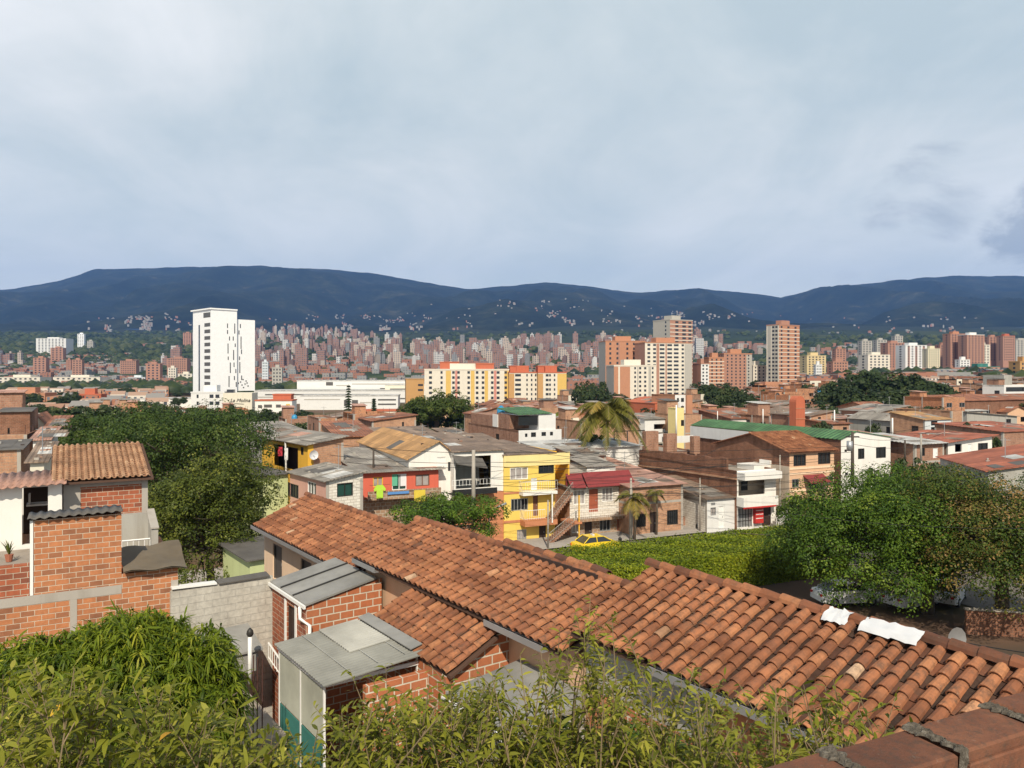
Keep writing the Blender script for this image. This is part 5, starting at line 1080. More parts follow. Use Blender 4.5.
hs('low white roofed sheds behind the yellow house', 545, 84, 640, 450, 6.5, 'white', 'white', ('shed_f', 'white_roof', .35, .3), name='shed', cat='shed', h=4)
hs('grey corrugated shed roof behind the stone house', 578, 80, 606, 456, 5, 'brick_mid', 'brick_mid', ('shed_f', 'zinc', .5, .3), name='shed', cat='shed', h=4)
hs('long brick building with roof terrace pillars behind the dark wall', 646, 91, 697, 453, 9, 'brick_mid', 'brick_mid', ('flat', .2, 'slab'))
for i, (a, b, lab) in enumerate(((646, 658.5, 'first'), (667, 677, 'second'), (694, 700, 'third'))):
    F = Fr(a, 91.5, A24); z0 = F.fx(a, 454)[1]; zt = F.fx(a, 431.5 + i * 2.5)[1]; wq = F.fx(b); tag(MB().box(0, 0, 0, wq, .8, zt - z0).build('brick_pillar', M['brick_mid']), ('widest brick pillar on the roof terrace next to the white window frame', 'middle brick pillar between two white panels on the roof terrace', 'narrow brick pillar at the right end of the roof terrace')[i], 'pillar').location = (F.x, F.y, z0); bpy.data.objects[-1] if False else None
    ob = [o for o in C.objects if o.name.startswith('brick_pillar')][-1]; ob.rotation_euler.z = A24
for a, b, v0, v1, lab in ((658.5, 667, 434, 442, 'small white panel between the brick pillars'), (677, 693.5, 436, 443, 'wider white panel between the right brick pillars')):
    F = Fr(a, 92.5, A24); z0 = F.fx(a, v1)[1]; o = MB().box(0, 0, 0, F.fx(b), .1, F.fx(a, v0)[1] - z0).build('roof_screen', M['white_clean']); tag(o, lab, 'panel'); o.location = (F.x, F.y, z0); o.rotation_euler.z = A24
F = Fr(614, 93, A24); z0 = F.fx(614, 449)[1]; wq = F.fx(645); hq = F.fx(614, 432)[1] - z0; fr_ = empty('roof_frame', (F.x, F.y, z0), A24, 'dark steel roof frame with white post over the white sheds', 'steel frame')
put(fr_, 'frame', MB().box(0, 0, 0, .1, .1, hq).box(wq * .42, 0, 0, wq * .42 + .1, .1, hq).box(0, 0, hq, wq, .12, hq + .12), M['dark_metal']); put(fr_, 'post', MB().box(wq - .25, -.02, 0, wq, .15, hq), M['white_paint'])
hs('small white block of flats seen through the roof frame', 618, 120, 632, 427, 6, 'white', 'white', ('flat', .2, 'slab'), ops=[(621, 435, 624, 439, *WG), (627, 435, 630, 439, *WG), (621, 443, 624, 447, *WG)])
F, rr_ = hs('house with big orange red painted gable beside a white block', 655, 135, 676.5, 403.5, 10, 'redroof', 'redroof', ('shed_l', 'redroof', .9, .1)); 
hs('narrow white house with two dark windows beside the red gable', 675, 131, 687, 395, 7, 'white_clean', 'torange', ('flat', .3, 'slab'), ops=[(677, 398, 679, 402, *WG), (681, 398, 684, 402, *WG), (681, 406, 684, 408, *WG)])
hs('orange brick wing right of the narrow white house', 687, 131.5, 692.5, 395, 7, 'torange', 'torange', ('flat', .2, 'slab'))
hs('long white shed with open front below the red gable', 645, 122, 673, 419, 7, 'white_clean', 'white', ('shed_f', 'zinc', .5, .3), ops=[(654, 424, 667, 429, 'void')], name='shed', cat='shed')
hs('pale yellow house with tan brick wing near the green hall', 676.5, 118, 684, 408, 2.2, 'pale_yellow', 'pale_yellow', ('flat', .3, 'slab'), ops=[(681, 420, 684, 426, *WG)])
hs('tan brick house behind the green hall roof', 684, 119, 702, 415, 8, 'brick_tan', 'brick_tan', ('flat', .3, 'slab'))
hs('brick house with cream corner tower behind the palm', 573, 118, 579, 418, 6, 'cream', 'cream', ('flat', .2, 'slab'), name='tower', cat='tower')
hs('wide tan brick house left of the coconut palm', 540, 148, 582, 408, 5, 'brick_tan', 'brick_mid', ('flat', .4, 'slab'), ops=[(548, 413, 551, 416, *WG), (560, 413, 563, 416, *WG), (572, 412, 575, 415, *WG)])
hs('brick house row behind the white fronted green roofed house', 497, 155, 540, 410, 5, 'brick_mid', 'brick_mid', ('shed_f', 'tile_flat', .8, .4))
hs('brick house with small dark windows left of the blue tank', 474, 125, 497, 414, 4.5, 'brick_mid', 'brick_tan', ('shed_l', 'tile_flat', 1.0, .3), ops=[(480, 418, 483, 422, *WG)])
hs('tan brick house with wide terrace behind the palm fronds', 581, 112, 640, 421, 9, 'brick_tan', 'brick_tan', ('flat', .3, 'slab'), ops=[(600, 424, 607, 428, *WG), (611, 424, 616, 428, *WG), (588, 432, 592, 440, *WG)])
hs('brick block house with stepped roof above the grey roofs', 319, 108, 337, 418.5, 10, 'brick_orange', 'brick_mid', ('flat', .3, 'slab'), ops=[(331, 427, 334, 432, *WG)])
hs('low brick annex right of the stepped brick block', 337, 108, 345, 422, 6, 'brick_tan', 'brick_tan', ('flat', .2, 'slab'), ops=[(338, 425, 340.5, 431, *WG)])
hs('tan brick house with pinkish roof left of the round tree', 372, 112, 416, 421, 9, 'brick_tan', 'brick_mid', ('shed_l', 'tile_flat', .7, .3), ops=[(402, 422, 404, 427, *WG)])
hs('long low house with faded brown roof under the round tree', 366, 92, 440, 437, 8, 'brick_tan', 'brick_tan', ('shed_f', 'zinc_brown', .5, .3))
hs('low tan brick house with rusty roof behind the orange brick house', 338, 84, 376, 437, 10, 'brick_tan', 'brick_tan', ('shed_f', 'tile_flat', 1.1, .3))
hs('grey roofed shed behind the dish house', 262, 84, 310, 436, 9, 'grey_wall', 'grey_wall', ('shed_f', 'zinc', .9, .4), ang=A38, h=4, name='shed', cat='shed')
hs('tan brick low house with open shed beside the white terrace house', 455, 92, 475, 438, 8, 'brick_tan', 'brick_tan', ('shed_f', 'zinc_brown', .6, .3), ops=[(458, 440, 463, 446, *WG)])
hs('dark tin roofed house behind the white terrace house', 470, 80, 512, 449, 9, 'brick_mid', 'brick_mid', ('shed_f', 'zinc_brown', .8, .3))
# arched brick stair tower
F = Fr(796, 110, A24); z0 = T(F.x, F.y); zt = F.fx(796, 402)[1]; wq = F.fx(805); at_ = empty('stair_tower', (F.x, F.y, z0), A24, 'red brick stair tower with arched top rising over the roofs', 'tower')
mb = MB(); mb.box(0, 0, -1, wq, 1.3, zt - z0); vs = []
for i in range(9): a = math.pi * i / 8; vs += [(wq / 2 - wq / 2 * math.cos(a), 0, zt - z0 + wq / 2 * math.sin(a)), (wq / 2 - wq / 2 * math.cos(a), 1.3, zt - z0 + wq / 2 * math.sin(a))]
mb.add(vs, [(2 * i, 2 * i + 2, 2 * i + 3, 2 * i + 1) for i in range(8)] + [tuple(2 * i for i in range(9)), tuple(2 * i + 1 for i in range(8, -1, -1))]); put(at_, 'tower_wall', mb, M['redroof'])
mb = MB(); [mb.box(-.05, -.06, 1.5 + 1.5 * i, wq + .05, -.003, 1.6 + 1.5 * i) for i in range(int((zt - z0) / 1.5))]; put(at_, 'brick_band', mb, M['torange'])
# right hand group
rg_ = [
 ('pale blue white house with tan roof and two dark windows', 925, 104, 951, 420, 5.5, 'blue_white', 'brick_tan', ('shed_f', 'tile_orange', .8, .2), [(931, 421, 937.5, 425.5, *WG), (931, 427, 937.5, 431.5, *WG), (944, 427, 950, 432, *WG)]),
 ('tan brick house wall right of the pale blue house', 951.5, 112, 963, 411, 10, 'brick_tan', 'brick_tan', ('flat', .3, 'slab'), []),
 ('long dark brick building on the rise at the right', 947, 150, 1075, 401, 6, 'brick_dark', 'brick_mid', ('shed_f', 'tile_flat', .9, .3), [(985, 410, 990, 414, *WG), (1008, 409, 1013, 413, *WG)]),
 ('white modern house with long dark window high at the right edge', 1004, 172, 1080, 385, 5, 'white_clean', 'white', ('flat', .4, 'slab'), [(1006, 387, 1040, 391.5, *WG)]),
 ('concrete roof tank block on the white modern house', 1004, 176, 1012, 375, 5, 'grey_wall', 'grey_wall', ('flat', .1, 'slab'), []),
 ('grey low house with white roof patch below the dark brick building', 967, 118, 1017, 418, 8, 'grey_wall', 'grey_wall', ('shed_r', 'zinc', .9, .3), [(970, 421, 977, 424, *WG), (1006, 419, 1011, 423, *WG)]),
 ('plain brick house at the right edge above the red sheet roof', 1003, 92, 1060, 432, 9, 'brick_mid', 'brick_mid', ('shed_f', 'red_sheet', .5, .2), []),
 ('small house with terracotta roof and white porch posts', 948, 84, 992, 442, 8, 'white', 'brick_mid', ('shed_l', 'red_sheet', .5, .5), [(955, 444, 962, 452, 'void'), (968, 444, 972, 452, 'd', 'white_paint'), (978, 443, 988, 451, *WG)]),
 ('low brick house with white eave left of the terracotta roof', 915, 82, 944, 444, 8, 'brick_mid', 'brick_mid', ('shed_f', 'white_roof', .4, .5), [(920, 448, 925, 456, *WG), (933, 448, 938, 458, 'd', 'white_paint')]),
 ('low pinkish brick house behind the white hall front', 893, 88, 915, 441, 9, 'brick_tan', 'brick_mid', ('shed_f', 'pink_sheet', .5, .4), [(898, 446, 902, 451, *WG)]),
 ('two storey brick house with white roof edge behind the palms of wires', 880, 124, 908, 412, 8, 'brick_tan', 'brick_mid', ('shed_l', 'zinc', .9, .3), [(884, 418, 888, 424, *WG)]),
 ('tan brick house with slanted top floor at the big dark trees', 884, 118, 899, 419, 7, 'brick_tan', 'brick_tan', ('shed_f', 'white_roof', .3, .3), [(885.5, 420, 893, 424, *WG)]),
 ('grey walled house with dark gable between brick houses', 899, 112, 922, 421, 9, 'grey_wall', 'grey_wall', ('gy', 'zinc', .9, .3), [(909, 423, 914, 427, *WG)]),
 ('orange brick house left of the white flag pole', 810, 112, 832, 416, 8, 'brick_tan', 'brick_mid', ('shed_l', 'zinc_brown', .6, .3), [(818, 417, 821, 420, *WG)]),
 ('low tan roofed house behind the green hall', 836, 124, 862, 419, 6, 'brick_tan', 'brick_mid', ('shed_f', 'pink_sheet', .4, .3), []),
 ('brick house with rust red roof behind the green hall', 832, 108, 850, 424, 8, 'brick_tan', 'brick_tan', ('shed_f', 'tile_flat', .6, .3), [(843, 427, 847, 431, *WG)]),
 ('long pink plaster house left of the arched tower', 770, 122, 795, 416, 8, 'pink', 'brick_mid', ('flat', .4, 'slab'), [(776, 419, 780, 422, *WG)]),
]
for lab, a, Y, b, vt, dep, fm, sm_, rf, ops in rg_: hs(lab, a, Y, b, vt, dep, fm, sm_, rf, ops=ops)
F, rs = hs('large low hall with orange red sheet roof at the right edge', 988, 60, 1120, 471, 10.5, 'grey_wall', 'grey_wall', ('shed_l', 'red_sheet', 1.6, .3), ang=R(-11), name='hall', cat='hall')
# left hand group beyond the brick house
lg_ = [
 ('tall orange brick house at the left edge with grey lean-to', -30, 72, 23.5, 412, 9, 'brick_tan', 'brick_mid', ('flat', .3, 'slab'), [(8, 424, 18, 432, 'void')]),
 ('orange brick house with slab roof in front of the tall left one', -30, 62, 27, 436, 8, 'brick_tan', 'brick_dark', ('flat', .3, 'slab'), [(7.5, 428, 9.5, 434, *WG)]),
 ('brick room with dark tin roof at the left edge', -30, 52, 21, 451, 3.6, 'brick_tan', 'brick_mid', ('shed_f', 'zinc_dark', .35, .2), []),
 ('small house with rusty gable beside the left orange houses', 27, 84, 45, 424, 8, 'cream', 'brick_mid', ('gy', 'tile_flat', 1.0, .2), [(32, 430, 36, 434, *WG)]),
 ('brown brick house beside the dark tree band', 45, 78, 63, 428, 8, 'brick_mid', 'brick_mid', ('shed_f', 'tile_flat', .8, .2), [(50, 432, 53, 437, *WG)]),
 ('low white house with pink roof behind the tiled upper room', 33, 62, 48, 440, 6, 'white', 'white', ('shed_f', 'pink_sheet', .6, .3), []),
 ('cream house corner with brown roof near the left tiled room', 30, 50, 44, 462, 5, 'cream', 'cream', ('shed_f', 'zinc_brown', .8, .3), []),
]
for lab, a, Y, b, vt, dep, fm, sm_, rf, ops in lg_: hs(lab, a, Y, b, vt, dep, fm, sm_, rf, ops=ops)

# ---------------------------------------------------------------- filler houses of the valley: twelve prototypes copied with all their parts
protos = []
specs = [('brick_tan', 'brick_mid', ('shed_f', 'zinc', .9, .3), 5.2, 'tan brick house with grey sheet roof'), ('brick_mid', 'brick_mid', ('flat', .4, 'slab'), 6.6, 'brown brick house with flat slab roof'), ('brick_orange', 'brick_tan', ('gx', 'tile_flat', 1.4, .4), 5.6, 'orange brick house with clay tile gable'),
 ('white', 'brick_mid', ('shed_f', 'tile_flat', 1.1, .3), 5.8, 'white fronted house with clay roof'), ('brick_mid', 'brick_tan', ('gx', 'tile_flat', 1.6, .4), 5.2, 'low red brick house with brown tile gable'), ('cream', 'brick_tan', ('flat', .5, 'slab'), 8.2, 'three storey cream house with flat roof'),
 ('peach', 'brick_mid', ('gy', 'tile_flat', 1.3, .3), 6.0, 'peach house with tile gable to the street'), ('brick_tan', 'brick_tan', ('shed_l', 'zinc_brown', .9, .3), 6.4, 'tan brick house with brown tin roof'), ('grey_wall', 'brick_mid', ('shed_f', 'white_roof', .6, .3), 5.2, 'grey house with white sheet roof'), ('brick_orange', 'brick_orange', ('flat', .9, 'slab'), 8.6, 'tall orange brick house with roof terrace')]
far0 = (0, -200, 0)
for i, (fm, sm_, rf, h, lab) in enumerate(specs):
    w_, d_ = 6.2, 8.6; lop = [(1.5, .9, 2.4, 2.0, 'w', 'metal', 'glass'), (4.6, 3.4, 5.6, 4.5, 'w', 'metal', 'glass')]; ops = [(.5, .9, 1.7, 2.1, 'w', 'metal', 'glass'), (2.6, 0, 3.5, 2.1, 'd', 'wood'), (4.3, .9, 5.6, 2.1, 'w', 'white_paint', 'curtain'), (.6, 3.4, 2.0, 4.6, 'w', 'metal', 'glass'), (4.0, 3.3, 5.4, 4.6, 'w', 'dark_metal', 'glass')]
    if h > 8: ops += [(1, 6.2, 2.6, 7.3, 'w', 'metal', 'glass'), (4.6, 6.2, 6.2, 7.3, 'w', 'metal', 'glass')]
    p = building('small_house', lab + ' in the crowded valley quarter', 'house', (0, 0), A24, w_, d_, 0, h, fm, sm_, fo=ops, lo=lop, junk=i * 5 + 2, roof=rf, group='crowded small houses: ' + lab, base=3); p.location = (0, 0, 0); protos.append(p)
def ab(x, y): q = Vector((x, y)) - ROW0; return q.dot(N2), q.dot(D2V)
def upx(x, y): return CU + FPX * x / y
def vpx(z, y): return HV - (z - HC) / FPX * y if False else HV + (HC - z) / y * FPX
kids = {}
for q in bpy.data.objects:
    if q.parent: kids.setdefault(q.parent.name, []).append(q)
used = [0] * len(protos); r_ = random.Random(21); nfill = 0
def blocked(u, Y):
    if Y < 113 and not (u > 900 and Y > 130): return True
    if 160 < u < 440 and Y > 225: return True          # shopping centre and white tower grounds
    if 225 < u < 420 and 140 < Y: return True
    if 392 < u < 482 and 100 < Y < 200: return True
    if u < 285 and Y < 150: return True
    if 395 < u < 700 and Y > 300: return True
    if 575 < u < 700 and 240 < Y: return True
    if 820 < u < 960 and 165 < Y < 250: return True
    if 700 < u < 770 and 185 < Y < 225: return True
    if u > 930 and Y < 128: return True
    return False
ylim = 0
for jrow in range(14):
    b = 38 + jrow * 12.2 + r_.uniform(-1, 1); na = int(40 + jrow * 4.6)
    for i in range(-na, na):
        a = i * 6.3 + (jrow * 3.3)
        if i % 9 == 4: continue
        x, y = st(a, b)[:2]
        if y < 90: continue
        u = upx(x, y)
        if u < -25 or u > 1050 or blocked(u, y): continue
        if r_.random() < .10 + .0009 * max(0, y - 150): continue
        k = r_.randrange(len(protos)); used[k] += 1; nfill += 1
        if nfill > 310: break
        ylim = max(ylim, b + 68)
        def cp(o, par):
            c = o.copy(); C.objects.link(c); c.parent = par
            for ch in kids.get(o.name, []):
                if par is None or y < 150: cp(ch, c)
            return c
        c = cp(protos[k], None); c.location = (x, y, T(x, y) + r_.uniform(-.9, 1.1) - .1); c.rotation_euler.z = A24; c.scale = (1, 1, r_.uniform(.8, 1.12) * (1 if y < 150 else .82))
for p in protos:
    for ch in list(kids[p.name]):
        for g in kids.get(ch.name, []): bpy.data.objects.remove(g)
        bpy.data.objects.remove(ch)
    bpy.data.objects.remove(p)
print('filler houses', nfill, ylim)
# ================================================================== towers and large blocks of the middle distance
def tower(name, label, cat, u_fl, Y, u_fr, vt, vb, dep, ang, fm, sm_, nfl, fcols, scols, winm='win', bands=None, fw=.5, fh=.5, z0=None, capm=None, fstripes=(), sstripes=(), balc=(), group=None, maxw=100):
    """fcols / scols: positions (0..1) of window columns on the front / left side; stripes: (x0, x1, material) proud wall strips; balc: (x0, x1) balcony stacks"""
    F = Fr(u_fl, Y, ang); w_ = F.fx(u_fr); dep = F.ly(-dep) if dep < 0 else dep; zt = F.fx(u_fl, vt)[1]; z0 = F.fx(u_fl, vb)[1] if z0 is None else z0; h = zt - z0; root = empty(name, (F.x, F.y, z0), ang, label, cat, group)
    put(root, 'wall', MB().box(0, 0, -12, w_, dep, h, 0).box(-.02, .02, -11.9, -.004, dep - .02, h - .02, 1), [M[fm], M[sm_]])
    fh_ = h / nfl; cnt = 0
    for side, cols, ln in (('front', fcols, w_), ('left', scols, dep)):
        P = mapper(side, w_, dep)
        for c, cw in cols:
            ww = cw * ln
            me = None
            for k in range(nfl):
                if cnt >= maxw: break
                z = k * fh_ + fh_ * .28
                if me is None:
                    mb = MB(); p0 = P(-ww / 2, -.035, 0); p1 = P(ww / 2, -.06, fh_ * fh); x_off = P(0, 0, 0)
                    mb.box(p0[0] - x_off[0], p0[1] - x_off[1], 0, p1[0] - x_off[0], p1[1] - x_off[1], fh_ * fh); me = mb.mesh('window', [M[winm]])
                o = bpy.data.objects.new('window', me); C.objects.link(o); o.parent = root; q = P(c * ln, 0, z); o.location = q; cnt += 1
    for side, strips, ln in (('front', fstripes, w_), ('left', sstripes, dep)):
        P = mapper(side, w_, dep)
        for a, b, m in strips: mb = MB(); pbox(mb, P, a * ln, -.03, -11, b * ln, -.005, h - .3); put(root, 'wall_stripe', mb, M[m])
    if bands:
        mb = MB()
        for k in range(1, nfl): mb.box(-.05, -.10, k * fh_ - .22, w_ + .05, -.004, k * fh_ + .2)
        put(root, 'floor_bands', mb, M[bands])
    for a, b, m in balc:
        for k in range(nfl): z = k * fh_; put(root, 'balcony', MB().box(a * w_, -1.1, z + .1, b * w_, -.06, z + 1.05), M[m])
    mb = MB(); mb.box(-.15, -.15, h + .002, w_ + .15, dep + .15, h + .5); mb.box(w_ * .3, dep * .3, h + .5, w_ * .7, dep * .75, h + 3.0); put(root, 'roof_block', mb, M[capm or fm])
    return root
# --- white tower with sign
A45 = R(45); F = Fr(211, 330, A45); wA = F.fx(237); wB = F.fx(256.5); dA = F.ly(193); zt = F.fx(211, 309)[1]
wt_ = empty('white_tower', (F.x, F.y, 0), A45, 'tall white tower block with scattered slot windows and flat roof', 'tower block')
zB = F.fx(245, 319.5)[1]; zlo = F.fx(240, 391)[1]
put(wt_, 'wall', MB().box(0, 0, -4, wA, dA, zt - .1).box(wA, 1.5, 8, wB, dA - 2, zB), M['twhite'])
put(wt_, 'roof_slab', MB().box(-.6, -.4, zt - .09, wA + .1, dA + 1.2, zt + .5), M['twhite'])
P = mapper('left', wA, dA); fh_ = (F.ly(205, 324)[1] - F.ly(205, 384)[1]) / 9.6
for i in range(12):
    v_ = 323 + i * 6.55
    if v_ > 398: break
    a0, z0_, a1, z1_ = F.lr(204.5, v_, 211 - .8, v_ + 3.6); mb = MB(); pbox(mb, P, a0, -.05, z0_, a1, -.01, z1_); put(wt_, 'window', mb, M['win_mid'])
a0, z0_, a1, z1_ = F.lr(198.6, 325, 200, 398); mb = MB(); pbox(mb, P, a0, -.05, z0_, a1, -.01, z1_); put(wt_, 'stair_window', mb, M['win'])
a0, z0_, a1, z1_ = F.lr(203.5, 312.5, 210.4, 317.5); mb = MB(); pbox(mb, P, a0, -.05, z0_, a1, -.01, z1_); put(wt_, 'roof_opening', mb, M['win_mid'])
slots = [(227.5, 323.5, 328), (227.5, 330, 334), (234.7, 323.5, 333.5), (240.4, 324, 328), (239, 330.5, 334.5), (229.5, 336.5, 340.5), (233.2, 336.5, 340.5), (241, 336.5, 349), (228, 343.5, 353.5), (235.2, 343.5, 347), (233.6, 350, 360), (228.2, 356.5, 360), (239.5, 356.5, 360), (241.5, 349.5, 354), (230.3, 362.5, 373), (234, 362.5, 367), (239.8, 362, 373), (235.8, 369, 373), (229, 376, 387), (234.4, 376, 380), (241.6, 375.5, 380), (236.2, 382, 387), (238.5, 382.5, 384)]
for (u, v0, v1) in slots:
    off = 0 if u < 237 else 1.5; x0, za, x1_, zb = F.fr(u - .45, v0, u + .45, v1, off); o = put(wt_, 'window', MB().box(x0, off - .05, za, x1_, off - .01, zb), M['win'])
mb = MB(); r_ = random.Random(5)
for u, v_ in ((240.5, 382), (243, 379.5), (246, 381), (242, 385), (245, 384), (248, 386), (243.5, 387.5), (247, 383)): x, z = F.fx(u, v_, 1.5); mb.box(x - .28, 1.42, z - .28, x + .28, 1.49, z + .28)
put(wt_, 'star_emblem', mb, M['win_mid'])
# podium with the sign
F = Fr(223, 300, R(8)); wq = F.fx(252); zt = F.fx(223, 393)[1]; pd = empty('sign_block', (F.x, F.y, 0), R(8), 'cream podium block with script sign at the foot of the white tower', 'building')
put(pd, 'wall', MB().box(0, 0, -4, wq, 12, zt), M['cream']); put(pd, 'dark_opening', MB().box(F.fx(225), 3, zt + .002, F.fx(232), 6, zt + 1.3), M['win'])
fc = bpy.data.curves.new('sign_lettering', 'FONT'); fc.body = 'La Molina'; fc.size = 1.95; fc.extrude = .06; fc.shear = .35; fc.materials.append(M['black'])
fo_ = bpy.data.objects.new('lettering_curve', fc); C.objects.link(fo_); bpy.context.view_layer.update(); me_ = bpy.data.meshes.new_from_object(fo_.evaluated_get(bpy.context.evaluated_depsgraph_get())); bpy.data.objects.remove(fo_); so_ = bpy.data.objects.new('sign_lettering', me_); C.objects.link(so_); so_.parent = pd; so_.rotation_euler = (R(90), 0, 0); x, z = F.fx(230, 402); so_.location = (x, -.1, z)
put(pd, 'sign_underline', MB().tube([(x - .2, -.1, z - .9), (x + 2.2, -.1, z - .65), (x + 5.2, -.1, z - .85)], .1, 4), M['black'])
tower('podium', 'white windowed podium left of the sign block', 'building', 191, 300, 224, 393, 414, 14, R(8), 'white_clean', 'white_clean', 3, [(.62, .12), (.8, .12), (.2, .06)], [])
# --- shopping centre
def hall(label, u0, Y, u1, vt, vb, dep, ang, mat, roofm='white_roof', bands=(), name='shopping_hall', cat='shopping centre', fm2=None):
    F = Fr(u0, Y, ang); w_ = F.fx(u1); zt = F.fx(u0, vt)[1]; z0 = F.fx(u0, vb)[1]; root = empty(name, (F.x, F.y, z0), ang, label, cat); put(root, 'wall', MB().box(0, 0, -6, w_, dep, zt - z0), M[mat]); put(root, 'roof', MB().box(-.2, -.2, zt - z0 + .002, w_ + .2, dep + .2, zt - z0 + .4), M[roofm])
    for a, b, v0, v1, m in bands: x0, za, x1_, zb = F.fr(a, v0, b, v1); put(root, 'window_band', MB().box(x0, -.08, za - z0, x1_, -.01, zb - z0), M[m])
    return root
hall('upper white hall of the shopping centre with dark roof opening', 297, 430, 412, 381, 402, 40, R(4), 'white_clean', bands=[(326, 333, 382, 385.5, 'win_mid'), (300, 375, 391.5, 393, 'win_mid'), (336, 350, 385, 386, 'tgrey'), (352, 410, 383.5, 384.5, 'tgrey'), (380, 395, 388, 389.5, 'win_mid')])
hall('long white hall of the shopping centre with dark strip', 254, 400, 425, 391, 408, 28, R(4), 'white_clean', bands=[(265, 370, 394, 395.2, 'win_mid'), (258, 296, 396.5, 397.6, 'tgrey'), (300, 348, 398.5, 399.5, 'tgrey'), (375, 381, 396, 404, 'tgrey'), (406, 424, 395, 396, 'win_mid'), (350, 372, 400, 401, 'glass_green'), (383, 405, 398, 399.2, 'win_mid'), (383, 405, 402.5, 404, 'win_mid')])
hall('flat white hall right of the shopping centre towers', 385, 415, 428, 385, 405, 30, R(4), 'cream', bands=[(390, 424, 388.5, 389.5, 'win_mid')])
hall('white lower hall in front of the shopping centre', 300, 330, 398, 396, 414, 12, R(4), 'white_clean', bands=[(304, 340, 399, 400, 'tgrey'), (344, 350, 400, 406, 'win_mid'), (352, 358, 400, 406, 'win_mid'), (378, 396, 399, 400.5, 'win_mid'), (378, 396, 403.5, 405, 'win_mid'), (360, 374, 402, 403, 'tgrey')])
hall('pale office block with red roof before the white tower', 255, 285, 292, 401, 421, 10, R(6), 'white', 'redroof', bands=[(258, 262, 405, 408, 'win_mid'), (264, 272, 404.5, 407.5, 'win_mid'), (276, 281, 404.5, 407.5, 'win_mid'), (286, 290, 404, 413, 'tyellow')], name='office_block', cat='office block')
hall('red roofed boxes above the pale office block', 273, 292, 291, 395, 400, 6, R(6), 'redroof', 'redroof', name='roof_block', cat='building')
hall('low cream building with red roof edge among small round trees', 354, 235, 400, 411.5, 427, 9, R(6), 'cream', 'redroof', bands=[(362, 364, 414, 416, 'win_mid'), (372, 375, 413.5, 415.5, 'win_mid'), (384, 386, 413, 415, 'win_mid')], name='low_building', cat='building')
hall('low white sheds left of the white tower', 140, 340, 192, 399, 408, 14, R(6), 'white', bands=[], name='shed', cat='shed')
hall('ochre yellow building left of the white apartment block', 406, 365, 424, 379.5, 400, 12, R(10), 'tochre', 'tochre', bands=[(418, 423, 384, 386, 'win'), (418, 423, 389, 391, 'win')], name='building', cat='building')
# --- apartment slabs
W2_ = lambda *a: [(c, .028) for c in a]
tower('apartment_block', 'white apartment block with yellow panels and pink balcony stripes', 'apartment block', 424.5, 345, 509, 370, 411, 14, R(6), 'tcream', 'tcream', 8, [(.07, .035), (.2, .025), (.34, .03), (.40, .03), (.52, .03), (.62, .03), (.69, .03), (.80, .03), (.87, .035), (.96, .03)], [], fstripes=[(.25, .31, 'tyellow'), (.36, .385, 'tpink'), (.545, .59, 'tyellow'), (.71, .75, 'tyellow'), (.82, .85, 'tpink'), (.945, 1.0, 'tyellow')], capm='tcream')
for a, b, vt, lab in ((440, 459, 362.5, 'wider'), (476, 494, 364, 'narrower')): hall('%s red lift block on the white apartment roof' % lab, a, 350, b, vt, 370, 7, R(6), 'redroof', 'redroof', name='lift_block', cat='roof block')
tower('apartment_block', 'ochre and cream apartment block with dark balcony stacks', 'apartment block', 509, 345, 538, 373, 411, 14, R(6), 'tcream', 'tochre', 8, [(.26, .10), (.36, .10), (.62, .05), (.78, .05), (.92, .05)], [], fstripes=[(0, .18, 'tochre')], capm='redroof')
tower('apartment_block', 'ochre and cream apartment block with broad yellow end wall', 'apartment block', 538, 343, 566.5, 373, 411, 14, R(6), 'tcream', 'tochre', 8, [(.32, .10), (.42, .06), (.58, .05)], [], fstripes=[(0, .18, 'tochre'), (.68, 1, 'tyellow')], capm='redroof')
for a, b, lab in ((510, 529, 'left'), (538, 557, 'right')): hall('brick red lift block on the %s ochre apartment roof' % ('near' if lab == 'left' else 'far right'), a, 350, b, 366.5, 373.5, 7, R(6), 'redroof', 'redroof', name='lift_block', cat='roof block')
# --- orange tower group
c8 = lambda n, wd, a=.05, b=.95: [(a + (b - a) * (i + .5) / n, wd) for i in range(n)]
tower('apartment_tower', 'tall grey and pink apartment tower with stepped crown, highest of its group', 'tower block', 670, 420, 692.5, 320, 400, 14, R(30), 'tpink' if False else 'tbrick', 'tgrey', 20, [(.3, .14), (.62, .16), (.88, .14)], [(.25, .08)], bands='tcream', capm='tgrey')
tower('apartment_tower', 'beige apartment tower with dark balcony columns and grey side stripe', 'tower block', 645, 385, 692, 343, 404, 13, R(14), 'tcream', 'tbrick', 15, [(.08, .06), (.2, .06), (.36, .10), (.52, .10), (.66, .10), (.8, .05)], [], fstripes=[(.24, .30, 'tbrick'), (.43, .46, 'tbrick'), (.84, 1, 'tgrey')], capm='torange')
tower('apartment_tower', 'orange brick apartment block with small square windows', 'tower block', 605.5, 400, 645, 341.5, 404, 14, R(8), 'torange', 'tgrey', 13, [(.12, .05), (.3, .05), (.55, .05), (.72, .05), (.88, .05)], [], fstripes=[(.30, .36, 'tbrick')], capm='torange')
tower('apartment_tower', 'lower orange and grey apartment block in front of the orange group', 'tower block', 614, 350, 656, 366, 411, 12, R(10), 'tcream', 'tgrey', 10, [(.5, .04), (.62, .05), (.74, .05), (.92, .04)], [], fstripes=[(0, .1, 'torange'), (.14, .38, 'torange'), (.55, .58, 'tgrey'), (.82, .88, 'tgrey')], capm='tcream')
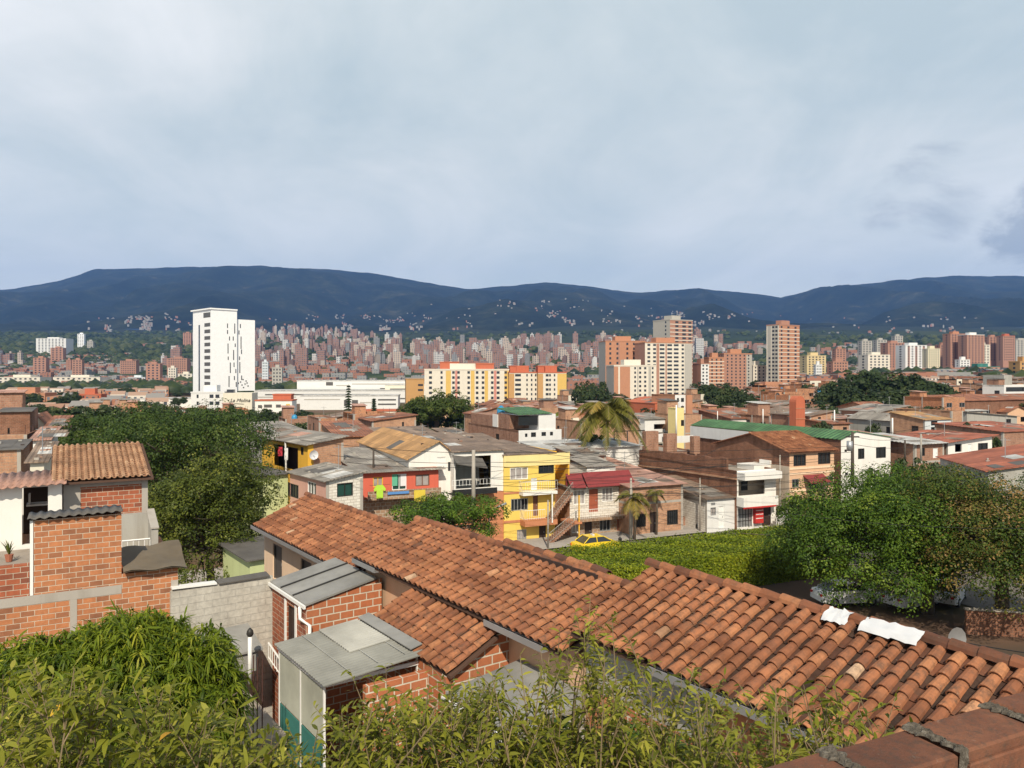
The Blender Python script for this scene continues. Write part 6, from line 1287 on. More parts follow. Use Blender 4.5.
tower('apartment_tower', 'slim brick red apartment tower with white floor bands and grey glazed corner', 'tower block', 779, 430, 799.5, 325, 395, -766.5, R(34), 'torange', 'tgrey', 18, [(.12, .08), (.45, .1), (.8, .1)], [(.2, .17), (.45, .17), (.75, .15)], bands='tcream', sstripes=[(0, .08, 'tcream'), (.58, .64, 'tcream'), (.92, 1, 'tcream')], capm='tbrick', winm='win')
tower('apartment_tower', 'pinkish brick apartment block with stepped roof left of the slim tower', 'tower block', 724, 440, 752, 354, 392, 8, R(14), 'tbrick', 'tbrick', 12, c8(6, .05), [(.3, .08), (.6, .08)], capm='torange', fstripes=[(.8, 1, 'tgrey')])
tower('apartment_tower', 'orange brick block with white window frames beside the pinkish one', 'tower block', 709, 430, 724, 358, 390, 6, R(14), 'torange', 'torange', 9, c8(3, .1), [], bands='tcream', capm='torange')
tower('apartment_tower', 'narrow white block with dark windows beside dark trees', 'tower block', 701, 425, 709, 364, 388, 10, R(14), 'white_clean', 'tbrick', 7, c8(2, .2), [], capm='tbrick')
tower('apartment_tower', 'pale cream block just left of the slim brick tower', 'tower block', 753, 450, 766, 366, 392, 10, R(14), 'tcream', 'tgrey', 8, c8(3, .1), [], capm='tcream')
tower('apartment_block', 'small orange brick block at the foot of the slim tower', 'apartment block', 756, 380, 800, 388, 398, 12, R(14), 'tbrick', 'tbrick', 3, c8(7, .05), [], capm='torange')
# --- right hand towers: each named by its look
rt = [(807, 826, 356, 375, 620, 'tstraw', 'yellow twin block with white foot right of the slim tower', 8), (816, 822, 365, 379, 590, 'white_clean', 'thin white block before the yellow twins', 5), (833, 848, 362, 379, 600, 'tbrick', 'low brown brick block with white top floor', 6), (836, 846, 349, 366, 900, 'tbrick', 'small brown tower with blue grey side', 8),
      (862, 872, 341, 362, 1000, 'tgrey', 'grey green tower at the foot of the mountain', 9), (877, 887, 340, 360, 1050, 'tgrey', 'pale grey tower beside the grey green one', 9), (888, 905, 343, 368, 880, 'tbrick', 'brown brick tower left of the white striped one', 10), (868, 890, 355, 372, 760, 'tcream', 'wide beige terrace block', 6), (905.5, 927, 345.5, 370, 760, 'white_clean', 'white and red striped apartment tower', 10), (928, 940, 349, 372, 700, 'tstraw_pale', 'pale yellow apartment tower with stepped top', 10),
      (940, 950, 345, 366, 860, 'tbrick', 'brown tower behind the pale yellow one', 9), (950.5, 966, 334, 366, 820, 'tbrick', 'taller brick red tower with orange crown on the right', 13), (967, 984.5, 335, 366, 800, 'tbrick', 'brick red tower with white roof cap on the right', 13), (989, 1000, 337, 361, 1000, 'tbrick', 'dark brick tower near the right edge', 10), (1003, 1015, 336, 361, 980, 'tbrick', 'second dark brick tower near the right edge with red roof', 10), (1016, 1034, 340, 360, 1100, 'tgrey', 'grey tower cut by the right edge', 9), (895, 903, 336, 356, 1200, 'tgrey', 'far grey tower above the brown ones', 9), (980, 990, 345, 364, 900, 'tcream', 'small cream block between brick towers', 7), (1020, 1040, 362, 378, 420, 'tochre', 'ochre building at the right edge on the rise', 4), (974, 1000, 367, 374, 640, 'tbrick', 'long low brick block with teal roof', 2), (960, 970, 360, 367, 680, 'white_clean', 'small white building in front of the brick red towers', 3)]
for i, (a, b, vt, vb, Y, m, lab, nf) in enumerate(rt):
    x, y, z = G((a + b) / 2, vb, 300); n_ = 3 if b - a < 12 else 5
    st_ = [(.1, .2, 'tbrick'), (.45, .55, 'tbrick'), (.8, .9, 'tbrick')] if 'striped' in lab else []
    tower('apartment_tower', lab, 'tower block', a, Y, b, vt, vb, (b - a) / FPX * Y * .7, R(10), m, m, nf, c8(n_, .4 / n_), [(.5, .2)], fstripes=st_, capm='torange' if 'orange crown' in lab else 'white_clean' if 'white roof' in lab else 'redroof' if 'red roof' in lab else 'teal' if 'teal' in lab else m, z0=None)
# --- left far blocks
lt = [(36, 66, 338.5, 357, 'white_clean', 'white slab block on the far left slope'), (50.5, 63, 348, 364, 'tbrick', 'red block before the white slab on the far left'), (77.5, 84, 334, 351, 'twhite', 'slender pale tower alone on the left slope'), (87, 93, 341, 352, 'tgrey', 'small brown grey tower beside the slender pale tower'), (33, 46, 358, 376, 'tbrick', 'rosy block with cream trim on the far left'), (66, 71, 360, 374, 'tbrick', 'narrow rosy block left of a pale twin'), (72, 82, 360, 378, 'tbrick', 'rosy brick block right of its narrow twin'), (-4, 40, 377.5, 389, 'tcream', 'long pale apartment slab at the left edge'), (53, 100, 377.5, 388, 'tcream', 'second long pale apartment slab, right of the first'), (120, 136, 361, 374, 'tbrick', 'stepped brown block on the left valley floor'), (146, 160, 364, 385, 'tbrick', 'broad brown pyramid shaped block'), (167, 187, 358.5, 376, 'tbrick', 'rosy pair of blocks left of the white tower'), (168, 176, 368, 383, 'tcream', 'pale block in front of the rosy pair'), (183, 191, 333, 349, 'tbrick', 'rosy tower high on the slope beside the white tower'), (128, 145, 377.5, 384, 'blue_white', 'low pale blue glazed hall'), (75, 101, 395, 407, 'redroof', 'orange red block of flats above the dark tree band'), (0, 45, 394, 408, 'torange', 'orange brick terraces at the left edge'), (178, 192, 374, 384, 'tcream', 'beige office block beside the white tower foot'), (262, 268, 362, 386, 'blue_white', 'pale blue grey tower right of the white tower'), (272, 282, 368, 392, 'tgrey', 'grey green tower right of the pale blue one')]
for a, b, vt, vb, m, lab in lt:
    x, y, z = G((a + b) / 2, vb, 200, 6000); Y = y; n_ = 3 if b - a < 16 else 8; nf = max(3, int((vb - vt) / FPX * Y / 3.0))
    tower('apartment_block', lab, 'apartment block', a, Y, b, vt, vb, (b - a) / FPX * Y * .5, R(4), m, m, min(12, nf), c8(n_, .4 / n_), [], z0=None, capm=m)

# ================================================================== the far city: brick towers up the slope
fam = {'brick': (0.235, 0.135, 0.108), 'pale': (0.35, 0.29, 0.245), 'white': (0.50, 0.49, 0.48), 'grey': (0.20, 0.20, 0.205)}  # wall tones lowered: shade and haze over the far city put in
fmat = {k: facade('far tower ' + k, c, bw=3.4, bh=3.2, ms=.8) for k, c in fam.items()}
meshes = {}
for k in fam:
    for j, (w_, d_, h) in enumerate(((18, 16, 48), (24, 14, 36), (15, 15, 62), (34, 14, 26))):
        mb = MB().box(-w_ / 2, 0, -12, w_ / 2, d_, h).box(-w_ / 2 - 3, d_ * .3, -12, -w_ / 2 - .05, d_ * .9, h * .9).box(-w_ * .2, d_ * .3, h + .01, w_ * .2, d_ * .8, h + 4); meshes[k, j] = mb.mesh('distant_tower', [fmat[k]])
r_ = random.Random(8); nt = 0; taken = []
labs = {'brick': 'small brick red tower among many on the far slope', 'pale': 'small beige tower among many on the far slope', 'white': 'small white tower among many on the far slope', 'grey': 'small grey tower among many on the far slope'}
def far_tower(u, v_, kscale=1.0):
    global nt
    x, y, z = G(u, v_, 900, 4300)
    if y > 4200: return
    k = r_.choices(list(fam), (.56, .2, .14, .10))[0]; j = r_.choices(range(4), (.4, .25, .2, .15))[0]; o = bpy.data.objects.new('distant_tower', meshes[k, j]); C.objects.link(o); o.location = (x, y, T(x, y)); o.rotation_euler.z = r_.uniform(-.5, .6)
    s = kscale * r_.uniform(.75, 1.15); o.scale = (s * r_.uniform(.85, 1.15), s, s * r_.uniform(.55, 1.0)); tag(o, labs[k], 'tower block', 'far towers on the slope: ' + k); nt += 1
tries = 0
while nt < 290 and tries < 6000:
    tries += 1; u = r_.choices((r_.uniform(255, 740), r_.uniform(-10, 1030), r_.uniform(0, 195)), (.7, .18, .12))[0]
    top = 326 + (8 * math.sin(u / 60)) + (12 if u < 300 else 0) + (10 if u > 560 else 0) + (24 if u < 190 else 0); v_ = top + 14 + abs(r_.gauss(0, 17)) if u < 745 else 352 + abs(r_.gauss(0, 9))
    if v_ > 376: continue
    if any(abs(u - a) < 2.6 and abs(v_ - b) < 1.8 for a, b in taken): continue
    if noise.noise((u / 26, v_ / 12, 9)) < -.22: continue
    taken.append((u, v_)); far_tower(u, v_, .40)
# the rest of the far towers: too many to be told apart
mt = {k: MB() for k in fam}; r_ = random.Random(88); nm = 0; tries = 0
while nm < 900 and tries < 9000:
    tries += 1; u = r_.choices((r_.uniform(250, 700), r_.uniform(-20, 1040), r_.uniform(-10, 200)), (.55, .3, .15))[0]; top = 334 + 8 * math.sin(u / 60) + (10 if u > 560 else 0) + (24 if u < 190 else 0) + (12 if u > 745 else 0); v_ = top + 6 + abs(r_.gauss(0, 19))
    if v_ > 374 or noise.noise((u / 22, v_ / 10, 5)) < -.05: continue
    x, y, z = G(u, v_, 700, 4600)
    if y > 4500 or y < 1250: continue
    s = r_.uniform(.5, .85); w_, d_, h = s * r_.uniform(5, 8.5), s * r_.uniform(8, 13), s * r_.uniform(14, 46); k = r_.choices(list(fam), (.52, .22, .16, .10))[0]; mt[k].box(x - w_, y, z - 10, x + w_, y + d_, z + h)
    if r_.random() < .5: mt[k].box(x - w_ * .4, y + 2, z + h, x + w_ * .4, y + d_ * .7, z + h + 4)
    nm += 1
for k in fam: tag(mt[k].build('distant_towers', fmat[k]), 'mass of tiny %s towers filling the far slope' % k, 'towers', kind='stuff')
# far low houses: too many and too small to count
mb = [MB() for _ in range(3)]; r_ = random.Random(12)
def speck(mbx, x, y, s):
    z = T(x, y); a = r_.uniform(.6, 1.5) * s; h = r_.uniform(4, 9) * (s / 8 if s > 8 else 1); mbx.box(x - a, y, z - 5, x + a, y + a * 1.3, z + h, 0)
for _ in range(2600):
    u = r_.uniform(-30, 1050); v_ = r_.choice((r_.uniform(345, 372), r_.uniform(360, 392))); x, y, z = G(u, v_, 430, 4300)
    if y > 4200 or (160 < u < 700 and y < 700): continue
    if noise.noise((x / 300, y / 420, 4.4)) < -.12: continue
    speck(mb[r_.choice((0, 0, 0, 1, 2))], x, y, 7)
for _ in range(900):
    u, v_ = r_.uniform(-10, 196), r_.uniform(356, 392); x, y, z = G(u, v_, 430, 3000)
    if noise.noise((x / 120, y / 200, 2.2)) > -.15: speck(mb[r_.choice((0, 0, 1, 2))], x, y, r_.uniform(4.5, 7.5))
for (u0, u1, v0, v1, n_) in ((95, 190, 317, 332, 420), (480, 640, 300, 326, 420), (270, 470, 314, 330, 500), (820, 1010, 318, 335, 200), (600, 760, 312, 332, 300)):
    for _ in range(n_):
        u = r_.gauss((u0 + u1) / 2, (u1 - u0) / 4); v_ = r_.uniform(v0, v1); x, y, z = G(u, v_, 2500, 6900)
        if noise.noise((u / 14, v_ / 5, 2)) < .16 or y > 6800: continue
        speck(mb[r_.choice((1, 2, 2, 0))], x, y, 3.8)
for m_, lab, k, wallc in ((mb[0], 'mass of tiny brick houses spread over the far valley', 'brick', (.33, .16, .11)), (mb[1], 'mass of tiny white houses on the far slopes', 'white', (.36, .36, .35)), (mb[2], 'mass of tiny grey roofed houses on the far slopes', 'grey', (.36, .33, .31))):
    tag(m_.build('distant_houses', facade('tiny houses ' + k, wallc, bw=4, bh=4, ms=1.3, roof=sc_(wallc, .9))), lab, 'houses', kind='stuff')
# ---------------------------------------------------------------- valley houses too far to be told apart
mbs = MB(); mbr = [MB(), MB(), MB()]; r_ = random.Random(31)
for jrow in range(38):
    b = ylim - 68 + 13 + jrow * 15; na = int(60 + jrow * 4)
    for i in range(-na, na):
        if r_.random() < .3: continue
        x, y = st(i * 9 + r_.uniform(-1, 1), b + r_.uniform(-2.2, 2.2))[:2]; u = upx(x, y)
        if u < -40 or u > 1060 or blocked(u, y) or y < 120 or (575 < u < 800 and y > 330) : continue
        if noise.noise((x / 45, y / 60, 1.4)) < -.22: continue
        z = T(x, y); h = r_.uniform(3.2, 6.0); w_ = r_.uniform(5, 8.5); c, s = math.cos(A24), math.sin(A24); pts = [(0, 0), (w_, 0), (w_, 10), (0, 10)]; pts = [(x + p * c - q * s, y + p * s + q * c) for p, q in pts]
        rz = r_.uniform(.2, 1.6); m_ = r_.choice(mbr)
        m_.add([(*p, z - 4) for p in pts] + [(*pts[0], z + h), (*pts[1], z + h), (*pts[2], z + h + rz), (*pts[3], z + h + rz)], [(0, 1, 5, 4), (1, 2, 6, 5), (2, 3, 7, 6), (3, 0, 4, 7), (4, 5, 6, 7)], 0)
for m_, wallc, rf, lab in ((mbr[0], (.42, .21, .12), (.36, .20, .13), 'mass of tan brick houses far across the valley floor'), (mbr[1], (.36, .16, .10), (.27, .25, .23), 'mass of grey roofed brick houses far across the valley floor'), (mbr[2], (.55, .50, .43), (.42, .27, .19), 'mass of pale houses far across the valley floor')):
    tag(m_.build('valley_houses', facade('valley houses', wallc, bw=2.6, bh=2.8, ms=.75, roof=rf)), lab, 'houses', kind='stuff')
# ================================================================== trees
tree_px('mango_tree', 'big dark green mango tree over parked cars at the right', 864, 464, 48.5, 184, 612, 'leaf_dark', 101, dens=3.3, L=.16, skirt=11, ut=928)
tree_px('mango_tree', 'mango tree flushed with reddish young leaves at the right edge', 1002, 466, 45, 200, 604, 'leaf_rust', 102, dens=3.6, L=.16, skirt=14)
tree_px('round_tree', 'small round clipped tree beside the entrance steps', 793, 492, 64, 34, 528, 'leaf_mid', 103, dens=1.6, L=.22)
tree_px('broadleaf_tree', 'nearer dark broadleaf tree with bare inner branches left of centre', 209, 446, 46, 146, 598, 'leaf_warm', 104, dens=2.7, L=.16, skirt=8)
tree_px('broadleaf_tree', 'wide dark green tree standing behind the nearer dark tree', 185, 404, 66, 176, 520, 'leaf_deep', 105, dens=1.9, L=.2, skirt=7)
tree_px('broadleaf_tree', 'dark tree behind the tiled upper room, left of the wide one', 105, 410, 76, 120, 500, 'leaf_deep', 106, dens=1.5, L=.24)
tree_px('broadleaf_tree', 'lower green tree between the left brick houses and dark trees', 58, 414, 105, 66, 450, 'leaf_mid', 107, L=.4)
tree_px('spreading_tree', 'flat spreading tree before the white terrace house', 448, 496, 56, 116, 540, 'leaf_dark', 108, dens=2.6, L=.17, skirt=6)
tree_px('round_tree', 'round green tree in front of the white apartment block', 437, 391, 172, 84, 433, 'leaf_mid', 109, dens=1.1, L=.55)
tree_px('broadleaf_tree', 'small tree hugging the white fronted green roofed house', 564, 414, 128, 36, 448, 'leaf_dark', 110, dens=1.2, L=.4)
tree_px('shrub', 'low green shrubs on the white roofs near the palm', 590, 434, 92, 34, 446, 'leaf_mid', 111, L=.25, cat='shrub', zb=5.5)
r_ = random.Random(77); protosT = []
for i in range(5):
    lb = lobes_for(4.5, 4.5, 1.6, 8.5, 200 + i); t = tree('valley_tree', 'x', 'tree', (0, 0, 0), 3.2, lb, 75, 44, 1.1, .62, .40, 'leaf_far', 300 + i, trunk_r=.25); protosT.append(t)
tk = {}
for q in bpy.data.objects:
    if q.parent in protosT: tk.setdefault(q.parent.name, []).append(q)
nT = 0
def vt(u, vtop, Y, wpx, label, group=None, hk=1.0):
    global nT
    p = r_.choice(protosT); c = p.copy(); C.objects.link(c)
    for ch in tk[p.name]:
        if Y > 330 and ch.name.startswith('trunk'): continue
        q = ch.copy(); C.objects.link(q); q.parent = c
    x, y = XY(u, Y); z = T(x, y); h = W(u, vtop, Y)[2] - z; s = wpx / FPX * Y / 9.0; c.location = (x, y, z); c.scale = (s, s, max(.3, h / 8.5)); c.rotation_euler.z = r_.uniform(0, 6.28); tag(c, label, 'tree', group); nT += 1
GD = 'dark trees of the wooded block at right'
for u, v_, Y, w_ in ((838, 378, 205, 42), (862, 370, 212, 50), (888, 372, 208, 50), (912, 376, 204, 46), (935, 382, 198, 44), (850, 390, 188, 40), (880, 388, 186, 46), (910, 389, 184, 46), (936, 391, 186, 40), (826, 392, 195, 26)): vt(u, v_, Y, w_, 'dense dark tree of the wooded block behind the right hand houses', GD)
for u, v_, Y, w_ in ((703, 381, 240, 34), (722, 386, 230, 36), (742, 391, 222, 30), (757, 395, 218, 22)): vt(u, v_, Y, w_, 'dark tree at the foot of the pinkish brick towers', 'dark trees below the pinkish towers')
vt(720, 395, 176, 28, 'rounder dark tree in front of the other dark trees left of the arched tower'); vt(745, 398, 172, 26, 'small bushy tree beside the grey shed below the pinkish towers')
for u, v_, Y, w_ in ((582, 384, 250, 22), (598, 382, 255, 26), (590, 391, 235, 30)): vt(u, v_, Y, w_, 'dark tree behind the coconut palm', 'dark trees behind the coconut palm')
for u, v_, Y, w_ in ((258, 409, 190, 34), (280, 410, 195, 34), (303, 412, 200, 32), (322, 414, 190, 26), (240, 414, 175, 30), (345, 412, 205, 22)): vt(u, v_, Y, w_, 'green tree in the belt before the shopping centre', 'tree belt before the shopping centre')
for u, v_, Y, w_ in ((363, 418, 175, 10), (373, 418, 176, 10), (384, 416, 178, 11)): vt(u, v_, Y, w_, 'small round tree before the low cream building', 'small round trees before the cream building')
for u, v_, Y, w_ in ((40, 407, 140, 40), (70, 405, 145, 44), (105, 404, 150, 44), (135, 406, 140, 40), (165, 404, 145, 44), (200, 407, 150, 44), (228, 409, 150, 36), (20, 410, 150, 30)): vt(u, v_, Y, w_, 'green tree of the long canopy band on the left', 'canopy band on the left')
for u, v_, Y, w_ in ((822, 420, 103, 24), (874, 424, 100, 22)): vt(u, v_, Y, w_, 'small dark tree just behind the ridge of the green roofed hall', 'small trees behind the green hall')
for u, v_, Y, w_ in ((978, 428, 98, 34), (1000, 424, 104, 34), (962, 432, 96, 24), (990, 437, 90, 26)): vt(u, v_, Y, w_, 'bushy green tree below the long dark brick building', 'bushes below the long dark brick building')
for u, v_, Y, w_ in ((905, 458, 64, 40), (930, 462, 60, 50), (880, 470, 58, 46)): vt(u, v_, Y, w_, 'green tree top rising behind the big mango tree', 'trees behind the big mango tree')
GV = 'trees scattered through the valley quarter'
for _ in range(400):
    u = r_.uniform(0, 1024); Y = r_.uniform(120, 480)
    if nT > 260: break
    if 575 < u < 700 and Y > 330: continue
    if 180 < u < 300 and Y > 270: continue
    if 300 < u < 430 and Y > 180: continue
    if 395 < u < 575 and Y > 180: continue
    x, y = XY(u, Y)
    if noise.noise((x / 40, y / 60, 6)) < -.05: continue
    h = r_.uniform(4.5, 8); vt(u, HV + (HC - T(x, y) - h) * FPX / Y, Y, r_.uniform(6, 10) / Y * FPX, 'scattered green tree between the small valley houses', GV)
for p in protosT:
    for ch in tk[p.name]: bpy.data.objects.remove(ch)
    bpy.data.objects.remove(p)
# far woods on the slope: one mass
rg = rnds(5); Pn = []; 
r_ = random.Random(15); vs_, fs_, ti = [], [], []
ico = [(0, 0, 1), (.894, 0, .447), (.276, .851, .447), (-.724, .526, .447), (-.724, -.526, .447), (.276, -.851, .447), (.95, 0, -.2), (.3, .9, -.2), (-.77, .56, -.2), (-.77, -.56, -.2), (.3, -.9, -.2)]
icf = [(0, 1, 2), (0, 2, 3), (0, 3, 4), (0, 4, 5), (0, 5, 1), (1, 6, 7), (1, 7, 2), (2, 7, 8), (2, 8, 3), (3, 8, 9), (3, 9, 4), (4, 9, 10), (4, 10, 5), (5, 10, 6), (5, 6, 1)]
for _ in range(6800):
    u = r_.uniform(-40, 1060) if r_.random() < .78 else r_.uniform(-20, 200); v_ = r_.uniform(333, 396); x, y, z = G(u, v_, 380, 4300)
    if y > 4200 or (160 < u < 700 and y < 560): continue
    if noise.noise((x / 240, y / 330, 7.7)) < (-.08 if u > 200 else -.4): continue
    o = len(vs_); s = r_.uniform(4, 9) * (1 if y < 1500 else 1.5); t = r_.random()
    for p in ico: j = r_.uniform(.75, 1.2); vs_.append((x + p[0] * s * j, y + p[1] * s * j, z + 2 + (p[2] + .2) * s * j * .8))
    fs_ += [(a + o, b + o, c + o) for a, b, c in icf]; ti += [min(1, max(0, t + r_.gauss(0, .15))) for _ in icf]
tag(np_mesh('distant_woods', np.array(vs_), np.array(fs_), np.array(ti), M['leaf_far']), 'dark green woods between the far houses and towers', 'woods', kind='stuff')
# conifers before the shopping centre
for u, v0, v1, Y, lab in ((348.5, 383, 413, 230, 'tall dark conifer before the shopping centre'), (374, 397, 413, 225, 'shorter conifer right of the tall dark one')):
    x, y = XY(u, Y); z = T(x, y); h = W(u, v0, Y)[2] - z; e = empty('conifer', (x, y, z), 0, lab, 'conifer'); put(e, 'trunk', MB().tube([(0, 0, 0), (0, 0, h * .98)], [.18, .03], 6), M['trunk']); rg = rnds(int(u)); P, Nn, tt = [], [], []
    nl = 15
    for i in range(nl):
        f = i / nl; zc = h * (.1 + .88 * f); rr = .13 * h * (1 - f) ** .8 + .1; k = 70; a = rg.random(k) * 6.283; q = rg.random(k) ** .6 * rr; P.append(np.stack([np.cos(a) * q, np.sin(a) * q, zc - q * .25 + rg.normal(0, .05, k)], 1)); Nn.append(unit(np.stack([np.cos(a) * .5, np.sin(a) * .5, np.ones(k)], 1)))
    P, Nn = np.concatenate(P), np.concatenate(Nn); V, F_ = leaves_quads(P, Nn, 1.1, .55, rg); np_mesh('crown', V, F_, rg.random(len(P)) * .5, M['leaf_far'], e)
# palms
def palm(label, u, v_base, v_crown, Y, frond, nfr, seed, zb=None, spread=1.0, thick=.16):
    rg = rnds(seed); r = random.Random(seed); x, y = XY(u, Y); z0 = T(x, y) if zb is None else zb; h = W(u, v_crown, Y)[2] - z0; e = empty('palm_tree', (x, y, z0), 0, label, 'palm'); put(e, 'trunk', MB().tube([(0, 0, -.5), (.12, 0, h * .5), (0, 0, h)], [thick * 1.2, thick, thick * .8], 8), M['trunk'], True)
    V, F_, tt = [], [], []; mb = MB()
    for i in range(nfr):
        a = 6.283 * i / nfr + r.gauss(0, .2); up = r.uniform(-.35, 1.25); dh = Vector((math.cos(a), math.sin(a), 0)); L = frond * r.uniform(.8, 1.1); pts = []
        for j in range(9): s = j / 8; pts.append(Vector((0, 0, h)) + dh * L * s * math.cos(up * .7) * (1 - .12 * s) + Vector((0, 0, L * (s * math.sin(up) - .75 * spread * s * s))))
        mb.tube(pts, [.045 - .004 * j for j in range(9)], 4); dry = r.random() < .3; sd_ = Vector((-dh.y, dh.x, 0))
        for j in range(30):
            s = .12 + .88 * j / 30; q = s * 8; k0 = min(7, int(q)); p = pts[k0].lerp(pts[k0 + 1], q - k0); d = (pts[k0 + 1] - pts[k0]).normalized(); ll = L * .26 * math.sin(math.pi * min(1, .15 + .85 * s)) + .12
            for sg in (-1, 1):
                tip = p + (sd_ * sg * .8 + d * .55 + Vector((0, 0, -.45 + r.gauss(0, .12)))).normalized() * ll; wv = d * .045 * L / 2.2; o = len(V); V += [tuple(p - wv), tuple(p + wv), tuple(tip + wv * .3), tuple(tip - wv * .3)]; F_.append((o, o + 1, o + 2, o + 3)); tt.append(min(1, max(0, (.75 if dry else .3) + r.gauss(0, .15))))
    put(e, 'frond_stems', mb, M['twig']); np_mesh('fronds', np.array(V), np.array(F_), np.array(tt), M['leaf_palm'], e); return e
palm('tall coconut palm with drooping yellowish fronds above the roofs', 607, 448, 409, 88, 5.2, 30, 41, spread=1.15)
palm('small palm on the street before the low brick house', 634, 543, 497, 69.5, 2.3, 16, 42, thick=.12); palm('second small palm in front of the tan brick facade', 656, 540, 492, 71.4, 1.3, 11, 43, thick=.1)

# ================================================================== poles and cables
def pole(name, label, u, v0, v1, Y, mat, r=.14, arm=None):
    p1 = W(u, v1, Y); p0 = W(u, v0, Y); e = empty(name, (p1[0], Y, p1[2]), 0, label, 'utility pole'); h = p0[2] - p1[2]; put(e, 'post', MB().tube([(0, 0, -.3), (0, 0, h)], [r * 1.15, r * .85], 8), M[mat], True)
    if arm: put(e, 'crossarm', MB().box(-.6, -.05, h - .5, .6, .05, h - .38), M['dark_metal']); put(e, 'transformer', MB().cyl(-.35, -.2, h - 1.7, h - .8, .26, 10), M['metal'], True)
    return e
pole('utility_pole', 'weathered concrete pole before the white terrace house', 473.5, 450, 516, 60, 'pole', .16)
pole('utility_pole', 'dark wooden pole with crossarm at the white hall front', 852.5, 432, 484, 70, 'pole_wood', .15, True)
pole('utility_pole', 'dark slender pole over the grey roof of the red house', 373.5, 450, 475, 66, 'pole_wood', .09)
pole('utility_pole', 'grey pole beside the small street palm', 631, 478, 543, 69.4, 'pole', .11)
pole('lamp_mast', 'white thin mast behind the green hall, nearest its right end', 834.5, 410, 432, 112, 'white_paint', .10); pole('lamp_mast', 'white thin mast beside the tan slanted house', 892.5, 418, 441, 100, 'white_paint', .10); pole('lamp_mast', 'white thin mast over the middle of the green roof', 763, 409, 426, 122, 'white_paint', .09); pole('lamp_mast', 'white mast before the orange red gable', 676.3, 405, 436, 112, 'white_paint', .12); pole('lamp_mast', 'short white mast over the left end of the green roof', 717.5, 411, 422, 125, 'white_paint', .07)
pole('utility_pole', 'dark pole among the low houses behind the mango trees', 905, 440, 462, 76, 'pole_wood', .10); pole('utility_pole', 'grey pole between the low houses and the terracotta roofed one', 921, 434, 458, 80, 'pole', .10)
lamp = pole('street_lamp', 'street lamp arm reaching over the flat spreading tree', 489, 512, 530, 57.5, 'pole', .07); put(lamp, 'lamp_head', MB().tube([(0, 0, 1.3), (.5, 0, 1.65), (1.3, 0, 2.0)], [.05, .05, .10], 6), M['metal'], True)
cb_ = 0
def cable(p, q, sag, r=.018, n=14, label='thin black overhead cable strung along the street', group='overhead cables'):
    p, q = Vector(p), Vector(q); pts = [p.lerp(q, i / n) - Vector((0, 0, sag * 4 * (i / n) * (1 - i / n))) for i in range(n + 1)]; tag(MB().tube(pts, r, 4).build('overhead_cable', M['cable']), label, 'cable', group)
for i, (va, vb) in enumerate(((452, 446), (462, 452), (466, 459), (478, 468), (484, 476), (489, 482))): cable(W(473.5, va, 60), W(852.5, vb, 70), .25 + .12 * i)
for i, (va, vb, ue) in enumerate(((453, 440, 300), (463, 455, 330), (467, 462, 345))): cable(W(473.5, va, 60), W(ue, vb, 57), .2)
for vb, ue in ((438, 905), (446, 921)): cable(W(852.5, vb - 2, 70), W(ue, vb, 78), .3)
for i, (va, vb) in enumerate(((503, 512), (508, 520))): cable(W(631, va - 14, 69.4), W(852.5, vb - 38, 70), .3)
cable(W(785, 513, 36), W(1060, 528, 30), .25, .010, label='pale cable crossing in front of the mango trees', group=None)
cable(W(868, 618, 22), W(1080, 660, 13), .12, .009, label='dark cable sagging just behind the closest tiled ridge', group=None)
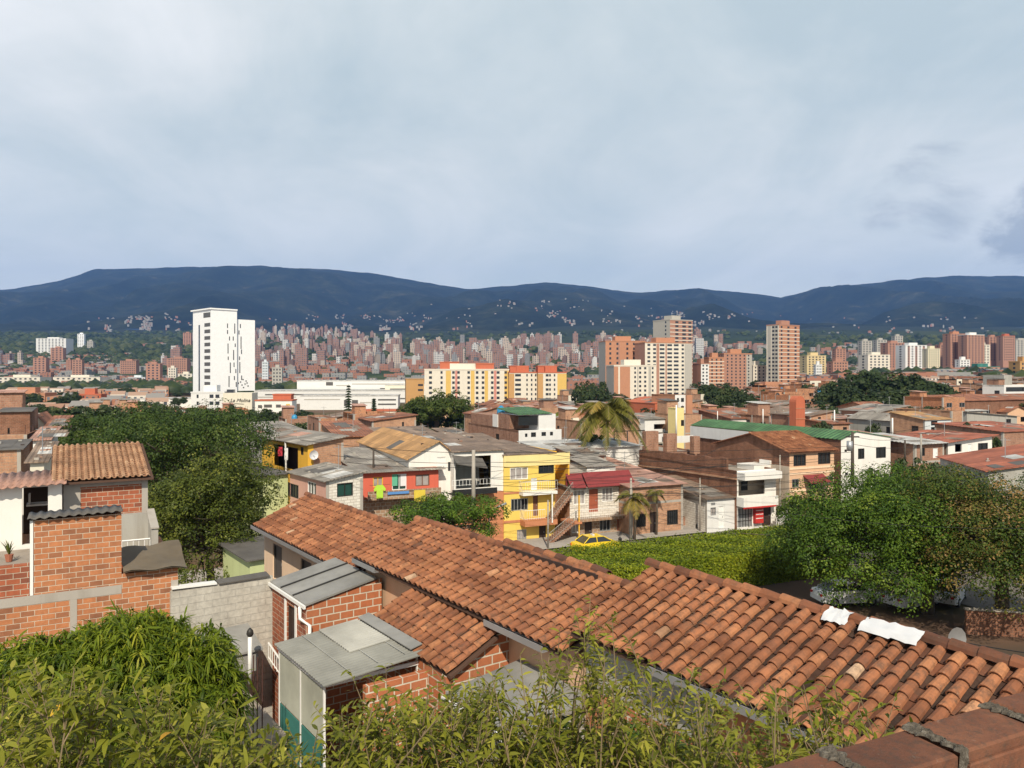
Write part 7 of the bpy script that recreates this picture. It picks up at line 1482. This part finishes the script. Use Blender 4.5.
# ================================================================== vehicles, bins
def car(label, x, y, z, rz, paint, taxi=False, name='parked_car'):
    e = empty(name, (x, y, z), rz, label, 'car'); S = [(-2.1, .35, .55), (-2.05, .85, .9), (-1.25, .98, 1.0), (-.75, 1.42, 1.38), (.35, 1.46, 1.42), (1.0, 1.0, 1.0), (1.9, .82, .86), (2.1, .35, .5)]
    mb = MB(); st_ = [(-2.12, .32, .62, .70), (-2.0, .30, .90, .80), (-1.3, .22, .98, .84), (-.7, .22, 1.0, .85), (.4, .22, 1.0, .85), (1.05, .22, .97, .84), (1.9, .26, .80, .78), (2.12, .34, .60, .66)]; vs = []
    for sx_, zb, zt_, hw in st_: vs += [(sx_, -hw, zb), (sx_, -hw * 1.0, (zb + zt_) / 2), (sx_, -hw * .93, zt_), (sx_, hw * .93, zt_), (sx_, hw, (zb + zt_) / 2), (sx_, hw, zb)]
    fs = []
    for i in range(len(st_) - 1):
        for j in range(5): o = i * 6; fs.append((o + j, o + j + 1, o + j + 7, o + j + 6))
        fs.append((i * 6 + 5, i * 6, i * 6 + 6, i * 6 + 11))
    fs += [tuple(range(5, -1, -1)), tuple(range(42, 48))]; mb.add(vs, fs); b = put(e, 'body', mb, M[paint])
    def cab(x0, x1, x2, x3, z0, z1, w0, w1): v_ = [(x0, -w0, z0), (x3, -w0, z0), (x3, w0, z0), (x0, w0, z0), (x1, -w1, z1), (x2, -w1, z1), (x2, w1, z1), (x1, w1, z1)]; return MB().add(v_, [(0, 1, 5, 4), (1, 2, 6, 5), (2, 3, 7, 6), (3, 0, 4, 7)])
    put(e, 'windows', cab(-1.55, -.95, .35, 1.15, .985, 1.40, .76, .60), M['glass']); put(e, 'roof', MB().slab((-.98, -.62, 1.44), (.38, -.62, 1.44), (.38, .62, 1.44), (-.98, .62, 1.44), .05), M[paint])
    for sg in (-1, 1):
        for a_, b_ in (((-1.57, sg * .77, .98), (-.97, sg * .61, 1.42)), ((1.17, sg * .77, .98), (.37, sg * .61, 1.42)), ((-.3, sg * .78, .98), (-.3, sg * .62, 1.42))): put(e, 'pillar', MB().tube([a_, b_], .04, 4), M[paint])
        for wx in (-1.3, 1.3): w_ = put(e, 'wheel', MB().tube([(wx, sg * .66, .3), (wx, sg * .86, .3)], .30, 14), M['rubber']); put(None, 'rim', MB().tube([(wx, sg * .861, .3), (wx, sg * .872, .3)], .19, 10), M['metal'], parent=w_)
        put(e, 'headlight', MB().box(2.02, sg * .42, .60, 2.13, sg * .62, .72), M['plastic_white']); put(e, 'tail_light', MB().box(-2.14, sg * .48, .66, -2.05, sg * .68, .80), M['red_paint'])
    if taxi: put(e, 'roof_sign', MB().box(-.45, -.2, 1.445, -.25, .2, 1.56), M['plastic_white'])
    return e
p = st(5.6, -6.6, .06); car('yellow taxi on the street before the stone faced house', *p, A24, 'taxi', True, 'taxi')
for u, Y, rz, lab in ((846, 50.5, .15, 'white car parked at the edge of the mango tree shade'), (912, 50, .5, 'white car half hidden behind the mango trunk'), (948, 51, .9, 'white car with dark windscreen at right of the mango trunk')):
    x, y = XY(u, Y); car(lab, x, y, T(x, y) + .06, rz, 'carwhite')
p = st(8.1, -6.4, .05); bl_ = MB().tube([(0, 0, 0), (0, 0, .9), (0, 0, 1.0)], [.16, .16, .08], 10).build('bollard', M['black']); bl_.location = p; tag(bl_, 'dark bollard at the street edge beside the yellow taxi', 'bollard')
x, y = XY(756.5, 58.5); bn = empty('waste_bin', (x, y, T(x, y)), 0, 'dark green waste bin at the right end of the hedge', 'bin'); put(bn, 'body', MB().tube([(0, 0, 0), (0, 0, 1.0)], [.24, .3], 12), M['green_bin'] if 'green_bin' in M else M['teal']); put(bn, 'lid', MB().tube([(0, 0, 1.0), (0, 0, 1.12)], [.33, .2], 12), M['black'])
# brick wall under the reddish mango tree
x, y = XY(966, 44); lw = empty('brick_wall', (x, y, T(x, y)), R(-12), 'low dark brick wall in the shade under the reddish mango tree', 'wall'); put(lw, 'wall', MB().box(0, 0, -1, 9, .2, 1.5), M['brick_dark']); put(lw, 'coping', MB().box(-.05, -.05, 1.503, 9.05, .25, 1.6), M['concrete'])
x, y = XY(957, 30); ds = empty('satellite_dish', (x, y, W(957, 640, 30)[2]), R(10), 'grey satellite dish in shade behind the closest tiled roof', 'satellite dish'); mb = MB(); vs = []
for i in range(4):
    for j in range(12): q = .42 * i / 3; a = 6.283 * j / 12; vs.append((q * math.cos(a), .1 * (1 - (i / 3) ** 2), q * math.sin(a) * 1.2))
mb.add(vs, [(i * 12 + j, i * 12 + (j + 1) % 12, i * 12 + 12 + (j + 1) % 12, i * 12 + 12 + j) for i in range(3) for j in range(12)]); put(ds, 'dish', mb, M['metal'], True); put(ds, 'mast', MB().tube([(0, .1, 0), (0, .1, -3.2)], .03, 5), M['dark_metal'])
x, y = st(19.8, -2.5)[:2]; mo_ = empty('motorcycle', (x, y, T(x, y) + .1), A24 + .3, 'dark motorcycle parked near the entrance steps', 'motorcycle')
for wx in (-.62, .62): w_ = put(mo_, 'wheel', MB().tube([(wx, -.06, .3), (wx, .06, .3)], .3, 14), M['rubber']); put(None, 'rim', MB().tube([(wx, -.065, .3), (wx, .065, .3)], .18, 10), M['metal'], parent=w_)
put(mo_, 'frame', MB().tube([(-.62, 0, .3), (-.2, 0, .5), (.25, 0, .75), (.62, 0, .3)], .05, 6).tube([(.45, 0, .5), (.35, 0, 1.0)], .04, 6).box(-.3, -.12, .25, .15, .12, .55), M['dark_metal']); put(mo_, 'seat', MB().box(-.65, -.12, .72, -.05, .12, .82), M['black']); put(mo_, 'fuel_tank', MB().tube([(-.05, 0, .78), (.1, 0, .84), (.3, 0, .8)], [.08, .15, .08], 10), M['blue_cloth'], True); put(mo_, 'handlebar', MB().tube([(.3, -.33, 1.05), (.36, 0, 1.0), (.3, .33, 1.05)], .02, 5), M['metal'])

# ================================================================== near foliage
def blade_leaves(B, Dr, L, Wd, droop, rg, prof=((0, .12), (.3, .9), (.65, .8), (1, .04))):
    k = len(B); Dr = unit(Dr); up = np.tile(np.array([0, 0, 1.]), (k, 1)) + rg.normal(0, .35, (k, 3)); S = unit(np.cross(Dr, up)); L = L * rg.uniform(.5, 1.35, (k, 1)); Wd = Wd * rg.uniform(.65, 1.25, (k, 1)); dr = droop * rg.uniform(.2, 2.1, (k, 1)); rows = []
    for s, p in prof: c = B + Dr * L * s; c[:, 2] -= (dr * L * s * s)[:, 0]; rows += [c - S * Wd * p / 2, c + S * Wd * p / 2]
    V = np.stack(rows, 1).reshape(-1, 3); m_ = len(prof) * 2; o = np.arange(k)[:, None] * m_; F_ = np.concatenate([o + np.array([[2 * i, 2 * i + 1, 2 * i + 3, 2 * i + 2]]) for i in range(len(prof) - 1)], 1).reshape(-1, 4); return V, F_
def rosettes(cent, axis, n_per, L, Wd, droop, rg, spread=1.1, back=.10):
    k = len(cent); B = np.repeat(cent, n_per, 0); A = np.repeat(unit(axis), n_per, 0); rnd_ = unit(rg.normal(size=B.shape)); Dr = unit(A * rg.uniform(.25, 1.0, (len(B), 1)) + rnd_ * spread); B = B - A * rg.random((len(B), 1)) * back + rg.normal(0, .012, B.shape); V, F_ = blade_leaves(B, Dr, L, Wd, droop, rg); return V, F_, 3
# mango tree at the bottom left
def mango(label, base, lobes, nros, L, Wd, mat, seed, n_per=12, droop=.55):
    rg = rnds(seed); e = empty('mango_tree', base, 0, label, 'tree'); r = random.Random(seed); mb = MB(); ht = lobes[0][2] * .5; mb.tube([(0, 0, -.5), (.05, 0, ht * .6), (0, .05, ht)], [.24, .2, .17], 8)
    for l in lobes:
        c = Vector(l[:3]); s0 = Vector((0, 0, ht * .95)); m_ = s0.lerp(c, .55) + Vector((0, 0, -.1)); mb.tube([s0, m_, c], [.12, .08, .03], 6)
        for q in range(6): e2 = c + Vector((r.gauss(0, .5) * l[3], r.gauss(0, .5) * l[4], r.uniform(-.2, .8) * l[5])); mb.tube([m_, m_.lerp(e2, .6) + Vector((0, 0, .05)), e2], [.04, .025, .01], 4)
    put(e, 'trunk', mb, M['trunk'], True)
    vol = np.array([l[3] * l[4] for l in lobes]); Lb = np.array(lobes)[rg.choice(len(lobes), nros, p=vol / vol.sum())]; d = unit(rg.normal(size=(nros, 3))); d[:, 2] = np.where(d[:, 2] < -.3, -d[:, 2], d[:, 2]); d = unit(d); cc = Lb[:, :3] + d * Lb[:, 3:6] * (1 - .3 * rg.random((nros, 1)) ** 1.5 + rg.normal(0, .05, (nros, 1)))
    V, F_, m_ = rosettes(cc, d + np.array([0, 0, .5]), n_per, L, Wd, droop, rg); t = np.clip(np.repeat(np.repeat(rg.normal(.45, .17, nros), n_per) + rg.normal(0, .16, nros * n_per), m_), 0, 1); np_mesh('crown', V, F_, t, M[mat], e, False); return e
def rel(u, v_, Y, base): p = W(u, v_, Y); return (p[0] - base[0], p[1] - base[1], p[2] - base[2])
bx = XY(95, 13.0); base = (bx[0], bx[1], T(*bx)); lob = []
for u, v_, Y, rx, rz in ((130, 680, 13.2, 1.15, 1.15), (190, 700, 13.0, .85, 1.1), (60, 705, 12.6, 1.1, .95), (10, 715, 12.2, .95, .9), (110, 735, 11.8, 1.3, 1.0), (180, 745, 12.2, .95, 1.0), (-40, 720, 12.4, 1.1, 1.0), (40, 760, 11.2, 1.1, .9), (150, 655, 13.6, .85, .75), (210, 715, 13.0, .65, 1.0), (85, 660, 13.4, .75, .6), (30, 672, 13, .7, .6), (205, 670, 13.6, .6, .8), (120, 640, 13.8, .5, .45)): lob.append((*rel(u, v_, Y, base), rx, rx, rz))
mango('leafy mango tree with long drooping leaves below the brick house', base, lob, 2900, .25, .038, 'leaf_mango', 501, 14, .7)
# slender foreground shrubs: stems, twigs, lance shaped leaves
def shrub(label, base_u, base_Y, tips, mat, seed, L=.15, Wd=.034, per=26, droop=.35, yellow=0, name='shrub', twl=(.5, 1.0)):
    rg = rnds(seed); r = random.Random(seed); bx = XY(base_u, base_Y); zb = T(*bx); e = empty(name, (bx[0], bx[1], zb), 0, label, 'shrub'); mb = MB(); B, Dr, TO = [], [], []; bb = Vector((bx[0], bx[1], zb)); mains = []
    for i in range(9): a = 6.283 * i / 9; mains.append(Vector((math.cos(a) * .35, math.sin(a) * .35, 2.6 + r.random() * .8)))
    for m_ in mains: mb.tube([(m_.x * .15, m_.y * .15, -.3), (m_.x * .5, m_.y * .5, m_.z * .5), tuple(m_)], [.05, .042, .034], 5)
    for (u, v_, Y) in tips:
        tip = Vector(W(u, v_, Y)) - bb; m_ = min(mains, key=lambda q: (q.xy - tip.xy * .3).length); off = Vector((r.gauss(0, .35), r.gauss(0, .3), 0)); mid = m_.lerp(tip, .5) + off + Vector((0, 0, -.05)); pre = mid.lerp(tip, .55) + off * .25 + Vector((r.gauss(0, .06), r.gauss(0, .06), .12)); path = [m_, mid, pre, tip]; mb.tube(path, [.018, .012, .007, .003], 4, cap=False)
        tl = r.uniform(*twl); toff = r.gauss(0, .17)
        segs = [(pre.lerp(tip, s), (tip - pre).normalized()) for s in np.linspace(.05, 1, int(per * .55))] + [(mid.lerp(pre, s), (pre - mid).normalized()) for s in np.linspace(.35, 1, int(per * .45))]
        for k in range(3):
            s = r.uniform(.3, .9); o = mid.lerp(pre, s) if r.random() < .5 else pre.lerp(tip, s * .7); d = ((tip - mid).normalized() + Vector((r.gauss(0, .6), r.gauss(0, .6), r.uniform(-.1, .5)))).normalized(); l = tl * r.uniform(.35, .6); q = o + d * l; mb.tube([o, o.lerp(q, .5) + Vector((0, 0, .02)), q], [.006, .004, .002], 3, cap=False); segs += [(o.lerp(q, s), d) for s in np.linspace(.2, 1, int(per * .4))]
        for p, d in segs:
            a = r.uniform(0, 6.28); x_ = d.cross(Vector((0, 0, 1))); x_ = x_.normalized() if x_.length > .05 else Vector((1, 0, 0)); y_ = d.cross(x_); dd = d * r.uniform(.35, .9) + x_ * math.cos(a) + y_ * math.sin(a) * .7; B.append(tuple(p)); Dr.append(tuple(dd)); TO.append(toff)
    put(e, 'stems', mb, M['twig']); B, Dr, TO = np.array(B), np.array(Dr), np.array(TO); V, F_ = blade_leaves(B, Dr, L, Wd, droop, rg); t = np.clip(rg.normal(.45, .17, len(B)) + TO, 0, 1); np_mesh('foliage', V, F_, np.repeat(t, 3), M[mat], e)
    if yellow:
        idx = rg.choice(len(B), yellow, replace=False); V, F_ = blade_leaves(B[idx] + np.array([0, -.06, .05]), Dr[idx], L * 1.1, Wd * 1.5, droop, rg); np_mesh('yellow_leaves', V, F_, np.repeat(rg.random(yellow), 3), M['leaf_yellow'], e)
    return e
r_ = random.Random(91)
def tips(n, u0, u1, top, y0, y1, vmax=800):
    out = []
    for _ in range(n): u = r_.uniform(u0, u1); t = top(u); out.append((u, t + (vmax - t) * r_.random() ** 1.25, r_.uniform(y0, y1)))
    return out
shrub('yellowish shrub with a few yellow leaves at the bottom left corner', 90, 6.2, tips(130, -40, 250, lambda u: 662 + max(0, u - 60) * .22, 5.2, 7.2), 'leaf_olive', 601, L=.155, Wd=.040, per=36, yellow=16)
shrub('twiggy yellow green shrub in the bottom middle of the yard', 330, 6.6, tips(165, 215, 500, lambda u: 748 - max(0, u - 250) * .42 if u < 400 else 688 - (u - 400) * .12, 5.6, 7.8), 'leaf_olive', 602, L=.115, Wd=.031, per=38)
shrub('tall loose shrub with thin twigs reaching over the tiled roof', 590, 7.2, tips(128, 450, 745, lambda u: 676 - max(0, 80 - abs(u - 590)) * .35 if u < 690 else 682, 6.2, 8.0, 800) + [(575, 612, 7.6), (612, 618, 7.6), (590, 632, 7.4), (560, 628, 7.4), (630, 640, 7.3), (540, 645, 7.2), (700, 668, 7.2), (598, 606, 7.6), (585, 622, 7.4), (604, 640, 7.5), (570, 640, 7.3), (640, 655, 7.4), (655, 668, 7.2), (520, 655, 7.3), (730, 690, 7.0), (680, 690, 7.1), (475, 668, 7.2), (430, 665, 7.0), (445, 680, 7.0)], 'leaf_olive', 603, L=.115, Wd=.030, per=36)
shrub('sparse shrub beside the brick parapet at bottom right', 770, 5.6, tips(58, 690, 862, lambda u: 700 - max(0, 60 - abs(u - 815)) * .55, 5.0, 6.4, 790), 'leaf_olive', 604, L=.11, Wd=.028, per=32)
tree_px('shrub', 'dense dark green bush behind the twiggy shrubs at bottom', 610, 735, 8.6, 260, 860, 'leaf_dark', 605, dens=4, L=.12, cat='shrub')
# roof top water tanks of the quarter: individuals, all alike
r_ = random.Random(44); tk_me = MB().tube([(0, 0, 0), (0, 0, .1), (0, 0, .8), (0, 0, 1.0), (0, 0, 1.1)], [.5, .55, .5, .3, .18], 10).mesh('water_tank', [M['black']], True); tk_b = MB().tube([(0, 0, 0), (0, 0, .1), (0, 0, .8), (0, 0, 1.0), (0, 0, 1.1)], [.5, .55, .5, .3, .18], 10).mesh('water_tank', [M['blue_tank']], True)
hs_ = [o for o in C.objects if o.name.startswith('small_house') and o.type == 'EMPTY']; k_ = 0
for o in hs_:
    if 'flat' in o['label'] or 'terrace' in o['label']:
        if r_.random() < .5 or k_ > 45: continue
        k_ += 1; h_ = (6.6 - .5 if 'brown' in o['label'] else 8.2 - .6 if 'cream' in o['label'] else 8.6 - 1.0) * o.scale.z; b_ = r_.random() < .25; t = bpy.data.objects.new('water_tank', tk_b if b_ else tk_me); C.objects.link(t); c, s = math.cos(A24), math.sin(A24); lx, ly = r_.uniform(1, 6), r_.uniform(4, 9); t.location = (o.location.x + lx * c - ly * s, o.location.y + lx * s + ly * c, o.location.z + h_); sc0 = r_.uniform(.9, 1.3); t.scale = (sc0, sc0, sc0)
        tag(t, 'small blue water tank on a flat house roof in the crowded quarter' if b_ else 'small black water tank on a flat house roof in the crowded quarter', 'water tank', 'blue roof tanks' if b_ else 'black roof tanks')

r_ = random.Random(63)
for i in range(16):
    u0, Y0 = r_.uniform(440, 620), r_.uniform(62, 72); u1, Y1 = u0 + r_.uniform(60, 240), Y0 + r_.uniform(2, 14); cable(W(u0, r_.uniform(446, 500), Y0), W(u1, r_.uniform(440, 486), Y1), r_.uniform(.1, .5), .016)
for i in range(9):
    u0, Y0 = r_.uniform(800, 900), r_.uniform(84, 100); cable(W(u0, r_.uniform(425, 445), Y0), W(u0 + r_.uniform(40, 140), r_.uniform(425, 450), Y0 + r_.uniform(-6, 12)), .4, .02)
for i, (u, v0, v1, Y) in enumerate(((700, 478, 530, 73), (780, 455, 520, 75), (548, 500, 545, 66))):
    pole('utility_pole', ('thin grey pole before the small white house', 'tall thin pole beside the peach house steps', 'short thin pole in front of the yellow house stairs')[i], u, v0, v1, Y, 'pole', .07)
